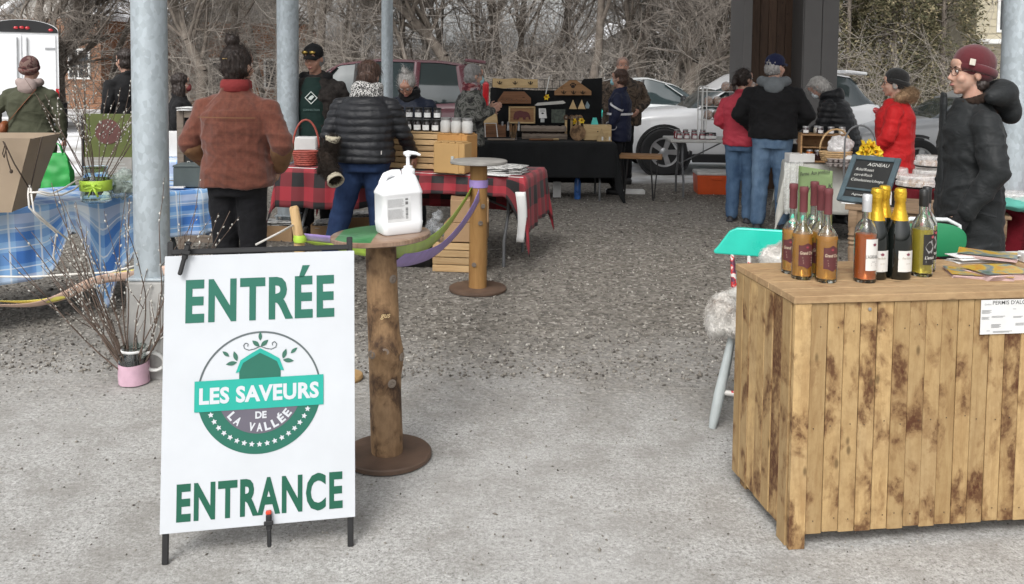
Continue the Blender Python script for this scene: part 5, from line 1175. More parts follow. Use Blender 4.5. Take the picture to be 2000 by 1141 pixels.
# -- man in the black cap
GRNSW = cloth('dark_green_sweater', (.012,.03,.026,1)); DKPL = cloth('dark_checked_wool', (.028,.024,.022,1), .6, vs=30); MASKX = None
def capx(p, ps, HM, am):
    mb = MB(); mb.loft([ringat(ps, z_, rx, ry*1.05, .05) for z_, rx, ry in ((.80,.15,.135),(1.0,.15,.14),(1.2,.145,.145),(1.34,.12,.12),(1.43,.07,.085))]); voxobj('sweater', mb, .012, GRNSW, p, 3, lambda co, no: .005*noise.noise(co*14))
    hood(BLK, .04, .115, -.075, 1.42, 'hood')(p, ps, HM, am)
    M_ = ps.M((-.02,.213,1.255)) @ Matrix.Rotation(R(90),4,'X') @ Matrix.Rotation(R(180),4,'Y'); wm = mat('print_white', (.6,.66,.63,1), .8)
    fr = MB(); s = .058
    for i in range(4):
        a0, a1 = math.pi/2*i, math.pi/2*(i+1); q = lambda r_, a: (r_*math.cos(a), r_*math.sin(a))
        fr.flat([q(s,a0), q(s,a1), q(s*.84,a1), q(s*.84,a0)], 0, M_)
    fr.flat([(-.03,-.012),(.0,-.02),(.03,.01),(.012,.024),(-.01,.012)], 0, M_); fr.build('emblem', wm, p)
    t = text_mb('CONNECTION', w=.15, h=.018, bold=.01); t.v = [tuple(M_ @ Vector((x_+.0, y_-.115, 0))) for x_, y_, _ in t.v]; t.build('lettering', mat('print_dim', (.10,.16,.15,1), .8), p)
    mb = MB()
    for s_ in (-1,1): mb.ell((s_*.035,.098,.075), (.03,.014,.017), 10, 6, M=HM)
    mb.build('sunglasses', mat('amber_lens', (.35,.24,.06,1), .1, metal=.7), p, 180)
person('person in a black cap and open coat over a green sweater behind the plaid table', gat(618,8.35), 8.35, 176, 1.80, lean=3, pitch=9, yaw=-6, jacket=DKPL, hem=.80, wide=1.3, trousers=BLK2, hat=(BLK,'cap'), hair=(HSG,'short'), extra=capx, vx=.013, skinm=SK2)
# -- grey haired woman looking down
NVY = cloth('navy_nylon', (.012,.017,.032,1), .2, .5)
person('person with a grey topknot and glasses looking down behind the honey jars', gat(806,8.55), 8.55, 172, 1.60, lean=14, pitch=30, jacket=NVY, hem=.82, wide=1.22, trousers=BLK2, hair=(HG,'topknot'), specs=True, vx=.013, skinm=SK2, extra=scarf(BLK, .04, .085, 1.455))
# -- masked, camouflage
CAM1 = camo('grey_camouflage', [(.02,.02,.02,1),(.09,.09,.08,1),(.20,.20,.18,1),(.05,.055,.045,1)]); CAM2 = camo('brown_camouflage', [(.022,.017,.013,1),(.085,.06,.042,1),(.14,.10,.07,1),(.035,.028,.022,1)])
SCFR = camo('rose_scarf', [(.12,.02,.03,1),(.3,.1,.1,1),(.35,.3,.3,1),(.06,.05,.08,1)])
person('person in a grey camouflage jacket and blue mask beside the minivan', gat(916,9.6), 9.6, -68, 1.63, lean=4, arms=dict(L=((-.2,.05,1.12),(-.05,.28,1.22)), R=((.22,.03,1.12),(.08,.27,1.2))), hands=True, jacket=CAM1, hem=.80, wide=1.22, trousers=BLK2, hair=(HSG,'short'), specs=True, mask=MASKB, vx=.013, extra=scarf(SCFR, .035, .08, 1.46))
person('burly person in a brown camouflage jacket behind the masked person in navy', gat(1216,12.4), 12.4, 178, 1.78, jacket=CAM2, hem=.80, wide=1.45, deep=1.1, trousers=BLK2, hair=(mat('shaved_hair', (.30,.21,.17,1), .7),'none'), vx=.015, skinm=SK2, arms=dict(L=((-.33,0,1.12),(-.2,.2,1.0)), R=((.33,0,1.12),(.2,.2,1.0))))
def navyx(p, ps, HM, am):
    rf = mat('reflective_tape', (.62,.63,.65,1), .35); 
    e, w = map(Vector, am['L']); s = ps.b((-.2,-.01,1.365))
    mb = MB(); d = (e-s).normalized()
    q = s.lerp(e,.62); mb.tube([q+Vector((.088*math.cos(a)*1, .088*math.sin(a), .05*math.sin(a))) for a in [i*math.pi/8 for i in range(17)]], .004, 6, sq=4); mb.build('sleeve_stripe', rf, p, 180)
    mb = MB(); mb.loft([ringat(ps, z_, .218, .172) for z_ in (1.10,1.13)], cap=False); mb.build('chest_stripe', rf, p, 180)
    mb = MB(); q = e.lerp(w,.75); mb.tube([q+Vector((.07*math.cos(a), .07*math.sin(a), .05*math.sin(a+1))) for a in [i*math.pi/8 for i in range(17)]], .004, 6, sq=3.4); mb.build('cuff_stripe', rf, p, 180)
person('person in a navy jacket with white stripes and a blue mask by the black table', gat(1212,11.3), 11.3, 68, 1.60, jacket=cloth('navy_sport', (.012,.016,.042,1), .15, .6), hem=.74, wide=1.12, trousers=BLK2, hair=(HBR,'short'), mask=MASKB, vx=.013, extra=navyx, stance=.08, arms=dict(L=((-.25,-.02,1.12),(-.22,.08,.90))))
# -- couple by the bread table
PINK = cloth('coral_red_shell', (.46,.045,.07,1), .12, .6); JEAN = denim('mid_blue_jeans', (.045,.09,.165,1), (.21,.31,.44,1)); JEAN2 = denim('blue_jeans', (.035,.07,.14,1), (.14,.23,.35,1)); BLKF = cloth('black_fleece', (.008,.008,.009,1), .3); GRYH = cloth('grey_hood', (.14,.155,.165,1))
SHOE = mat('dark_shoe', (.03,.03,.035,1), .6)
person('person with a dark ponytail in a coral red jacket and jeans at the bread table', gat(1452,9.25), 9.25, -30, 1.62, yaw=-28, jacket=PINK, hem=.86, wide=1.16, trousers=JEAN2, leg=1.14, hair=(HB,'pony'), vx=.012, shoe=SHOE, arms=dict(L=((-.26,-.02,1.12),(-.12,.2,1.0)), R=((.25,0,1.12),(.12,.2,1.0))))
person('person in a black jacket, grey hood and navy cap with hands forward', gat(1512,8.85), 8.85, -16, 1.76, yaw=-42, jacket=BLKF, hem=.90, wide=1.32, flare=-.01, sleeve=1.1, trousers=JEAN, leg=1.17, hat=(cloth('navy_cap', (.012,.016,.05,1)),'cap'), hair=(HSG,'short'), specs=True, extra=hood(GRYH, .048, .12, -.08, 1.45), vx=.012, shoe=SHOE, stance=.12, arms=dict(L=((-.335,-.03,1.13),(-.2,.15,.99)), R=((.335,-.03,1.13),(.2,.15,.99))))
# -- right side
person('person with white hair in a black padded coat bending over the jam crate', gat(1652,9.3), 9.3, 58, 1.62, lean=20, pitch=26, jacket=cloth('black_padded', (.014,.015,.017,1), .2, .45), hem=.74, wide=1.25, style='puffer', puff=.01, trousers=BLK2, hair=(HG,'bob'), mask=mat('white_mask', (.62,.68,.70,1), .8), vx=.013, extra=hood(cloth('black_padded', (0,0,0,1)), .045, .11, -.075, 1.45), arms=dict(L=((-.24,.2,1.08),(-.16,.38,.95)), R=((.24,.2,1.08),(.16,.38,.95))))
REDCO = cloth('bright_red_parka', (.50,.014,.016,1), .1, .65); 
def redx(p, ps, HM, am):
    mb = MB(); mb.tube([ps.b((.125*math.cos(a), -.01+.115*math.sin(a), 1.455-.04*math.sin(a))) for a in [i*math.pi/12+math.pi for i in range(13)]], [.03+.035*math.sin(i*math.pi/12) for i in range(13)], 12)
    fo = voxobj('fur_trim', mb, .009, cloth('tan_fur', (.33,.22,.13,1), .35, .95, .8, 90), p, 1, lambda co, no: .010*noise.noise(co*40)); strands(fo, 1800, .035, .0012, (0,0,0), MATS['tan_fur'], fo, 3, 1.0, .9, 'fur')
    e, w = map(Vector, am['L']); sh = ps.b((-.17,-.01,1.365)); MB().box(sh.lerp(e,.25)+Vector((-.088,0,0)), (.008,.04,.04), b=.003).build('sleeve_badge', mat('badge', (.07,.03,.02,1), .6), p)
    mb = MB(); 
    for s in (-1,1): mb.ell((s*.076,-.005,-.01), (.010,.03,.045), 10, 8, M=HM)
    voxobj('headband', mb, .008, cloth('grey_band', (.3,.29,.27,1)), p)
person('person in a bright red parka with tan fur trim and black beanie', gat(1752,7.9), 7.9, 62, 1.60, yaw=10, jacket=REDCO, hem=.70, wide=1.28, puff=.006, trousers=BLK2, hat=(knit('black_knit', (.012,.012,.012,1)),'beanie'), hair=(HG,'none'), specs=True, vx=.011, extra=redx, arms=dict(L=((-.27,.04,1.10),(-.2,.2,.92)), R=((.27,.0,1.1),(.22,.15,.92))))
DKC = cloth('charcoal_parka', (.017,.019,.020,1), .12, .6); BUR = knit('burgundy_knit', (.105,.010,.016,1))
def darkx(p, ps, HM, am):
    mb = MB()
    mb.tube([ps.b((.14*math.cos(a), -.02+.13*math.sin(a), 1.47-.02*math.sin(a))) for a in [i*math.pi/12+math.pi for i in range(13)]], [.03+.05*math.sin(i*math.pi/12) for i in range(13)], 14)
    mb.ell(ps.b((0,-.155,1.45)), (.125,.085,.065), 16, 12, rot=(R(35),0,0)); mb.ell(ps.b((0,-.19,1.395)), (.105,.055,.075), 16, 12); mb.ell(ps.b((0,-.12,1.485)), (.12,.09,.045), 16, 10)
    voxobj('hood', mb, .010, DKC, p, 5, lambda co, no: .006*noise.noise(co*12))
    mb = MB(); mb.tube([ps.b((.085*math.cos(a), -.02+.085*math.sin(a), 1.46-.035*math.sin(a))) for a in [i*math.pi/12 for i in range(25)]], [.026]*25, 10); voxobj('fur_collar', mb, .009, cloth('dark_fur', (.022,.013,.009,1), .4, .95, .8, 90), p, 1, lambda co, no: .012*noise.noise(co*80))
    mb = MB(); mb.loft([ringat(ps, z_, rx, .016, .148) for z_, rx in ((.78,.035),(1.0,.04),(1.25,.04),(1.42,.035),(1.49,.03))]); voxobj('front_placket', mb, .01, DKC, p, 3, lambda co, no: .004*noise.noise(co*20))
    e, w = map(Vector, am['L']); mb = MB(); q = w
    hand(mb, w-(w-e).normalized()*.01, w-e, -1, curl=.7); voxobj('glove', mb, .006, BLK, p, 2, lambda co, no: .006)
    e2, w2 = map(Vector, am['R']); mb = MB(); hand(mb, w2-(w2-e2).normalized()*.01, w2-e2, 1, curl=.7); voxobj('glove', mb, .006, BLK, p, 2, lambda co, no: .006)
    MB().box(ps.b((-.262,.02,.865)), (.012,.15,.012), rot=(R(14),0,0), b=.004).build('pocket_flap', DKC, p)
    mb = MB(); mb.ell((0,-.05,-.06), (.075,.05,.05), 14, 10, M=HM); voxobj('nape_hair', mb, .007, HB, p, 2, lambda co, no: .006*noise.noise(co*60))
person('person in a long charcoal hooded parka and burgundy beanie facing the bottles', gat(1902,4.78), 4.78, 80, 1.70, yaw=8, jacket=DKC, hem=.58, wide=1.14, deep=.98, flare=.010, puff=.004, sleeve=1.06, trousers=BLK2, hat=(BUR,'beanie', -1, mat('cream_tag', (.6,.55,.47,1), .8)), hair=(HB,'none'), specs=True, vx=.009, hands=True, extra=darkx,
       arms=dict(L=((-.30,-.03,1.09),(-.27,.10,.86)), R=((.26,-.05,1.1),(.22,.02,.88))), stance=.1)
# -- left side
OLV = cloth('olive_coat', (.062,.066,.042,1), .15); 
def olivx(p, ps, HM, am):
    hood(cloth('pinkish_hood', (.34,.27,.25,1)), .042, .10, -.075, 1.46)(p, ps, HM, am)
    OR = mat('orange_leather', (.22,.065,.022,1), .5)
    mb = MB(); mb.tube([ps.b((.10,-.155,1.40)), ps.b((.0,-.175,1.27)), ps.b((-.12,-.17,1.12)), ps.b((-.2,-.14,1.02))], .012, 6, sq=.3); mb.build('bag_strap', OR, p, 180)
    mb = MB(); mb.ell((-.235,-.06,.98), (.05,.11,.085), 14, 10); voxobj('shoulder_bag', mb, .01, OR, p, 2, lambda co, no: .004*noise.noise(co*30))
TART = camo('tartan_knit', [(.05,.02,.02,1),(.14,.05,.045,1),(.2,.13,.11,1),(.08,.03,.03,1)])
person('person in an olive coat with orange shoulder bag carrying the green tote', gat(58,9.0), 9.0, 14, 1.64, yaw=-10, jacket=OLV, hem=.66, wide=1.24, flare=.02, trousers=BLK2, hat=(TART,'beanie'), hair=(HB,'none'), vx=.013, extra=olivx, hands=True, arms=dict(L=((-.33,-.03,1.16),(-.38,.2,1.06)), R=((.29,-.02,1.12),(.31,.04,.86))))
person('dark dressed person mostly hidden by the wide pole behind the green board', gat(246,9.9), 9.9, 60, 1.76, jacket=BLK, hem=.74, wide=1.25, trousers=BLK2, hair=(HB,'short'), vx=.015)
person('person with long black hair and a red mask near the chalk menu', gat(350,9.4), 9.4, -72, 1.50, jacket=BLK, hem=.74, wide=1.15, trousers=BLK2, hair=(HB,'long'), mask=MASKR, vx=.014)
# ================================================================ left: blue check table and its things
fa, fb = Vector((-3.35,4.72)), Vector((-2.12,6.07)); rzL = math.atan2(fb.y-fa.y, fb.x-fa.x); uL = (fb-fa).normalized(); vL = Vector((-uL.y, uL.x)); LL = (fb-fa).length
cL = (fa+fb)/2+vL*.38
table('folding table with dark legs under the blue checked cloth', cL.x, cL.y, rzL, LL, .76, .735, legs=mat('slate_leg', (.06,.075,.085,1), .5))
def dropL(s, t_):
    if t_ > -.3: return .55
    w = lambda c, r: math.exp(-((s-c)/r)**2)
    return max(.25, .70-.42*w(-.02,.09)+.42*w(.17,.075)-.22*sstep(.25,.5,s))
o = drape(LL/2, .38, .742, .64, 5, 130, 70, amp=.02, dropf=dropL).build('checked_tablecloth', BLUEC, None, 180); o.location = (cL.x, cL.y, 0); o.rotation_euler = (0,0,rzL); o.modifiers.new('thickness','SOLIDIFY').thickness = .003
tag(o, 'blue and white checked cloth with one corner hanging low', 'tablecloth')
TZ = .747
# tan trough
TANW = mat('tan_board', (.33,.255,.18,1), .75, var=.12, vs=3, bump=.15)
c0 = A(103, 266, 5.05); p = thing('board_trough', 'tan tapered wooden trough laced with brown cord on the blue table', 'trough', (c0.x-.555, 5.0, TZ), R(8)); hT = c0.z-TZ
fr = lambda y0, y1, th: [(-.40,y0,0),(.36,y0,0),(.5,y1,hT),(-.54,y1,hT),(-.40,y0+th,0),(.36,y0+th,0),(.5,y1+th,hT),(-.54,y1+th,hT)]
Q = [(0,1,2,3),(7,6,5,4),(0,4,5,1),(1,5,6,2),(2,6,7,3),(3,7,4,0)]
MB().add(fr(-.12,-.2,.018), Q).build('front_board', TANW, p); MB().add(fr(.16,.24,.018), Q).build('rear_board', TANW, p)
for s, (x0_, x1_) in ((1,(.345,.482)),(-1,(-.385,-.525))): MB().add([(x0_,-.1,.003),(x0_+.016*s,-.1,.003),(x1_+.016*s,-.18,hT-.004),(x1_,-.18,hT-.004),(x0_,.158,.003),(x0_+.016*s,.158,.003),(x1_+.016*s,.238,hT-.004),(x1_,.238,hT-.004)], Q).build('side_board', TANW, p)
CORD = mat('brown_cord', (.05,.035,.025,1), .9); ROPE = mat('white_rope', (.62,.60,.56,1), .85, bump=.5, bs=120)
Mi = (Matrix.Translation(p.location) @ Matrix.Rotation(R(8),4,'Z')).inverted()
def cordpx(pts, r, mt, name, parent=None, d=4.8):
    MB().tube([(Mi @ A(*q)) if parent else A(*q) for q in pts], r, 6).build(name, mt, parent, 180)
dd = 4.80
cordpx([(82,268,dd),(70,320,dd+.02),(60,366,dd+.05)], .004, CORD, 'cord', p); cordpx([(8,278,dd),(28,320,dd+.02),(56,366,dd+.05)], .004, CORD, 'cord', p); cordpx([(6,276,dd),(12,290,dd),(8,308,dd),(5,300,dd),(10,282,dd),(14,310,dd),(21,333,dd)], .0035, CORD, 'cord', p); MB().ell(Mi @ A(22,335,dd), (.009,.009,.012)).build('cord_end', CORD, p)
MB().ell((-.44,-.19,hT*.55),(.035,.02,.05)).build('orange_mark', mat('rust_mark', (.4,.16,.05,1), .8), p)
mb = MB()
for q in ([(57,362,4.86),(55,380,4.84),(57,405,4.8),(75,425,4.86),(110,455,4.95),(104,500,4.98),(118,540,5.0)], [(60,362,4.86),(62,385,4.84),(66,412,4.8),(88,432,4.88),(112,452,4.95),(135,470,5.02)], [(58,376,4.84),(72,376,4.84),(95,382,4.88),(120,381,4.95),(145,370,5.15),(160,358,5.35)], [(62,377,4.84),(80,374,4.86),(100,379,4.9),(128,366,5.05),(150,352,5.3),(185,352,5.4)]):
    mb.tube([A(*v) for v in q], .0055, 7)
tag(mb.build('white_rope', ROPE, None, 180), 'white rope knotted to the tan trough and trailing over the blue cloth', 'rope')
mb = MB(); mb.tube([A(-30,540,4.9), A(60,541,4.85), A(140,536,4.8), A(215,532,4.7), A(262,520,4.66)], .006, 7); tag(mb.build('barrier_rope', ROPE, None, 180), 'white barrier rope stretched to the wide pole', 'rope')
# twisted ribbon
def ribbon(name, label, pts, w, mt, tw0=0.0, tw1=0.0, n=40, off=(0,0,0)):
    P = [A(*q) for q in pts]; m = len(P)-1
    def cen(t):
        i = min(int(t*m), m-1); f = t*m-i; p0, p1, p2, p3 = P[max(i-1,0)], P[i], P[i+1], P[min(i+2,m)]
        return .5*((2*p1)+(p2-p0)*f+(2*p0-5*p1+4*p2-p3)*f*f+(3*p1-p0-3*p2+p3)*f**3)
    mb = MB()
    def fn(u, v):
        c = cen(u); t_ = (cen(min(1,u+.02))-cen(max(0,u-.02))).normalized(); up = (Vector((0,0,1))-t_*t_.z).normalized(); sd_ = t_.cross(up); a = tw0+(tw1-tw0)*u
        return c+(up*math.cos(a)+sd_*math.sin(a))*(v-.5)*w+Vector(off)
    mb.grid(fn, n, 3); o = mb.build(name, mt, None, 180); o.modifiers.new('thickness','SOLIDIFY').thickness = .0012; return tag(o, label, 'ribbon')
LIME = mat('lime_ribbon', (.42,.62,.07,1), .5); PURP = mat('lilac_ribbon', (.36,.26,.58,1), .5); YEL = mat('yellow_ribbon', (.62,.56,.12,1), .5); PEA = mat('peach_ribbon', (.60,.42,.33,1), .5)
ribbon('peach_ribbon', 'peach ribbon twisted with yellow between the poles', [(-20,597,4.7),(60,596,4.7),(120,580,4.7),(190,548,4.56),(260,538,4.45),(330,528,4.38)], .055, PEA, R(65), R(10))
ribbon('yellow_ribbon', 'yellow ribbon twisted with peach between the poles', [(-20,590,4.68),(50,592,4.68),(110,584,4.68),(190,548,4.63),(250,535,4.50),(330,524,4.42)], .034, YEL, R(70), R(-50), off=(0,.02,0))
# stake with lime and lilac ribbon
st = A(580,440,4.95); p = thing('wooden_stake', 'peeled wooden stake with a cut top tied with ribbons', 'stake', (st.x, st.y, 0))
top_ = A(574,403,4.95)
MB().tube([(.035,0,-.02),(.02,0,.3),(.01,.01,.6),(top_.x-st.x,0,top_.z-.01),(top_.x-st.x-.002,0,top_.z)], [.034,.032,.031,.027,.02], 10).build('shaft', wood('peeled_wood', (.50,.35,.18,1), (.33,.2,.09,1), axis=2), p, 50)
MB().ell((.012,-.02,.62),(.012,.012,.018)).build('knot', PALEW, p, 180)
MB().lathe([(.036,-.02),(.04,0),(.036,.022)], 14, Vector(A(586,466,4.95))-p.location, cap=False).build('ribbon_wrap', LIME, p, 180)
mb = MB(); mb.tube([A(572,440,4.92),A(545,455,4.8),A(500,478,4.6)], .006, 7); tag(mb.build('guy_rope', ROPE, None, 180), 'white guy rope slanting down from the wooden stake', 'rope')
S1 = (-.495, 3.476)
ribbon('lilac_ribbon', 'lilac ribbon running from the stake past the near round table', [(598,464,4.9),(650,470,4.5),(700,478,4.0),(740,486,3.57)], .055, PURP, R(30), R(20))
ribbon('lime_ribbon', 'lime ribbon from the stake wrapped behind the near round table', [(600,474,4.9),(650,482,4.5),(700,490,4.0),(745,492,3.5)], .05, LIME, R(65), R(4))
ribbon('lilac_ribbon', 'lilac ribbon looping up to the far round table', [(765,498,3.57),(805,495,3.9),(850,478,4.6),(890,440,5.3),(918,400,5.9),(934,366,6.2)], .085, PURP, R(50), R(-5), off=(.02,.012,-.025))
ribbon('lime_ribbon', 'lime ribbon looping up to the far round table', [(765,488,3.57),(800,490,3.9),(848,476,4.6),(880,445,5.3),(908,405,5.9),(928,372,6.2)], .075, LIME, R(8), R(20), off=(-.025,-.01,.008))
# vase with willow and lime bow
GLV = glass('vase_glass', (.86,.93,.90,1)); WBR = mat('willow_bark', (.12,.085,.066,1), .8, var=.3, vs=20); CAT = mat('catkin', (.50,.49,.45,1), .9)
def willow(p, base, n, hmin, hmax, spread, seed, r=.0035, bias=(0,0), bud=.008, prob=.7, low=None):
    rn = random.Random(seed); buds = MB()
    for k in range(n):
        a = rn.uniform(0,6.283); s_ = spread*math.sqrt(rn.random()); d = Vector((math.cos(a)*s_+bias[0], math.sin(a)*s_*.7+bias[1], 1)).normalized(); 
        q = Vector(base)+Vector((math.cos(a)*.02, math.sin(a)*.02, 0)); h = rn.uniform(hmin, hmax); m = 9; pts = [q.copy()]
        for i in range(m):
            d = (d+Vector((rn.gauss(0,.07), rn.gauss(0,.07), .03))).normalized(); q = q+d*h/m; pts.append(q.copy())
        o = MB().tube(pts, [r*(1.25-.09*i) for i in range(m+1)], 5).build('branch', WBR, p, 180)
        subs = [pts]
        for j in range(rn.randint(1,3)):
            i = rn.randint(3,6); e = (pts[i+1]-pts[i]).normalized()+Vector((rn.gauss(0,.45),rn.gauss(0,.45),.15)); e.normalize(); l = h*rn.uniform(.2,.4); sp = [pts[i]+e*l*f+Vector((0,0,.05*l*f*f)) for f in (0,.25,.5,.75,1)]
            MB().tube(sp, [r*.65,r*.6,r*.5,r*.4,r*.3], 4).build('twig', WBR, o, 180); subs.append(sp)
        for sp in subs:
            for i in range(len(sp)-1):
                if sp is pts and i < 4: continue
                for f in (.1,.4,.75):
                    if rn.random() < prob:
                        c = sp[i].lerp(sp[i+1], f); e = (sp[i+1]-sp[i]).normalized(); sd_ = Vector((rn.gauss(0,1),rn.gauss(0,1),0)).normalized()*.006; b = bud*rn.uniform(.6,1.15)
                        buds.ell(c+sd_, (b*.55,b*.55,b), 6, 4, rot=(e+sd_*60).to_track_quat('Z','Y').to_matrix())
    kind(buds.build('catkins', CAT, p, 180), 'stuff')
g = G(174, 399, TZ); p = thing('willow_vase', 'glass vase of pussy willow tied with a lime bow on the blue table', 'vase', (g.x, g.y+.09, TZ))
MB().lathe([(.075,0),(.088,.01),(.09,.12),(.088,.15),(.068,.175),(.068,.215),(.074,.22),(.064,.216),(.062,.18),(.082,.145),(.084,.015),(.0,.012)], 28, cap=False).build('vase', GLV, p, 50)
MB().lathe([(.0,.02),(.08,.02),(.08,.09),(0,.09)], 24, cap=False).build('water', glass('vase_water', (.75,.83,.78,1)), p, 50)
MB().lathe([(.091,.075),(.0935,.08),(.0935,.135),(.091,.14)], 30, cap=False).build('lime_band', LIME, p, 180)
mb = MB()
for s in (-1,1):
    mb.tube([(.03,-.09,.11),(.03+s*.03,-.105,.125),(.03+s*.06,-.1,.115),(.03+s*.05,-.1,.095),(.03,-.095,.105)], .008, 6, sq=.4)
    mb.tube([(.03,-.095,.105),(.03+s*.015,-.10,.08),(.03+s*.03,-.098,.045)], .01, 6, sq=.35)
mb.ell((.03,-.096,.108),(.014,.01,.012)); mb.build('bow', LIME, p, 180)
willow(p, (0,0,.05), 16, .5, .9, .7, 4, r=.003, bud=.0075, prob=.5)
# plastic bags
for k, (px, py, s, lab) in enumerate(((222,392,1.0,'crumpled clear plastic bag right of the willow vase'),(272,380,.9,'crumpled clear plastic bag beside the wide pole'))):
    g = G(px, py, TZ); mb = MB(); mb.ell((0,0,.07*s),(.11*s,.09*s,.075*s)); mb.ell((.02,0,.13*s),(.06*s,.05*s,.05*s)); o = voxobj('plastic_bag', mb, .01, film('green_bag', (.42,.50,.46,1), .55, .2), None, 1, lambda co, no: .022*noise.noise(co*26)+.01*noise.noise(co*60)); o.location = (g.x, g.y+.1, TZ+.005); tag(o, lab, 'bag')
    mb = MB(); rn = random.Random(k)
    for j in range(9): mb.ell((rn.uniform(-.06,.06),rn.uniform(-.04,.04),rn.uniform(.03,.09)),(.03,.025,.03),8,6)
    q = voxobj('greens', mb, .012, mat('bag_greens', (.05,.075,.05,1), .8, var=.4), None, 1); q.parent = o
g = G(362,368,TZ); p = thing('grey_box', 'plain grey box at the back of the blue table', 'box', (g.x+.02, g.y+.14, TZ+.002), R(5)); GB = mat('grey_green_box', (.075,.095,.095,1), .6); MB().box((0,0,.07),(.25,.2,.14),b=.005).build('box_body', GB, p); MB().box((0,0,.147),(.256,.206,.014),b=.004).build('lid', GB, p)
g = G(345,369,TZ); o = MB().box((0,0,.008),(.11,.05,.012),rot=(0,0,.1),b=.003).build('paper_roll', PAPER); o.location = (g.x, g.y, TZ+.002); tag(o, 'small folded white paper in front of the grey box', 'paper')
# tote
hx = A(112,280,8.95); p = thing('tote_bag', 'bright green tote bag hanging from the olive coat hand', 'bag', (hx.x, 8.95, hx.z-.50), R(5)); GT = mat('green_tote', (.02,.30,.055,1), .55, var=.2, vs=5)
mb = MB(); mb.loft([[(sx_*w_, sy_*dp_, z) for sx_, sy_ in ((-1,-1),(-.33,-1.25),(.33,-1.1),(1,-1),(1,1),(.33,1.2),(-.33,1.1),(-1,1))] for z, w_, dp_ in ((0,.145,.06),(.03,.155,.065),(.2,.14,.05),(.33,.11,.028),(.40,.08,.012))]); voxobj('sack', mb, .009, GT, p, 3, lambda co, no: .014*noise.noise(co*11))
for s in (-1,1): MB().tube([(-.06,s*.01,.38),(-.03,s*.012,.47),(0,0,.5),(.03,s*.012,.47),(.06,s*.01,.38)], .007, 6).build('handle', GT, p, 180)
# lime sign board and chalk menu
b0 = A(165,222,8.3); b1 = A(257,225,8.3); w_ = b1.x-b0.x; p = thing('sign_board', 'lime and grey sandwich board behind the willow vase', 'sign', ((b0.x+b1.x)/2, 8.3, 0), R(3)); zt = b0.z
LMB = mat('lime_board', (.085,.105,.022,1), .5); GYB = mat('grey_band', (.28,.30,.31,1), .5)
MB().box((0,0,zt/2+.1),(w_,.012,zt-.2),b=.003).build('panel', LMB, p); MB().box((0,-.009,zt*.56),(w_*.98,.004,.17)).build('grey_band', GYB, p); MB().lathe([(.12,0),(.12,.003)], 28, M=Matrix.Translation((0,-.008,zt-.17)) @ Matrix.Rotation(R(90),4,'X')).build('round_emblem', mat('maroon_print', (.10,.035,.03,1), .6), p)
for k in range(4): MB().box((.02*k,-.012,zt*.56+.05-.03*k),(w_*.6,.002,.006)).build('text_line', mat('pale_print', (.42,.44,.42,1), .7), p)
for s in (-1,1): MB().box((s*(w_/2+.012),-.002,zt/2),(.024,.03,zt+.02),b=.004).build('frame_post', BLKM, p)
b0 = A(346,216,7.4); p = thing('chalk_menu', 'chalk menu board with a grey wooden frame beside the rust jacket', 'menu board', (b0.x, 7.4, 0), R(-4)); zt = b0.z; w_ = .5
for x in (.03,w_-.03): MB().box((x,0,zt/2),(.06,.03,zt),b=.004).build('frame_stile', GREYW, p)
for z in (zt-.03,.12): MB().box((w_/2,0,z),(w_-.125,.028,.06),b=.004).build('frame_rail', GREYW, p)
MB().box((w_/2,.004,zt/2+.04),(w_-.12,.012,zt-.26)).build('slate', BOARD, p)
for k, s in enumerate(('Ail noir','Pesto','Dips','Mini','Don B','Yled')):
    t_ = text_mb(s, h=.032, align='LEFT'); t_.v = [(x+.085,-.004,y+zt-.16-.075*k) for x,y,_ in t_.v]; t_.build('chalk_line', CHALK, p)
papers('paper_heap', 'crumpled white papers lying on top of the chalk menu', (b0.x+.12, 7.4, zt+.005), 0, 3, .22, .1)
b0 = A(335,245,8.2); p = thing('small_stall', 'little stall table with a checked cloth beside the chalk menu', 'table', (b0.x, 8.3, 0)); MB().box((0,0,.72),(.5,.4,.03),b=.004).build('table_top', TOPW, p)
for sx_ in (-1,1):
    for sy_ in (-1,1): MB().tube([(sx_*.22,sy_*.17,.71),(sx_*.22,sy_*.17,0)], .013, 8).build('leg', BLKM, p)
o = drape(.25,.2,.737,.2,2,40,30,amp=.01).build('small_cloth', BLUEC, None, 180); o.location = (b0.x,8.3,0); tag(o, 'small blue checked cloth on the stall beside the chalk menu', 'tablecloth')
o = MB().box((0,0,.12),(.16,.12,.24),b=.006).build('white_canister', PAPER); o.location = (b0.x-.02,8.25,.74); tag(o, 'white paper carton on the small checked stall', 'carton')
# willow jar on the ground
g = G(250,758); p = thing('willow_jar', 'tall pussy willow branches in a pink wrapped glass jar on the ground', 'vase', (g.x, g.y+.07, 0))
MB().lathe([(.066,0),(.072,.01),(.072,.12),(.068,.15),(.056,.165),(.056,.185),(.06,.19),(.052,.186),(.05,.165),(.064,.145),(.067,.015),(0,.012)], 26, cap=False).build('jar', GLV, p, 50)
MB().lathe([(0,.014),(.062,.014),(.062,.13),(0,.13)], 22, cap=False).build('water', glass('jar_water', (.42,.30,.32,1)), p, 50)
MB().grid(lambda u, v: ((.0735+.0012*math.sin(u*40+v*9))*math.cos(u*6.283), (.0735+.0012*math.sin(u*40+v*9))*math.sin(u*6.283), .006+v*(.112+.012*math.sin(u*6.283))), 48, 8).build('pink_wrap', mat('pink_tape', (.55,.36,.44,1), .6, var=.1, vs=20, bump=.4, bs=30), p, 180)
MB().lathe([(.057,.163),(.061,.165),(.061,.175),(.057,.177)], 24, cap=False).build('wire_ring', PAPER, p, 180)
willow(p, (0,0,.03), 22, .55, 1.15, .62, 9, r=.0033, bias=(.05,0), bud=.0080, prob=.42)
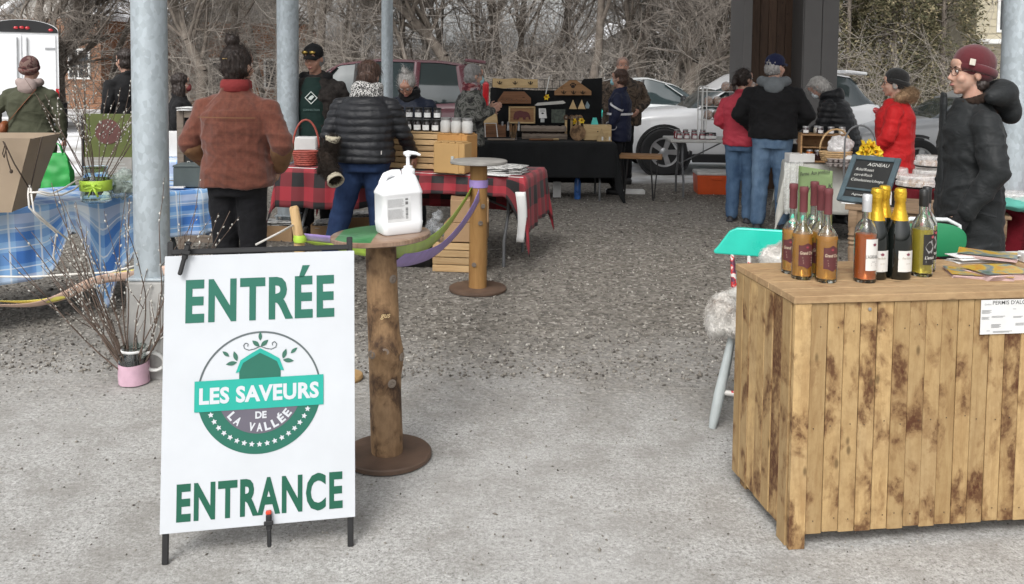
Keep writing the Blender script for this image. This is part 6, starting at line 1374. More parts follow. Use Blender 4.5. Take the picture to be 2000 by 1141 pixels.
willow(p, (0,0,.03), 6, .7, 1.0, .5, 19, r=.0035, bias=(-.75,-.1), bud=.008, prob=.35)
cj = A(299,706,4.3); o = MB().tube([(.055*math.cos(a),0,.045*math.sin(a)) for a in [i*math.pi/10 for i in range(21)]], .009, 8, sq=1.4).build('jar_lid_ring', mat('pale_lid', (.55,.55,.53,1), .4), None, 180); o.location = cj; o.rotation_euler = (R(10),R(35),R(20)); tag(o, 'white clip lid ring hanging by the pink wrapped jar', 'lid')
mb = MB(); mb.tube([A(278,685,4.33),A(300,668,4.33),A(335,650,4.35)], .004, 6); tag(mb.build('thin_cord', ROPE, None), 'thin white cord tied from the pink jar to the sign', 'cord')
# ================================================================ round spool tables
def spool(label, x, y, top_r, base_r, col_r, h, tilt, topmat, lean=0, knots=()):
    p = thing('round_table', label, 'table', (x, y, 0))
    n = 24
    def slab(r, z, th, name, mt, seed, til=0):
        mb = MB(); rings = []
        for zz, k in ((-th/2,.96),(-th*.3,1.0),(th*.3,1.0),(th/2,.97)):
            rings.append([(r*k*math.cos(a)*(1+.012*noise.noise((math.cos(a)*2,math.sin(a)*2,seed))), r*k*math.sin(a)*(1+.012*noise.noise((math.cos(a)*2,math.sin(a)*2,seed))), zz) for a in [2*math.pi*i/48 for i in range(48)]])
        mb.loft(rings); o = mb.build(name, mt, p, 40); o.location = (lean*z/h if z > .5 else 0, 0, z); o.rotation_euler = (0, til, 0); return o
    slab(base_r, .014, .024, 'base_disc', mat('brown_ply', (.10,.062,.042,1), .6, var=.35, vs=6, bump=.3), 1)
    tp = slab(top_r, h-.012, .024, 'top_disc', topmat, 4, tilt)
    mb = MB(); rings = []; m = 44
    for j in range(m+1):
        z = .026+(h-.05)*j/m; rings.append([])
        for i in range(28):
            a = 2*math.pi*i/28; r = col_r*(1.02-.06*j/m)*(1+.022*noise.noise((math.cos(a)*1.5, math.sin(a)*1.5, z*4))+.03*noise.noise((math.cos(a)*4, math.sin(a)*4, z*14)))
            for ka, kz, kh, ks in knots:
                da = (a-ka+math.pi) % (2*math.pi)-math.pi; r += kh*math.exp(-(da*col_r/ks)**2-((z-kz)/(ks*1.5))**2)
            rings[-1].append((lean*z/h+r*math.cos(a), r*math.sin(a), z))
    mb.loft(rings); mb.build('log_column', LOGW if lean else LOG2, p, 60)
    for ka, kz, kh, ks in knots:
        q = Vector((lean*kz/h+(col_r+kh*.9)*math.cos(ka), (col_r+kh*.9)*math.sin(ka), kz)); MB().lathe([(.016,0),(.018,.003),(.010,.005),(.007,.002),(.001,.004)], 14, M=Matrix.Translation(q) @ Vector((math.cos(ka),math.sin(ka),0)).to_track_quat('Z','Y').to_matrix().to_4x4()).build('knot', GREYW, p, 60)
    return p, tp
LOG2 = wood('peeled_log', (.33,.185,.065,1), (.24,.12,.04,1), axis=2, rvar=.1)
TOPM = NT('painted_slab'); c = TOPM.coord(); n = TOPM.noise(c, 7, 5); s3 = TOPM.n('SeparateXYZ', i_0=c); ww = TOPM.math('ADD', s3.outputs[0], TOPM.math('MULTIPLY', n, .02))
wd_ = TOPM.ramp(TOPM.noise(TOPM.coord((2,30,2)), 4, 4), [(.3,(.16,.09,.055,1)),(.7,(.34,.24,.17,1))])
gr_ = TOPM.ramp(n, [(.3,(.03,.14,.05,1)),(.7,(.07,.24,.09,1))])
ins = TOPM.math('MULTIPLY', TOPM.math('LESS_THAN', ww, .0), TOPM.math('GREATER_THAN', ww, -.155))
up_ = TOPM.math('GREATER_THAN', s3.outputs[2], .0105)
TOPM.P(Base_Color=TOPM.mix(TOPM.math('MULTIPLY', ins, up_), wd_, gr_), Roughness=.35, Coat_Weight=.3); TOPM.bump(n, .2, .004); TOPM = TOPM.m
KN = [(R(-118),.45,.018,.03),(R(-80),.46,.016,.035),(R(-25),.43,.02,.05),(R(-60),.33,.008,.012),(R(-45),.75,.008,.02)]
p, tp = spool('near round log table with a green painted top carrying the white jug', S1[0], S1[1], .200, .180, .064, .925, R(-2.5), TOPM, lean=-.03, knots=KN)
t_ = text_mb('gus', w=.036, h=.022, bold=.012, shear=.3); t_.v = [(-.018+.078*math.sin(x/.07+.25), -.078*math.cos(x/.07+.25), y+.60) for x, y, _ in t_.v]; t_.build('carved_name', mat('carved_pale', (.55,.42,.22,1), .8), p)
GTOP = mat('grey_slab', (.27,.26,.24,1), .6, var=.2, vs=10, bump=.3)
p2, _ = spool('far round log table with a grey top and lilac ribbon round its post', -.235, 6.21, .205, .208, .064, .945, 0, GTOP, lean=0, knots=[(R(-110),.2,.008,.015),(R(-60),.62,.004,.012),(R(-75),.5,.004,.012)])
bpy.data.objects['round_table.001'].location.z = 0
MB().lathe([(.0665,.75),(.068,.755),(.068,.80),(.0665,.805)], 28, cap=False).build('ribbon_wrap', PURP, p2, 180)
g = G(690,748); o = MB().lathe([(.0,0),(.085,0),(.09,.008),(.09,.02),(.085,.026),(0,.026)], 30, cap=False).build('wood_round', wood('pale_round', (.42,.27,.12,1), (.28,.16,.07,1), axis=0), None, 40); o.location = (g.x-.05, g.y+.05, .001); tag(o, 'pale sawn wood round lying on the ground behind the entrance sign', 'wood round')
# ================================================================ white jug with pump
g = A(779,440,3.47); WJ = mat('white_hdpe', (.78,.79,.80,1), .35, var=.02); zj = .932
p = thing('pump_jug', 'large white plastic jug with a pump dispenser on the near round table', 'jug', (g.x, 3.475, zj-.001), R(28), rot=(0,R(-1.5),R(28)))
def rr_ring(w, d, z, r=.022, x0=0):
    pts = []
    for cx_, cy_, a0 in ((w/2-r,d/2-r,0),(-w/2+r,d/2-r,90),(-w/2+r,-d/2+r,180),(w/2-r,-d/2+r,270)):
        for k in range(5): a = R(a0+22.5*k); pts.append((x0+cx_+r*math.cos(a), cy_+r*math.sin(a), z))
    return pts
W_, D_ = .172, .125
mb = MB(); mb.loft([rr_ring(W_*k, D_*k2, z, r, x0_) for z, k, k2, r, x0_ in ((0,.9,.88,.02,0),(.006,.95,.94,.022,0),(.045,1,1,.022,0),(.048,.985,.98,.022,0),(.155,.985,.98,.022,0),(.158,1.005,1.005,.022,0),(.166,1.005,1.005,.022,0),(.205,.80,.82,.022,.005),(.228,.42,.62,.018,.03),(.232,.30,.5,.015,.035))]); mb.build('jug_body', WJ, p, 50)
mb = MB(); mb.tube([(-.070,0,.170),(-.066,0,.205),(-.052,0,.232),(-.025,0,.240),(.01,0,.236)], [.016,.015,.0145,.0145,.017], 14); voxobj('grip', mb, .004, WJ, p, 2)
MB().lathe([(.026,.225),(.027,.232),(.027,.25),(.024,.253),(.019,.254),(.018,.264),(.008,.266),(.007,.303),(.012,.304),(.012,.315),(.005,.318)], 20, (.045,0,0)).build('pump', WJ, p, 50)
MB().tube([(.028,0,.315),(.045,0,.318),(.075,-.01,.314),(.092,-.016,.306)], [.007,.009,.007,.005], 10).build('nozzle', WJ, p, 60)
lab = MB(); lab.box((-.02,-D_/2*.982-.0004,.10),(.1,.0006,.094)); lb = lab.build('label', mat('grey_label', (.68,.69,.69,1), .5), p)
rn = random.Random(2); mb = MB()
for k in range(22):
    z = .142-.0036*k; 
    if k in (9,10): continue
    x = -.066; e = .066-.066+.0
    while x < -.008:
        l = rn.uniform(.004,.012); mb.box((x+l/2,-D_/2*.982-.0012,z),(l,.0004,.0014)); x += l+.0015
mb.build('fine_print', mat('jug_ink', (.38,.38,.38,1), .8), lb)
mb = MB()
for k in range(16): mb.box((.012,-D_/2*.982-.0012,.064+.0028*k),(.010,.0004,rn.choice((.0008,.0014,.002))))
mb.box((.012,-D_/2*.982-.0012,.125),(.011,.0004,.012)); mb.box((.012,-D_/2*.982-.0012,.14),(.011,.0004,.007)); mb.build('bar_marks', mat('bar_ink', (.16,.16,.16,1), .8), lb)
# ================================================================ entrance sign
pl, pr = G(320,1103), G(687,1067); c = (pl+pr)/2; rzS = math.atan2(pr.y-pl.y, pr.x-pl.x)
sg = thing('entrance_sign', 'white bilingual entrance sign board on a black folding easel', 'sign', (c.x, c.y, 0), rzS)
AL = R(9.5); PS = Matrix.Rotation(-AL, 4, 'X')         # the front plane leans back
WS, HS, z0 = .612, .875, .098
PM = PS @ Matrix.Translation((0,-.016,z0)) @ Matrix(((1,0,0,0),(0,0,-1,0),(0,1,0,0),(0,0,0,1)))     # panel x, up, toward the viewer
COR = mat('corrugated_plastic', (.56,.585,.615,1), .4, var=.035, vs=5, bump=.15, bs=9, bd=.01)
pan = MB().box((0,HS/2,-.002),(WS,HS,.004),b=.0008,M=PM).build('panel', COR, sg)
GR1 = mat('print_green', (.012,.125,.085,1), .5, var=.06); GR2 = mat('print_deep_green', (.006,.095,.055,1), .5, var=.06); TEA = mat('print_teal', (.012,.36,.29,1), .5, var=.05); SLA = mat('print_slate', (.115,.105,.135,1), .5, var=.05); LGR = mat('print_grey', (.10,.12,.125,1), .5); WPR = mat('print_paper', (.56,.585,.615,1), .45, var=.01); LEF = mat('print_leaf', (.035,.13,.09,1), .5)
LV = .0012
def stick(mb, name, mt, lv): 
    mb.v = [tuple(PM @ Vector((x, y, .0006+LV*lv*.5+z))) for x, y, z in mb.v]; return mb.build(name, mt, pan)
def words(s, x, y, w, h, name, mt, lv, bold=.0, rot=0, space=1.0):
    t_ = text_mb(s, w=w, h=h, bold=bold, space=space); cr, sr = math.cos(rot), math.sin(rot); t_.v = [(x+a*cr-b*sr, y+a*sr+b*cr, 0) for a, b, _ in t_.v]; return stick(t_, name, mt, lv)
yv = lambda f: HS*(1-f)
words('ENTRÉE', .0, yv(.243), .478, .136, 'lettering', GR1, 1, .034, space=1.13)
words('ENTRANCE', .004, yv(.957), .522, .114, 'lettering', GR2, 1, .034, space=1.13)
lx, ly, lr = -.002, yv(.517), .197
mb = MB(); arc = [R(8+164*i/60) for i in range(61)]
for a, b in zip(arc, arc[1:]): mb.flat([(lx+lr*math.cos(a),ly+lr*math.sin(a)),(lx+lr*math.cos(b),ly+lr*math.sin(b)),(lx+(lr-.006)*math.cos(b),ly+(lr-.006)*math.sin(b)),(lx+(lr-.006)*math.cos(a),ly+(lr-.006)*math.sin(a))], 0)
stick(mb, 'ring_arc', LGR, 1)
stick(MB().flat([(lx+lr*math.cos(R(-5-170*i/60)), ly+lr*math.sin(R(-5-170*i/60))) for i in range(61)][::-1], 0), 'lower_disc', GR1, 1)
stick(MB().flat([(lx+.132*math.cos(R(-5-170*i/60)), ly+.132*math.sin(R(-5-170*i/60))) for i in range(61)][::-1], 0), 'slate_disc', SLA, 2)
def star(x, y, r, rot): return [(x+(r if k%2==0 else r*.48)*math.cos(R(90+36*k)+rot), y+(r if k%2==0 else r*.48)*math.sin(R(90+36*k)+rot)) for k in range(10)]
for k in range(19):
    a = R(-14-152*k/18); stick(MB().flat(star(lx+.166*math.cos(a), ly+.166*math.sin(a), .0098, a+R(90)), 0), 'star', WPR, 3)
barn = [(-.066,.02),(-.066,.075),(-.058,.096),(-.036,.108),(0,.124),(.036,.108),(.058,.096),(.066,.075),(.066,.02)]
stick(MB().flat([(lx+x,ly+y+.004) for x,y in barn][::-1], 0), 'barn_shape', GR1, 2)
roof_o = [(-.077,.060),(-.062,.100),(-.034,.117),(0,.136),(.034,.117),(.062,.100),(.077,.060)]; roof_i = [(-.066,.062),(-.054,.091),(-.030,.105),(0,.121),(.030,.105),(.054,.091),(.066,.062)]
mb = MB()
for i in range(6): mb.flat([(lx+x,ly+y+.006) for x,y in (roof_o[i],roof_o[i+1],roof_i[i+1],roof_i[i])][::-1], 0)
stick(mb, 'barn_roof', TEA, 3)
def leaf(x, y, l, w, rot):
    pts = [(l*t_, w*math.sin(math.pi*t_)*(1-.25*t_)) for t_ in [i/8 for i in range(9)]]+[(l*t_, -w*math.sin(math.pi*t_)*(1-.25*t_)) for t_ in [i/8 for i in range(7,0,-1)]]
    return [(lx+x+a*math.cos(rot)-b*math.sin(rot), ly+y+a*math.sin(rot)+b*math.cos(rot)) for a, b in pts][::-1]
for x, y, l, w, rt in ((0,.166,.03,.0065,90),(-.002,.148,.031,.008,140),(.002,.148,.031,.008,40),(-.073,.100,.036,.008,188),(-.073,.104,.034,.008,108),(-.098,.120,.028,.0065,140),(.073,.100,.036,.008,-8),(.073,.104,.034,.008,72),(.098,.120,.028,.0065,40)): stick(MB().flat(leaf(x,y,l,w,R(rt)), 0), 'leaf', LEF, 2)
for s in (-1,1):
    pts = [(0,.148),(s*.02,.140),(s*.036,.137),(s*.050,.143),(s*.053,.154),(s*.046,.161),(s*.038,.157),(s*.040,.149)]; mb = MB()
    for a, b in zip(pts, pts[1:]):
        d = Vector((b[0]-a[0], b[1]-a[1])).normalized()*.0013; nn = (-d.y, d.x); q = [(lx+a[0]+nn[0],ly+a[1]+nn[1]),(lx+a[0]-nn[0],ly+a[1]-nn[1]),(lx+b[0]-nn[0],ly+b[1]-nn[1]),(lx+b[0]+nn[0],ly+b[1]+nn[1])]; mb.flat(q, 0)
    stick(mb, 'scroll', LGR, 2)
stick(MB().flat([(lx-.205,ly-.052),(lx+.205,ly-.052),(lx+.205,ly+.046),(lx-.205,ly+.046)], 0), 'banner', TEA, 4)
words('LES SAVEURS', lx, ly-.026, .380, .050, 'lettering', WPR, 5, .04, space=1.06)
words('DE', lx+.004, ly-.083, .036, .022, 'lettering', WPR, 3, .04)
for k, ch in enumerate('LA VALLÉE'):
    if ch == ' ': continue
    a = R(-90-50+100*(k+.0)/8); r_ = .126; words(ch, lx+r_*math.cos(a), ly+.002+r_*math.sin(a), .019, .026, 'lettering', WPR, 3, .04, a+R(90))
# easel frame
def st_(pts, r=.009, name='frame_tube', par=sg, sq=1): return MB().tube([PS @ Vector(q) for q in pts], r, 8).build(name, BLKM, par, 60)
for s in (-1,1):
    X = s*.2905
    MB().box((X,.0,.51),(.020,.014,1.02),b=.003,M=PS).build('front_post', BLKM, sg)
    top_ = PS @ Vector((X,.01,.985)); mb = MB(); mb.tube([top_, (X,.52,0)], .010, 8); mb.build('rear_leg', BLKM, sg)
MB().box((0,.0,.985),(.58,.018,.018),b=.003,M=PS).build('top_bar', BLKM, sg); MB().box((0,.0,.15),(.58,.014,.016),b=.003,M=PS).build('bottom_bar', BLKM, sg)
MB().tube([(-.29,.35,.33),(.29,.35,.33)], .008, 8).build('rear_bar', BLKM, sg)
def clamp(x, z, rot, tip):
    M = PM @ Matrix.Translation((x, z, .012)) @ Matrix.Rotation(rot, 4, 'Z'); mb = MB()
    mb.box((0,0,0),(.018,.05,.018),b=.004,M=M); mb.box((0,-.048,.006),(.014,.055,.014),b=.005,M=M); mb.box((0,.0,.012),(.03,.014,.008),b=.003,M=M); o = mb.build('spring_clamp', PLS, sg)
    MB().box((0,.03,0),(.018,.012,.016),b=.003,M=M).build('clamp_tip', tip, o)
clamp(-.238, HS+.012, R(-14), PLS); clamp(.03, .012, R(2), mat('red_tip', (.55,.05,.02,1), .5))
# ================================================================ bar counter
C0 = Vector((.933,2.815)); rzC = math.atan2(.136,.991); Lb, Db, Hb = 1.34, .48, .856
BAR = wood('reclaimed_plank', (.50,.345,.165,1), (.33,.20,.085,1), (.085,.032,.014,1), axis=2, scale=1.0, stain_at=.595, rvar=.45); BART = wood('counter_board', (.44,.30,.16,1), (.30,.18,.09,1), (.2,.1,.05,1), axis=0, stain_at=.72, rvar=.15)
bar = thing('bar_counter', 'wooden plank bar counter with stained boards and short legs', 'counter', (C0.x, C0.y, 0), rzC)
rn = random.Random(12); pw = .0585; x = 0.0
n = int(Lb/pw)
for k in range(n):
    w_ = pw-rn.uniform(.0012,.0028); z1 = Hb-.026; zb = .05+rn.uniform(-.003,.004) if k else 0.0
    o = MB().box((0,0,(z1-zb)/2),(w_,.018,z1-zb),b=.0018).build('plank', BAR, bar); o.location = (pw*(k+.5), .009-rn.uniform(0,.003)-(.004 if k == 0 else 0), zb); o.rotation_euler = (0, rn.uniform(-.0012,.0012), 0)
mb = MB()
for k in range(n):
    for zz in (.10,.42,.74): mb.lathe([(.0022,0),(.0022,.0008)], 6, M=Matrix.Translation((pw*(k+.5)+rn.uniform(-.012,.012),-.0045,zz+rn.uniform(-.012,.012))) @ Matrix.Rotation(R(90),4,'X'))
kind(mb.build('nail_heads', mat('rusty_nail', (.05,.03,.02,1), .6), bar), 'stuff')
m = 7; pd = (Db-.02)/m
for k in range(m):
    w_ = pd-rn.uniform(.0012,.0028); zb = .05+rn.uniform(-.003,.004) if k else 0.0; z1 = Hb-.026
    o = MB().box((0,0,(z1-zb)/2),(.018,w_,z1-zb),b=.0018).build('plank', BAR, bar); o.location = (.009-rn.uniform(.001,.004)-.0, .02+pd*(k+.5), zb)
for k in range(m):
    o = MB().box((0,0,.38),(.018,pd-.002,.76),b=.0018).build('plank', BAR, bar); o.location = (Lb-.009, .02+pd*(k+.5), .055)
for lx_, ly_ in ((.05,Db-.04),(Lb-.06,.05),(Lb-.06,Db-.04)): MB().box((lx_,ly_,.4),(.05,.05,.8),b=.003).build('leg', BAR, bar)
tb = 5
for k in range(tb): 
    o = MB().box((0,0,0),(Lb+.012,(Db+.012)/tb-.0015,.025),b=.002).build('top_board', BART, bar); o.location = (Lb/2, -.012+(Db+.018)/tb*(k+.5), Hb-.0125)
MB().box((.5,.2,.3),(.9,.02,.03)).build('inner_rail', BAR, bar)
MB().lathe([(.006,0),(.006,.003),(.002,.004)], 10, M=Matrix.Translation((.262,-.003,Hb-.05)) @ Matrix.Rotation(R(90),4,'X')).build('screw_head', LIDS, bar)
# permit
pm = thing('permit_notice', 'white printed permit sheet pinned to the front of the bar', 'notice', (0,0,0))
Mb = Matrix.Translation((C0.x,C0.y,0)) @ Matrix.Rotation(rzC,4,'Z'); 
r0 = ray(1915,600); q = Mb.inverted() @ Vector((0,0,CAMH)); dv = (Mb.inverted().to_3x3() @ r0); tt = (-.004-q.y)/dv.y; hit = q+dv*tt
zt_ = (q+ (Mb.inverted().to_3x3() @ ray(1915,586))*((-.004-q.y)/(Mb.inverted().to_3x3() @ ray(1915,586)).y)).z; zb_ = (q+(Mb.inverted().to_3x3() @ ray(1916,653))*((-.004-q.y)/(Mb.inverted().to_3x3() @ ray(1916,653)).y)).z
pm.matrix_world = Mb @ Matrix.Translation((hit.x, -.0065, zb_)); hp, wp = zt_-zb_, (zt_-zb_)*2.1
MB().box((wp/2,0,hp/2),(wp,.0012,hp)).build('sheet', PAPER, pm)
def pt(s, x, z, h, w=None, mt=INK, bold=0):
    t_ = text_mb(s, h=h, w=w, align='LEFT', bold=bold); t_.v = [(x+a,-.0011,z+b) for a,b,_ in t_.v]; t_.build('lettering', mt, pm)
pt("PERMIS D'ALCOOL", hp*.36, hp*.86, hp*.115, hp*1.4, bold=.006); pt('Québec', hp*.11, hp*.85, hp*.05, mt=mat('grey_ink', (.2,.2,.2,1)))
mb = MB()
for x, z, n_, wl in ((.03,.70,4,.30),(.03,.50,3,.24),(.34,.52,2,.42),(.34,.28,4,.30),(1.0,.72,1,.1),(1.02,.5,2,.3),(.4,.08,2,.6),(1.1,.3,3,.3),(.2,.1,1,.1)):
    for k in range(n_): mb.box((hp*(x+wl/2*(1-.15*(k%2))),-.0012,hp*(z-.028*k)),(hp*wl*(1-.15*(k%2)),.0004,hp*.011))
mb.build('fine_print', mat('grey_ink', (.2,.2,.2,1)), pm)
# bottles
GCL = glass('bottle_glass', (.93,.95,.90,1)); 
def liquid(name, col):
    if name in MATS: return MATS[name]
    t = NT(name); t.P(Base_Color=col, Roughness=.05, Transmission_Weight=.58, IOR=1.34); MATS[name] = t.m; return t.m
AMBER = liquid('amber_liquor', (.96,.48,.10,1)); ROSE = liquid('rose_wine', (.95,.26,.08,1)); YWINE = liquid('white_wine', (.88,.72,.12,1)); GRLQ = liquid('pale_green_liquor', (.72,.55,.16,1))
CAPS = mat('burgundy_capsule', (.14,.035,.04,1), .5, var=.06); GOLD = mat('gold_foil', (.72,.45,.04,1), .35, metal=.75, var=.15, vs=40, bump=.6, bs=70); CHG = mat('champagne_glass', (.006,.008,.007,1), .06, coat=.5); WLAB = mat('wine_label', (.66,.65,.62,1), .7, var=.04); RLAB = mat('maroon_label', (.095,.022,.024,1), .6); BLAB = mat('black_label', (.018,.017,.017,1), .6); WCAP = mat('white_screwcap', (.55,.56,.57,1), .35, metal=.4); BCAP = mat('black_screwcap', (.014,.014,.014,1), .35); LEAFP = mat('maple_print', (.30,.04,.06,1), .6)
def wrap(p, r, poly_or_txt, z, name, mt, ang=-90, lift=.0006, w=None, h=None, bold=0, shear=0, dx=0):
    if isinstance(poly_or_txt, str): t_ = text_mb(poly_or_txt, w=w, h=h, bold=bold, shear=shear)
    else: t_ = MB().flat(poly_or_txt, 0)
    t_.v = [((r+lift)*math.cos(R(ang)+(x+dx)/r), (r+lift)*math.sin(R(ang)+(x+dx)/r), z+y) for x, y, _ in t_.v]; return t_.build(name, mt, p)
def lab_rect(p, r, a0, a1, z0, z1, mt, name='label', lift=.0006): return MB().grid(lambda u, v: ((r+lift)*math.cos(R(a0+(a1-a0)*u)), (r+lift)*math.sin(R(a0+(a1-a0)*u)), z0+(z1-z0)*v), 16, 1).build(name, mt, p, 180)
MAPLE = [(0,-.007),(.001,-.003),(.006,-.0035),(.005,-.0005),(.0085,.0025),(.0055,.003),(.005,.0055),(.0022,.0035),(0,.009),(-.0022,.0035),(-.005,.0055),(-.0055,.003),(-.0085,.0025),(-.005,-.0005),(-.006,-.0035),(-.001,-.003)]
def bottle(label, px, py, rz, kind_, liq=None, group=None):
    g = G(px, py, Hb); p = thing('wine_bottle', label, 'bottle', (g.x, g.y+.02, Hb+.0005), R(rz), group)
    if kind_ in ('amber','rose','white'):
        r, sh, hn, H = {'amber':(.0365,.150,.198,.325),'rose':(.0385,.175,.222,.305),'white':(.0385,.175,.225,.31)}[kind_]; rn_ = .0125 if kind_ == 'amber' else .0145
        prof = [(r*.6,.012),(r*.72,.0),(r*.95,.0),(r,.006),(r,sh),(r*.93,sh+.014),(r*.7,sh+.032),(r*.5,hn-.006),(rn_,hn),(rn_,H)]
        inn = [(rn_*.75,H-.002),(rn_*.75,hn),(r*.48,hn-.012),(r*.88,sh+.006),(r*.93,sh-.006),(r*.93,.012),(.003,.03)]
        MB().lathe(prof+inn, 32, cap=False).build('glass_body', GCL, p, 50)
        fl = sh-.004 if kind_ != 'amber' else sh+.012
        MB().lathe([(.002,.031),(r*.91,.0135),(r*.915,min(fl,sh-.01)),(r*.90,fl),(.002,fl)], 28, cap=False).build('liquor', liq, p, 50)
        if kind_ == 'amber':
            MB().lathe([(rn_+.001,H-.088),(rn_+.0016,H-.085),(rn_+.0016,H-.02),(rn_+.003,H-.018),(rn_+.003,H-.002),(rn_+.002,H+.002),(.001,H+.0025)], 22).build('capsule', CAPS, p, 40)
            pts = [(-.03,-.03),(.012,-.03),(.016,-.038),(.03,-.042),(.044,-.036),(.046,-.03),(.046,.03),(.04,.036),(.03,.044),(.018,.04),(.012,.034),(-.03,.034)]
            lb = MB().grid(lambda u, v: ((r+.0006)*math.cos(R(-90)+(-.024+.052*u)/r), (r+.0006)*math.sin(R(-90)+(-.024+.052*u)/r), .050+.074*v+(.008*math.exp(-((u-.6)/.2)**2)*(1 if v > .5 else -1))), 18, 2).build('label', RLAB, p, 180)
            wrap(p, r, 'Grand Cru', .092, 'lettering', mat('cream_print', (.62,.52,.38,1), .7), lift=.0014, w=.046, h=.0115, bold=.012, shear=.25, dx=.004)
            for zz in (.079,.069,.061): wrap(p, r, [(-.014+.02*(.09-zz)*8,0),(.022,0),(.022,.0022),(-.014+.02*(.09-zz)*8,.0022)], zz, 'print_line', MATS['cream_print'], lift=.0014, dx=.002)
            wrap(p, r, [(.7*x,.7*y) for x,y in MAPLE], .117, 'maple_mark', LEAFP, lift=.0014, dx=.006)
        else:
            cp = WCAP if kind_ == 'rose' else BCAP
            cpo = MB().lathe([(rn_+.0012,H-.058),(rn_+.0016,H-.056),(rn_+.0016,H-.024),(rn_+.001,H-.0235),(rn_+.001,H-.0225),(rn_+.0016,H-.022),(rn_+.0016,H+.001),(rn_,H+.003),(.001,H+.003)], 24).build('screw_cap', cp, p, 40)
            for zz in (.006,.011,.016): MB().lathe([(rn_+.0017,H-zz-.001),(rn_+.0021,H-zz),(rn_+.0017,H-zz+.001)], 24, cap=False).build('cap_ring', cp, cpo)
            lab_rect(p, r, -112, -28, .045, .155, WLAB if kind_ == 'rose' else BLAB)
            if kind_ == 'rose':
                wrap(p, r, "L'AGRÉABLE", .088, 'lettering', INK, lift=.0013, w=.048, h=.012, dx=.010); wrap(p, r, MAPLE, .135, 'maple_mark', mat('plum_print', (.2,.04,.07,1), .6), lift=.0013, dx=.016)
                for zz, w_ in ((.075,.014),(.069,.022),(.063,.02)): wrap(p, r, [(-w_/2,0),(w_/2,0),(w_/2,.0015),(-w_/2,.0015)], zz, 'print_line', MATS['grey_ink'], lift=.0013, dx=.014)
            else:
                wrap(p, r, "L'antaile", .066, 'lettering', WLAB, lift=.0013, w=.042, h=.012, bold=.01, shear=.3, dx=.012); wrap(p, r, MAPLE, .145, 'maple_mark', mat('rose_print', (.5,.1,.12,1), .6), lift=.0013, dx=.02)
                rn2 = random.Random(4); wrap(p, r, [((.014+.004*rn2.uniform(-1,1))*math.cos(a)*1.1, (.024+.006*rn2.uniform(-1,1))*math.sin(a)) for a in [i*.3927 for i in range(16)]], .11, 'map_shape', mat('grey_map', (.28,.28,.28,1), .7, var=.4, vs=60), lift=.0013, dx=.010)
                for zz in (.058,.053): wrap(p, r, [(-.017,0),(.017,0),(.017,.0018),(-.017,.0018)], zz, 'print_line', WLAB, lift=.0013, dx=.012)
    else:
        r, H = .0445, .318
        MB().lathe([(r*.6,.01),(r*.9,0),(r,.008),(r,.125),(r*.97,.15),(r*.86,.18),(r*.62,.215),(r*.42,.25),(r*.36,.275),(.0155,H),(.002,H)], 32).build('glass_body', CHG, p, 60)
        f = MB().lathe([(r*.675,.209),(r*.64,.216),(r*.44,.25),(r*.385,.274),(.0195,.278),(.0195,.288)], 28, cap=False).build('foil_neck', GOLD, p, 50)
        mb = MB(); mb.lathe([(.018,.284),(.0205,.288),(.0205,.31),(.018,.322),(.001,.325)], 24); voxobj('foil_cap', mb, .0025, GOLD, f, 0, lambda co, no: .0012*noise.noise(co*260))
        lab_rect(p, r, -118, -36, .030, .105, WLAB)
        wrap(p, r, MAPLE, .091, 'maple_mark', MATS['plum_print'] if 'plum_print' in MATS else LEAFP, lift=.0013, dx=.013); wrap(p, r, 'Fine Bulle', .075, 'lettering', mat('pale_gold_ink', (.35,.3,.2,1), .6), lift=.0013, w=.034, h=.008, shear=.3, dx=.008)
        wrap(p, r, [(-.022,.072-.03+.0),(-.020,.072-.03),(.016,0),(.014,0)], .033, 'diagonal_band', mat('taupe_print', (.25,.2,.17,1), .6), lift=.0013); wrap(p, r, [(-.008,0),(.008,0),(.008,.0015),(-.008,.0015)], .058, 'print_line', MATS['pale_gold_ink'], lift=.0013, dx=.014)
bottle("rosé wine bottle with a white screw cap and white label", 1693, 552, 2, 'rose', ROSE)
for px, py, rz, lq, lab in ((1569,546,0,AMBER,'amber liqueur bottle in the middle of the cluster of three'),(1617,552,2,AMBER,'amber liqueur bottle at the right front of the burgundy capped ones'),(1549,535,-35,AMBER,'amber liqueur bottle turned aside at the counter end'),(1590,527,30,GRLQ,'pale greenish liqueur bottle with burgundy capsule at the back'),(1603,541,-25,AMBER,'amber liqueur bottle half hidden behind another')): bottle(lab, px, py, rz, 'amber', lq)
for px, py, rz, lab in ((1758,545,4,'dark sparkling wine bottle with gold foil standing alone'),(1727,536,10,'dark sparkling wine bottle with gold foil behind the rosé'),(1712,545,-6,'dark sparkling wine bottle with gold foil mostly hidden by the rosé')): bottle(lab, px, py, rz, 'champagne')
bottle('white wine bottle with black screw cap and black label', 1804, 540, 3, 'white', YWINE); bottle('white wine bottle behind the black labelled one', 1810, 530, 8, 'white', YWINE)
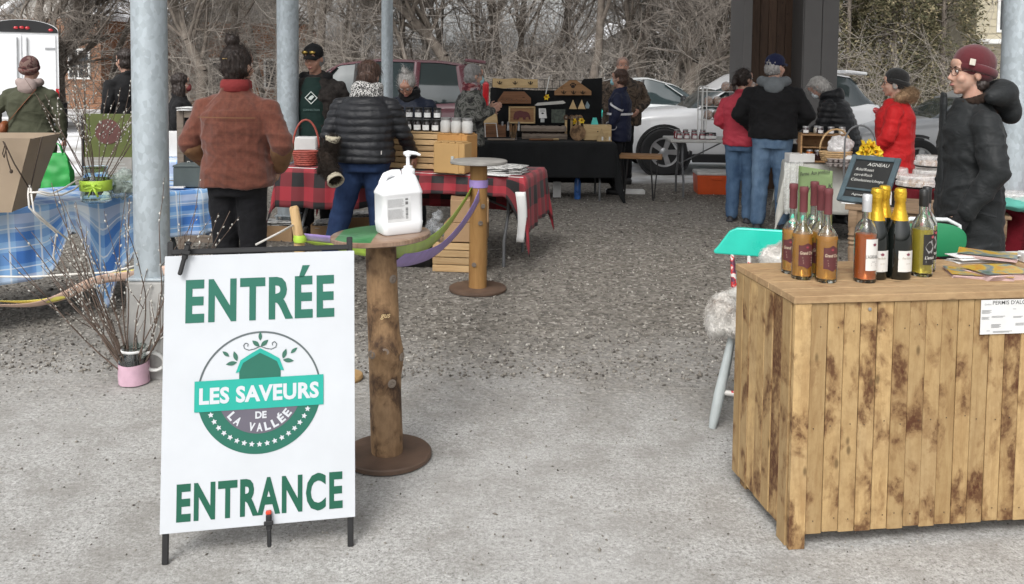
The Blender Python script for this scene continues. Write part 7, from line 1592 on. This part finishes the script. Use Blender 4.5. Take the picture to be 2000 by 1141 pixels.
# magazines
MAG = NT('magazine_cover'); c = MAG.coord(rand=5); n = MAG.noise(c, 9, 4, .6, 1.0); n2 = MAG.noise(c, 26, 3)
col = MAG.ramp(n, [(.30,(.10,.16,.10,1)),(.44,(.25,.30,.30,1)),(.5,(.65,.45,.03,1)),(.62,(.62,.25,.03,1)),(.72,(.6,.55,.5,1))]); MAG.P(Base_Color=MAG.mix(MAG.math('MULTIPLY', n2, .4), col, (.05,.06,.07,1)), Roughness=.3); MAG = MAG.m
PKP = mat('pink_paper', (.58,.42,.40,1), .7)
for k, (px, py, rz, n_, lab) in enumerate(((1915,540,-14,3,'colour magazine lying flat beside the bottles'),(1965,545,10,6,'thick pile of colour magazines at the counter edge'),(1950,520,-30,3,'yellow orange magazine at the back of the pile'))):
    g = G(px, py, Hb); p = thing('magazine', lab, 'magazine', (g.x, g.y+.02+.03*k, Hb+.001+ (.022 if k == 2 else 0)), R(rz)); 
    for j in range(n_): o = MB().grid(lambda u, v: ((u-.5)*.20, (v-.5)*.14, .0034*j+.004*math.sin(u*3+j)*v), 10, 5).build('page', PKP, p, 180); o.rotation_euler = (0,0,.03*j); o.modifiers.new('thickness','SOLIDIFY').thickness = .0024
    MB().grid(lambda u, v: ((u-.5)*.204, (v-.5)*.144, .0034*n_+.002+.004*math.sin(u*3+n_)*v), 10, 5).build('cover', MAG, p, 180)
g = G(1925,506,Hb); papers('paper_sheets', 'white sheets lying along the back of the counter', (g.x, g.y-.03, Hb+.002), R(6), 3, .34, .08, PAPER)
o = MB().box((0,0,.02),(.06,.05,.04),b=.003).build('card_holder', PAPER); g = G(1998,512,Hb); o.location = (g.x+.02,g.y,Hb+.001); tag(o, 'white card holder at the end of the counter', 'holder')
# ================================================================ chairs behind the counter
def turned(mb, a, b, r): 
    a, b = Vector(a), Vector(b); mb.tube([a.lerp(b,t_) for t_ in (0,.1,.35,.6,.9,1)], [r*.75,r,r*1.15,r*.95,r*.75,r*.6], 12)
TURQ = mat('turquoise_enamel', (.02,.52,.40,1), .3, coat=.4, var=.08, bump=.1); GWP = mat('chipped_grey_paint', (.42,.46,.46,1), .5, var=.12, vs=9, bump=.2); RWP = NT('red_white_paint'); c = RWP.coord(); n = RWP.noise(c, 22, 2); RWP.P(Base_Color=RWP.ramp(n, [(.42,(.6,.58,.55,1)),(.5,(.5,.03,.03,1)),(.56,(.10,.02,.05,1))], 'CONSTANT'), Roughness=.5); RWP = RWP.m
q = G(1391,836); cr_ = Matrix.Rotation(R(-18),3,'Z') @ Vector((.22,.19,0)); p = thing('painted_chair', 'old wooden chair with a turquoise back rail and grey legs', 'chair', (q.x+cr_.x, q.y+cr_.y, 0), R(-18))
seat_z = .44
for sx_, sy_, nm in ((-1,-1,0),(1,-1,0),(-1,1,0),(1,1,0)):
    mb = MB(); turned(mb, (sx_*.22, sy_*.19, 0), (sx_*.145, sy_*.14, seat_z-.01), .021); mb.build('leg', GWP, p, 60)
for sx_ in (-1,1):
    mb = MB(); turned(mb, (sx_*.205,-.172,.12), (sx_*.205,.172,.14), .012); mb.build('stretcher', RWP if sx_ > 0 else GWP, p, 60)
mb = MB(); turned(mb, (-.198,-.17,.16),(.198,-.17,.16), .012); mb.build('stretcher', RWP, p, 60)
MB().lathe([(.20,seat_z-.02),(.215,seat_z-.01),(.215,seat_z+.008),(.205,seat_z+.014)], 30).build('seat', mat('chair_seat', (.02,.025,.03,1), .5), p, 40)
zr0 = A(1450,497,4.2).z; zr1 = A(1450,443,4.2).z
mb = MB(); yb = .22; m_ = 20
out = [(-.262,zr0),(-.268,zr0+.014),(-.25,zr0+.034),(-.195,zr1-.02),(-.16,zr1-.002),(-.13,zr1),(.13,zr1),(.16,zr1-.002),(.195,zr1-.02),(.228,zr0+.03),(.24,zr0+.012),(.235,zr0)]
mb.prism(out[::-1], yb, yb+.024, XZ); rail = mb.build('back_rail', TURQ, p); bv = rail.modifiers.new('soft','BEVEL'); bv.width = .007; bv.segments = 2
for i_, x_ in enumerate((-.18,-.10,0,.10,.18)): mb = MB(); turned(mb, (x_*.85, .17, seat_z), (x_, yb+.012, zr0+.01), .0135); mb.build('spindle', RWP, p, 60)
mb = MB()
for (x_, y_, z_, a_, b_, c_) in ((0,.02,seat_z+.05,.2,.2,.05),(-.12,-.1,seat_z+.03,.14,.12,.07),(-.19,-.12,seat_z+.06,.07,.10,.09),(-.215,-.13,seat_z+.025,.05,.08,.07),(.1,.14,seat_z+.14,.14,.07,.12),(.12,.15,seat_z+.20,.13,.06,.08),(.10,.14,seat_z+.27,.15,.06,.09),(.14,.13,seat_z+.32,.11,.05,.06),(.02,.10,seat_z+.10,.16,.10,.07),(-.1,.03,seat_z+.09,.12,.12,.05)): mb.ell((x_,y_,z_),(a_,b_,c_))
SHP = NT('sheepskin'); c = SHP.coord(); n = SHP.noise(c, 8, 5); f = SHP.noise(c, 90, 3); SHP.P(Base_Color=SHP.mix(SHP.math('MULTIPLY', f, .3), SHP.ramp(n, [(.30,(.22,.17,.13,1)),(.40,(.52,.49,.45,1)),(.6,(.72,.70,.66,1))]), (.50,.47,.43,1)), Roughness=.95, Sheen_Weight=.4); SHP.bump(f, .8, .01); SHP = SHP.m
o = voxobj('sheepskin', mb, .011, SHP, None, 2, lambda co, no: .012*noise.noise(co*18)+.006*noise.noise(co*55)); strands(o, 8000, .022, .0009, (0,-.2,-.8), SHP, o, 5, .7, .6, 'wool'); o.location = p.location; o.rotation_euler = p.rotation_euler; tag(o, 'shaggy off white sheepskin thrown over the painted chair', 'sheepskin')
GRC = mat('green_vinyl', (.012,.19,.075,1), .4, var=.08); CHR = mat('white_tube', (.65,.67,.68,1), .3)
q = A(1812,468,4.35); p = thing('green_chair', 'metal chair with a rounded green back and white tube frame', 'chair', (q.x, 4.15, 0), R(176)); bz = q.z
mb = MB(); mb.loft([[(.172*k*math.copysign(abs(math.cos(a))**.75,math.cos(a)), -.2+y_, bz+.085*k*math.copysign(abs(math.sin(a))**.75,math.sin(a))) for a in [i*2*math.pi/40 for i in range(40)]] for y_, k in ((-.014,.93),(-.010,1),(.010,1),(.014,.93))]); mb.build('back_pad', GRC, p, 50)
MB().tube([(-.19,.2,.0),(-.19,.16,.45),(-.17,-.2,.47),(-.165,-.225,.65),(-.15,-.23,bz+.07),(-.09,-.23,bz+.098),(.09,-.23,bz+.098),(.15,-.23,bz+.07),(.165,-.225,.65),(.17,-.2,.47),(.19,.16,.45),(.19,.2,0)], .011, 10).build('tube_frame', CHR, p, 60)
MB().box((0,0,.465),(.38,.38,.05),b=.02).build('seat', GRC, p)
for s in (-1,1): MB().tube([(s*.17,-.15,.46),(s*.18,-.23,0)], .011, 8).build('rear_leg', CHR, p)
# ================================================================ egg table
q = G(1655,404,.70); p = thing('egg_table', 'small weathered wooden table with turned legs holding the chalkboard', 'table', (q.x, q.y, 0), R(-22)); WTH = wood('grey_brown_table', (.23,.155,.095,1), (.13,.085,.05,1), axis=0)
Le, De = .95, .62
for k in range(5): MB().box((Le/2,De/5*(k+.5),.69),(Le+.03,De/5-.002,.022),b=.003).build('top_board', WTH, p)
for y_ in (.03,De-.03): MB().box((Le/2,y_,.625),(Le-.05,.02,.10),b=.002).build('apron', WTH, p)
for x_ in (.03,Le-.03): MB().box((x_,De/2,.625),(.02,De-.08,.10),b=.002).build('apron', WTH, p)
for x_ in (.035,Le-.035):
    for y_ in (.035,De-.035):
        mb = MB(); mb.box((x_,y_,.62),(.055,.055,.118),b=.003); mb.lathe([(.024,0),(.028,.05),(.02,.30),(.026,.42),(.019,.435),(.028,.45),(.02,.465),(.029,.48),(.021,.495),(.029,.51),(.022,.525),(.028,.545),(.028,.565)], 18, (x_,y_,0)); mb.build('leg', WTH, p, 50)
# chalkboard
DBL = mat('slate_blue_frame', (.055,.085,.10,1), .6, var=.25, vs=14)
P0 = G(1634,391,.712)
xa = Vector((.66,-.75,0)).normalized(); ya = Vector((.43,.38,.82)).normalized(); na = xa.cross(ya).normalized(); ya = na.cross(xa)
Mc = Matrix.Translation(P0) @ Matrix((xa, ya, na)).transposed().to_4x4()
wB = .345; hB = .37
p = thing('price_chalkboard', 'tilted slate blue chalkboard listing lamb cuts on the egg table', 'chalkboard', (0,0,0)); p.matrix_world = Mc
SK_ = Matrix(((1,.35,0,0),(0,1,0,0),(0,0,1,0),(0,0,0,1)))
fw = .036
for (x_, y_, w_, h_) in ((fw/2,hB/2,fw,hB),(wB-fw/2,hB/2,fw,hB),(wB/2,fw/2,wB-2*fw-.002,fw),(wB/2,hB-fw/2,wB-2*fw-.002,fw),(wB/2,hB*.27,wB-2*fw-.002,.016)): MB().box((x_,y_,0),(w_,h_,.022),b=.003).build('frame_bar', DBL, p)
MB().box((wB/2,hB/2,-.004),(wB-.05,hB-.05,.008)).build('slate', BOARD, p)
for k, (s, sz, x_) in enumerate((('AGNEAU',.027,.13),('Rôti/Roast',.022,.06),('carré/Rack',.022,.06),('Côtelettes/chops',.022,.05))):
    t_ = text_mb(s, h=sz, align='LEFT', shear=.15, w=None if k < 3 else .23); t_.v = [(a+x_, b+hB-.078-.042*k, .003) for a, b, _ in t_.v]; t_.build('chalk_line', CHALK, p)
t_ = text_mb('Agneau haché', h=.016, align='LEFT', w=.17); t_.v = [(a+.09,b+.055,.003) for a,b,_ in t_.v]; t_.build('chalk_line', CHALK, p)
MB().tube([(wB*.3,hB*.8,-.012),(wB*.3,hB*.45,-.22)], .01, 6).build('prop_leg', DBL, p)
# egg cartons
EGC = mat('egg_carton', (.42,.37,.35,1), .9, var=.1, vs=20); EGG = mat('pale_egg', (.62,.56,.5,1), .5)
def carton(label, loc, rz, nx=6, ny=2, eggs=True, zoff=0, group=None):
    p = thing('egg_carton', label, 'egg carton', loc, rz, group); s = .045
    mb = MB()
    for i in range(nx):
        for j in range(ny): mb.lathe([(.010,0),(.016,.002),(.022,.03),(.0215,.032),(.015,.006),(.002,.005)], 10, ((i-(nx-1)/2)*s,(j-(ny-1)/2)*s,0))
    mb.box((0,0,.031),(nx*s+.008,ny*s+.008,.003)); mb.build('tray', EGC, p, 60)
    if eggs:
        for i in range(nx):
            for j in range(ny): MB().ell(((i-(nx-1)/2)*s,(j-(ny-1)/2)*s,.036),(.0195,.0195,.026),12,8).build('egg', EGC if (i+j)%4 else EGG, p, 180)
    return p
g = G(1685,396,.703); carton('open grey egg carton with eggs on the weathered table', (g.x+.02, g.y+.08, .703), R(-6), 6, 2); papers('folded_paper', 'newspaper sheet under the open egg carton', (g.x+.03, g.y+.02, .7025), R(-12), 1, .34, .2, PAPER)
g = G(1745,405,.703); p = thing('card_stand', 'dark striped box at the edge of the egg table', 'box', (g.x, g.y+.06, .703), R(-15))
for k in range(5): MB().box((-.05+.025*k,0,.05),(.012,.07,.1),b=.002).build('divider', BLKM if k % 2 else PAPER, p)
MB().box((0,0,.006),(.14,.09,.012)).build('base', BLKM, p)
# ================================================================ jam table
b = G(1585,322,.745); rzJ = R(-14); p = table('folding table behind the green poster with jam crate and basket', b.x+.75*math.cos(rzJ)-.1, b.y+.42-.1, rzJ, 1.5, .76, .73)
o = drape(.75,.38,.737,.45,6,70,50,amp=.02).build('pale_tablecloth', cloth('white_sheet', (.50,.50,.46,1), .1), None, 180); o.location = (p.location.x, p.location.y, 0); o.rotation_euler = (0,0,rzJ); o.modifiers.new('thickness','SOLIDIFY').thickness = .003; tag(o, 'pale plastic covered cloth on the jam table', 'tablecloth')
JZ = .746
# poster
p0, p1, p2, p3 = (A(*v) for v in ((1556,462,7.42),(1624,458,7.22),(1626,334,7.3),(1560,324,7.5)))
p = thing('green_poster', 'pale green hand lettered poster leaning on the jam table', 'poster', p0); mb = MB()
mb.grid(lambda u, v: (p0.lerp(p1,u)).lerp(p3.lerp(p2,u), v)-p0+Vector((0,-.01*math.sin(u*3),0)), 8, 8); o = mb.build('sheet', mat('sage_card', (.20,.285,.125,1), .75, var=.1), p, 180); o.modifiers.new('thickness','SOLIDIFY').thickness = .006
ex = (p1-p0).normalized(); ez = ((p3+p2)/2-(p0+p1)/2).normalized(); ny_ = ex.cross(ez).normalized()
for s, u, v, h in (('Ferme  Aux produits',.04,.86,.035),('Vensta K',.25,.66,.045),('Agneau',.1,.25,.06)):
    t_ = text_mb(s, h=h, align='LEFT', w=.26 if len(s) > 10 else None, shear=.1); bse = (p0.lerp(p1,u)).lerp(p3.lerp(p2,u),v)-p0; t_.v = [tuple(bse+ex*a+ez*b-Vector((0,.018,0))) for a,b,_ in t_.v]; t_.build('lettering', INK, p)
mb = MB(); o = mb.grid(lambda u, v: (.17*u, .02*math.sin(u*19+v*3)-.05*v, -.45*v), 24, 12).build('clear_sheet', film('stall_film', (.8,.82,.8,1), .35), None, 180); o.location = A(1532,316,7.55); tag(o, 'sheet of clear plastic draped over the jam table corner', 'plastic sheet')
# jam crate
q = A(1605,300,8.35); p = thing('jam_crate', 'open wooden crate standing on its side with jam jars', 'crate', (q.x, 8.35, JZ), R(-12)); PCR = wood('crate_board', (.36,.21,.10,1), (.22,.12,.05,1), axis=0); wc, hc_ = .42, .27
for (c_, d_) in (((0,0,.008),(wc,.24,.016)),((0,0,hc_-.008),(wc,.24,.016)),((-wc/2+.008,0,hc_/2),(.016,.236,hc_-.034)),((wc/2-.008,0,hc_/2),(.016,.236,hc_-.034)),((0,.112,hc_*.28),(wc-.034,.01,hc_*.35)),((0,.112,hc_*.7),(wc-.034,.01,hc_*.35)),((0,0,hc_*.52),(wc-.034,.2,.012))): MB().box(c_,d_,b=.002).build('crate_board', PCR, p)
Mj = Matrix.Translation(p.location) @ Matrix.Rotation(R(-12),4,'Z')
for k, (x_, m_, l_, lab) in enumerate(((-.16,JAMD,LIDS,'dark jam jar with white label at the left of the crate top'),(-.03,JAMD,LIDS,'dark jam jar in the middle of the crate top'),(.07,JAMD,LIDS,'dark jam jar right of the middle on the crate top'),(.17,JAMP,LIDS,'pale jar at the right end of the crate top'),(-.045,JAMP,LIDS,'pale jar behind the dark ones on the crate top'))): jar(lab, Mj @ Matrix.Translation((x_, -.05 if k < 4 else .05, hc_+.001)), .032, .055, m_, l_, None, PAPER)
for k in range(3): jar('orange jam jar standing inside the wooden crate', Mj @ Matrix.Translation((-.12+.075*k, -.06, .017)), .034, .085, JAMO if k != 1 else JAMD, LIDS, 'jam jars inside the crate', None)
q = A(1632,300,8.0); b_ = basket('wicker_basket', 'round wicker basket with a hoop handle and wrapped bread', (q.x, 8.0, JZ+.045), .15, .10, .19, WICK, sy=.75)
mb = MB(); mb.ell((.03,0,.13),(.11,.08,.10)); mb.ell((.09,0,.15),(.08,.06,.06)); o = voxobj('wrapped_loaf', mb, .010, film('loaf_film', (.85,.84,.84,1), .7), None, 1, lambda co, no: .016*noise.noise(co*26)); o.location = (q.x,8.0,JZ+.05); tag(o, 'loaf in clear film inside the wicker basket', 'bread')
for k in range(2): carton('pale egg tray on the jam table under the wicker basket' if k else 'lower pale egg tray on the jam table', (q.x+.05, 7.9, JZ+.002+.04*k), R(-12), 7, 4, False)
o = MB().box((0,0,.04),(.24,.16,.08),b=.004).build('paper_stack', PAPER); q = A(1562,300,8.3); o.location = (q.x,8.3,JZ+.002); tag(o, 'white stacked tubs left of the jam crate', 'tub')
q = A(1660,300,7.9); o = MB().lathe([(.03,0),(.05,.03),(.045,.08),(.02,.1)], 18).build('white_pot', PAPER, None, 60); o.location = (q.x,7.9,JZ+.002); tag(o, 'small white pot beside the wicker basket', 'pot')
# daffodil pot behind the chalkboard
q = A(1698,288,6.9); zs = q.z
p = thing('flower_pot', 'white pot under the yellow daffodils', 'pot', (q.x, 6.9, zs-.12)); MB().lathe([(.045,-.05),(.06,.05),(.062,.06),(.055,.06)], 20).build('pot', PAPER, p, 60)
for k in range(14): a = k*.9; MB().add([(0,0,.05),(.03*math.cos(a)-.006,.03*math.sin(a),.10),(.06*math.cos(a),.05*math.sin(a),.13),(.03*math.cos(a)+.006,.03*math.sin(a),.10)], [(0,1,2,3)]).build('leaf', mat('daffodil_leaf', (.05,.16,.03,1), .6), p)
daffodil('bunch of yellow daffodils above the chalkboard', (q.x, 6.86, zs-.045), 1.5, None, 9)
MB().box((0,0,-.02),(.14,.14,zs-.19)).build('pot_stand', WTH, p).location = (0,0,-(zs-.12)/2-.02+.0)
mb = MB(); q0 = A(1668,330,7.2); pts = [A(1665+30*math.cos(a)+15, 280-35*math.sin(a), 7.2)-q0 for a in [math.pi-i*math.pi/12 for i in range(13)]]; p = thing('wire_arch', 'thin grey hoop handle behind the chalkboard', 'hoop', q0); MB().tube([(pts[0].x,0,-.12)]+pts+[(pts[-1].x,0,-.05)], .008, 6).build('hoop', GRYM, p); 
# ================================================================ red table with cake trays
REDT = cloth('crimson_cloth', (.22,.010,.022,1), .12); cRt = Vector((3.62,6.35)); rzT = R(92)
table('folding table under the crimson cloth beside the long dark coat', cRt.x, cRt.y, rzT, 1.8, .76, .72)
o = drape(.9,.38,.727,.62,9,80,50,amp=.014, dropf=lambda s,t_: .5 if abs(s+.35) < .22 else 1.0).build('crimson_tablecloth', REDT, None, 180); o.location = (cRt.x,cRt.y,0); o.rotation_euler = (0,0,rzT); o.modifiers.new('thickness','SOLIDIFY').thickness = .003; tag(o, 'crimson cloth over the pie table', 'tablecloth')
CLR = film('clear_dome', (.85,.84,.83,1), .45, .12); TRB = mat('black_tray', (.02,.02,.02,1), .4); PIE = mat('pie_crust', (.38,.24,.13,1), .7, var=.3, vs=16)
def pie(label, px, py, d, r=.14, lift=0):
    q = A(px, py, d); p = thing('pie_tray', label, 'pie tray', (q.x, d, .737+lift)); n = 48
    MB().lathe([(r*.9,0),(r,.012),(r*1.03,.016),(r*.95,.014)], 40).build('tray', TRB, p, 60); MB().lathe([(r*.84,.013),(r*.88,.04),(r*.5,.05),(.01,.05)], 32).build('pie', PIE, p, 60)
    mb = MB(); mb.loft([[(r*k*(1+(.018 if i%2 else 0)*f)*math.cos(2*math.pi*i/(2*n)), r*k*(1+(.018 if i%2 else 0)*f)*math.sin(2*math.pi*i/(2*n)), z) for i in range(2*n)] for k, z, f in ((1.01,.016,1),(1.0,.045,1),(.95,.05,0),(.93,.085,0),(.88,.092,0),(.3,.094,0))], cap=True); mb.build('clear_lid', CLR, p)
pie('clear lidded pie tray in front of the red parka', 1790, 340, 6.55); pie('clear lidded pie tray stacked on another', 1815, 315, 6.95, .13, .0); pie('upper clear lidded pie tray behind the dark coat', 1818, 300, 7.0, .12, .11); pie('clear lidded pie tray beside the galvanised pole', 1990, 372, 5.62, .15, .0)
pie('flat clear lidded tray at the far end of the crimson table', 1745, 330, 7.1, .12)
mb = MB(); mb.ell((0,0,.03),(.2,.12,.03)); mb.ell((.1,0,.05),(.1,.08,.04)); o = voxobj('teal_cloth', mb, .012, cloth('teal_tulle', (.10,.36,.30,1), .2), None, 1, lambda co, no: .022*noise.noise(Vector((co.x*10,co.y*30,co.z*10)))); q = A(1985,395,5.55); o.location = (q.x, 5.5, .74); tag(o, 'crumpled teal cloth below the pie tray by the pole', 'cloth')
o = MB().box((0,0,.11),(.2,.28,.22),b=.01).build('white_crate', WHT); q = A(1985,455,6.0); o.location = (q.x+.05, 6.0, .25); o.location.z = 0; tag(o, 'white plastic tub under the crimson table', 'tub')
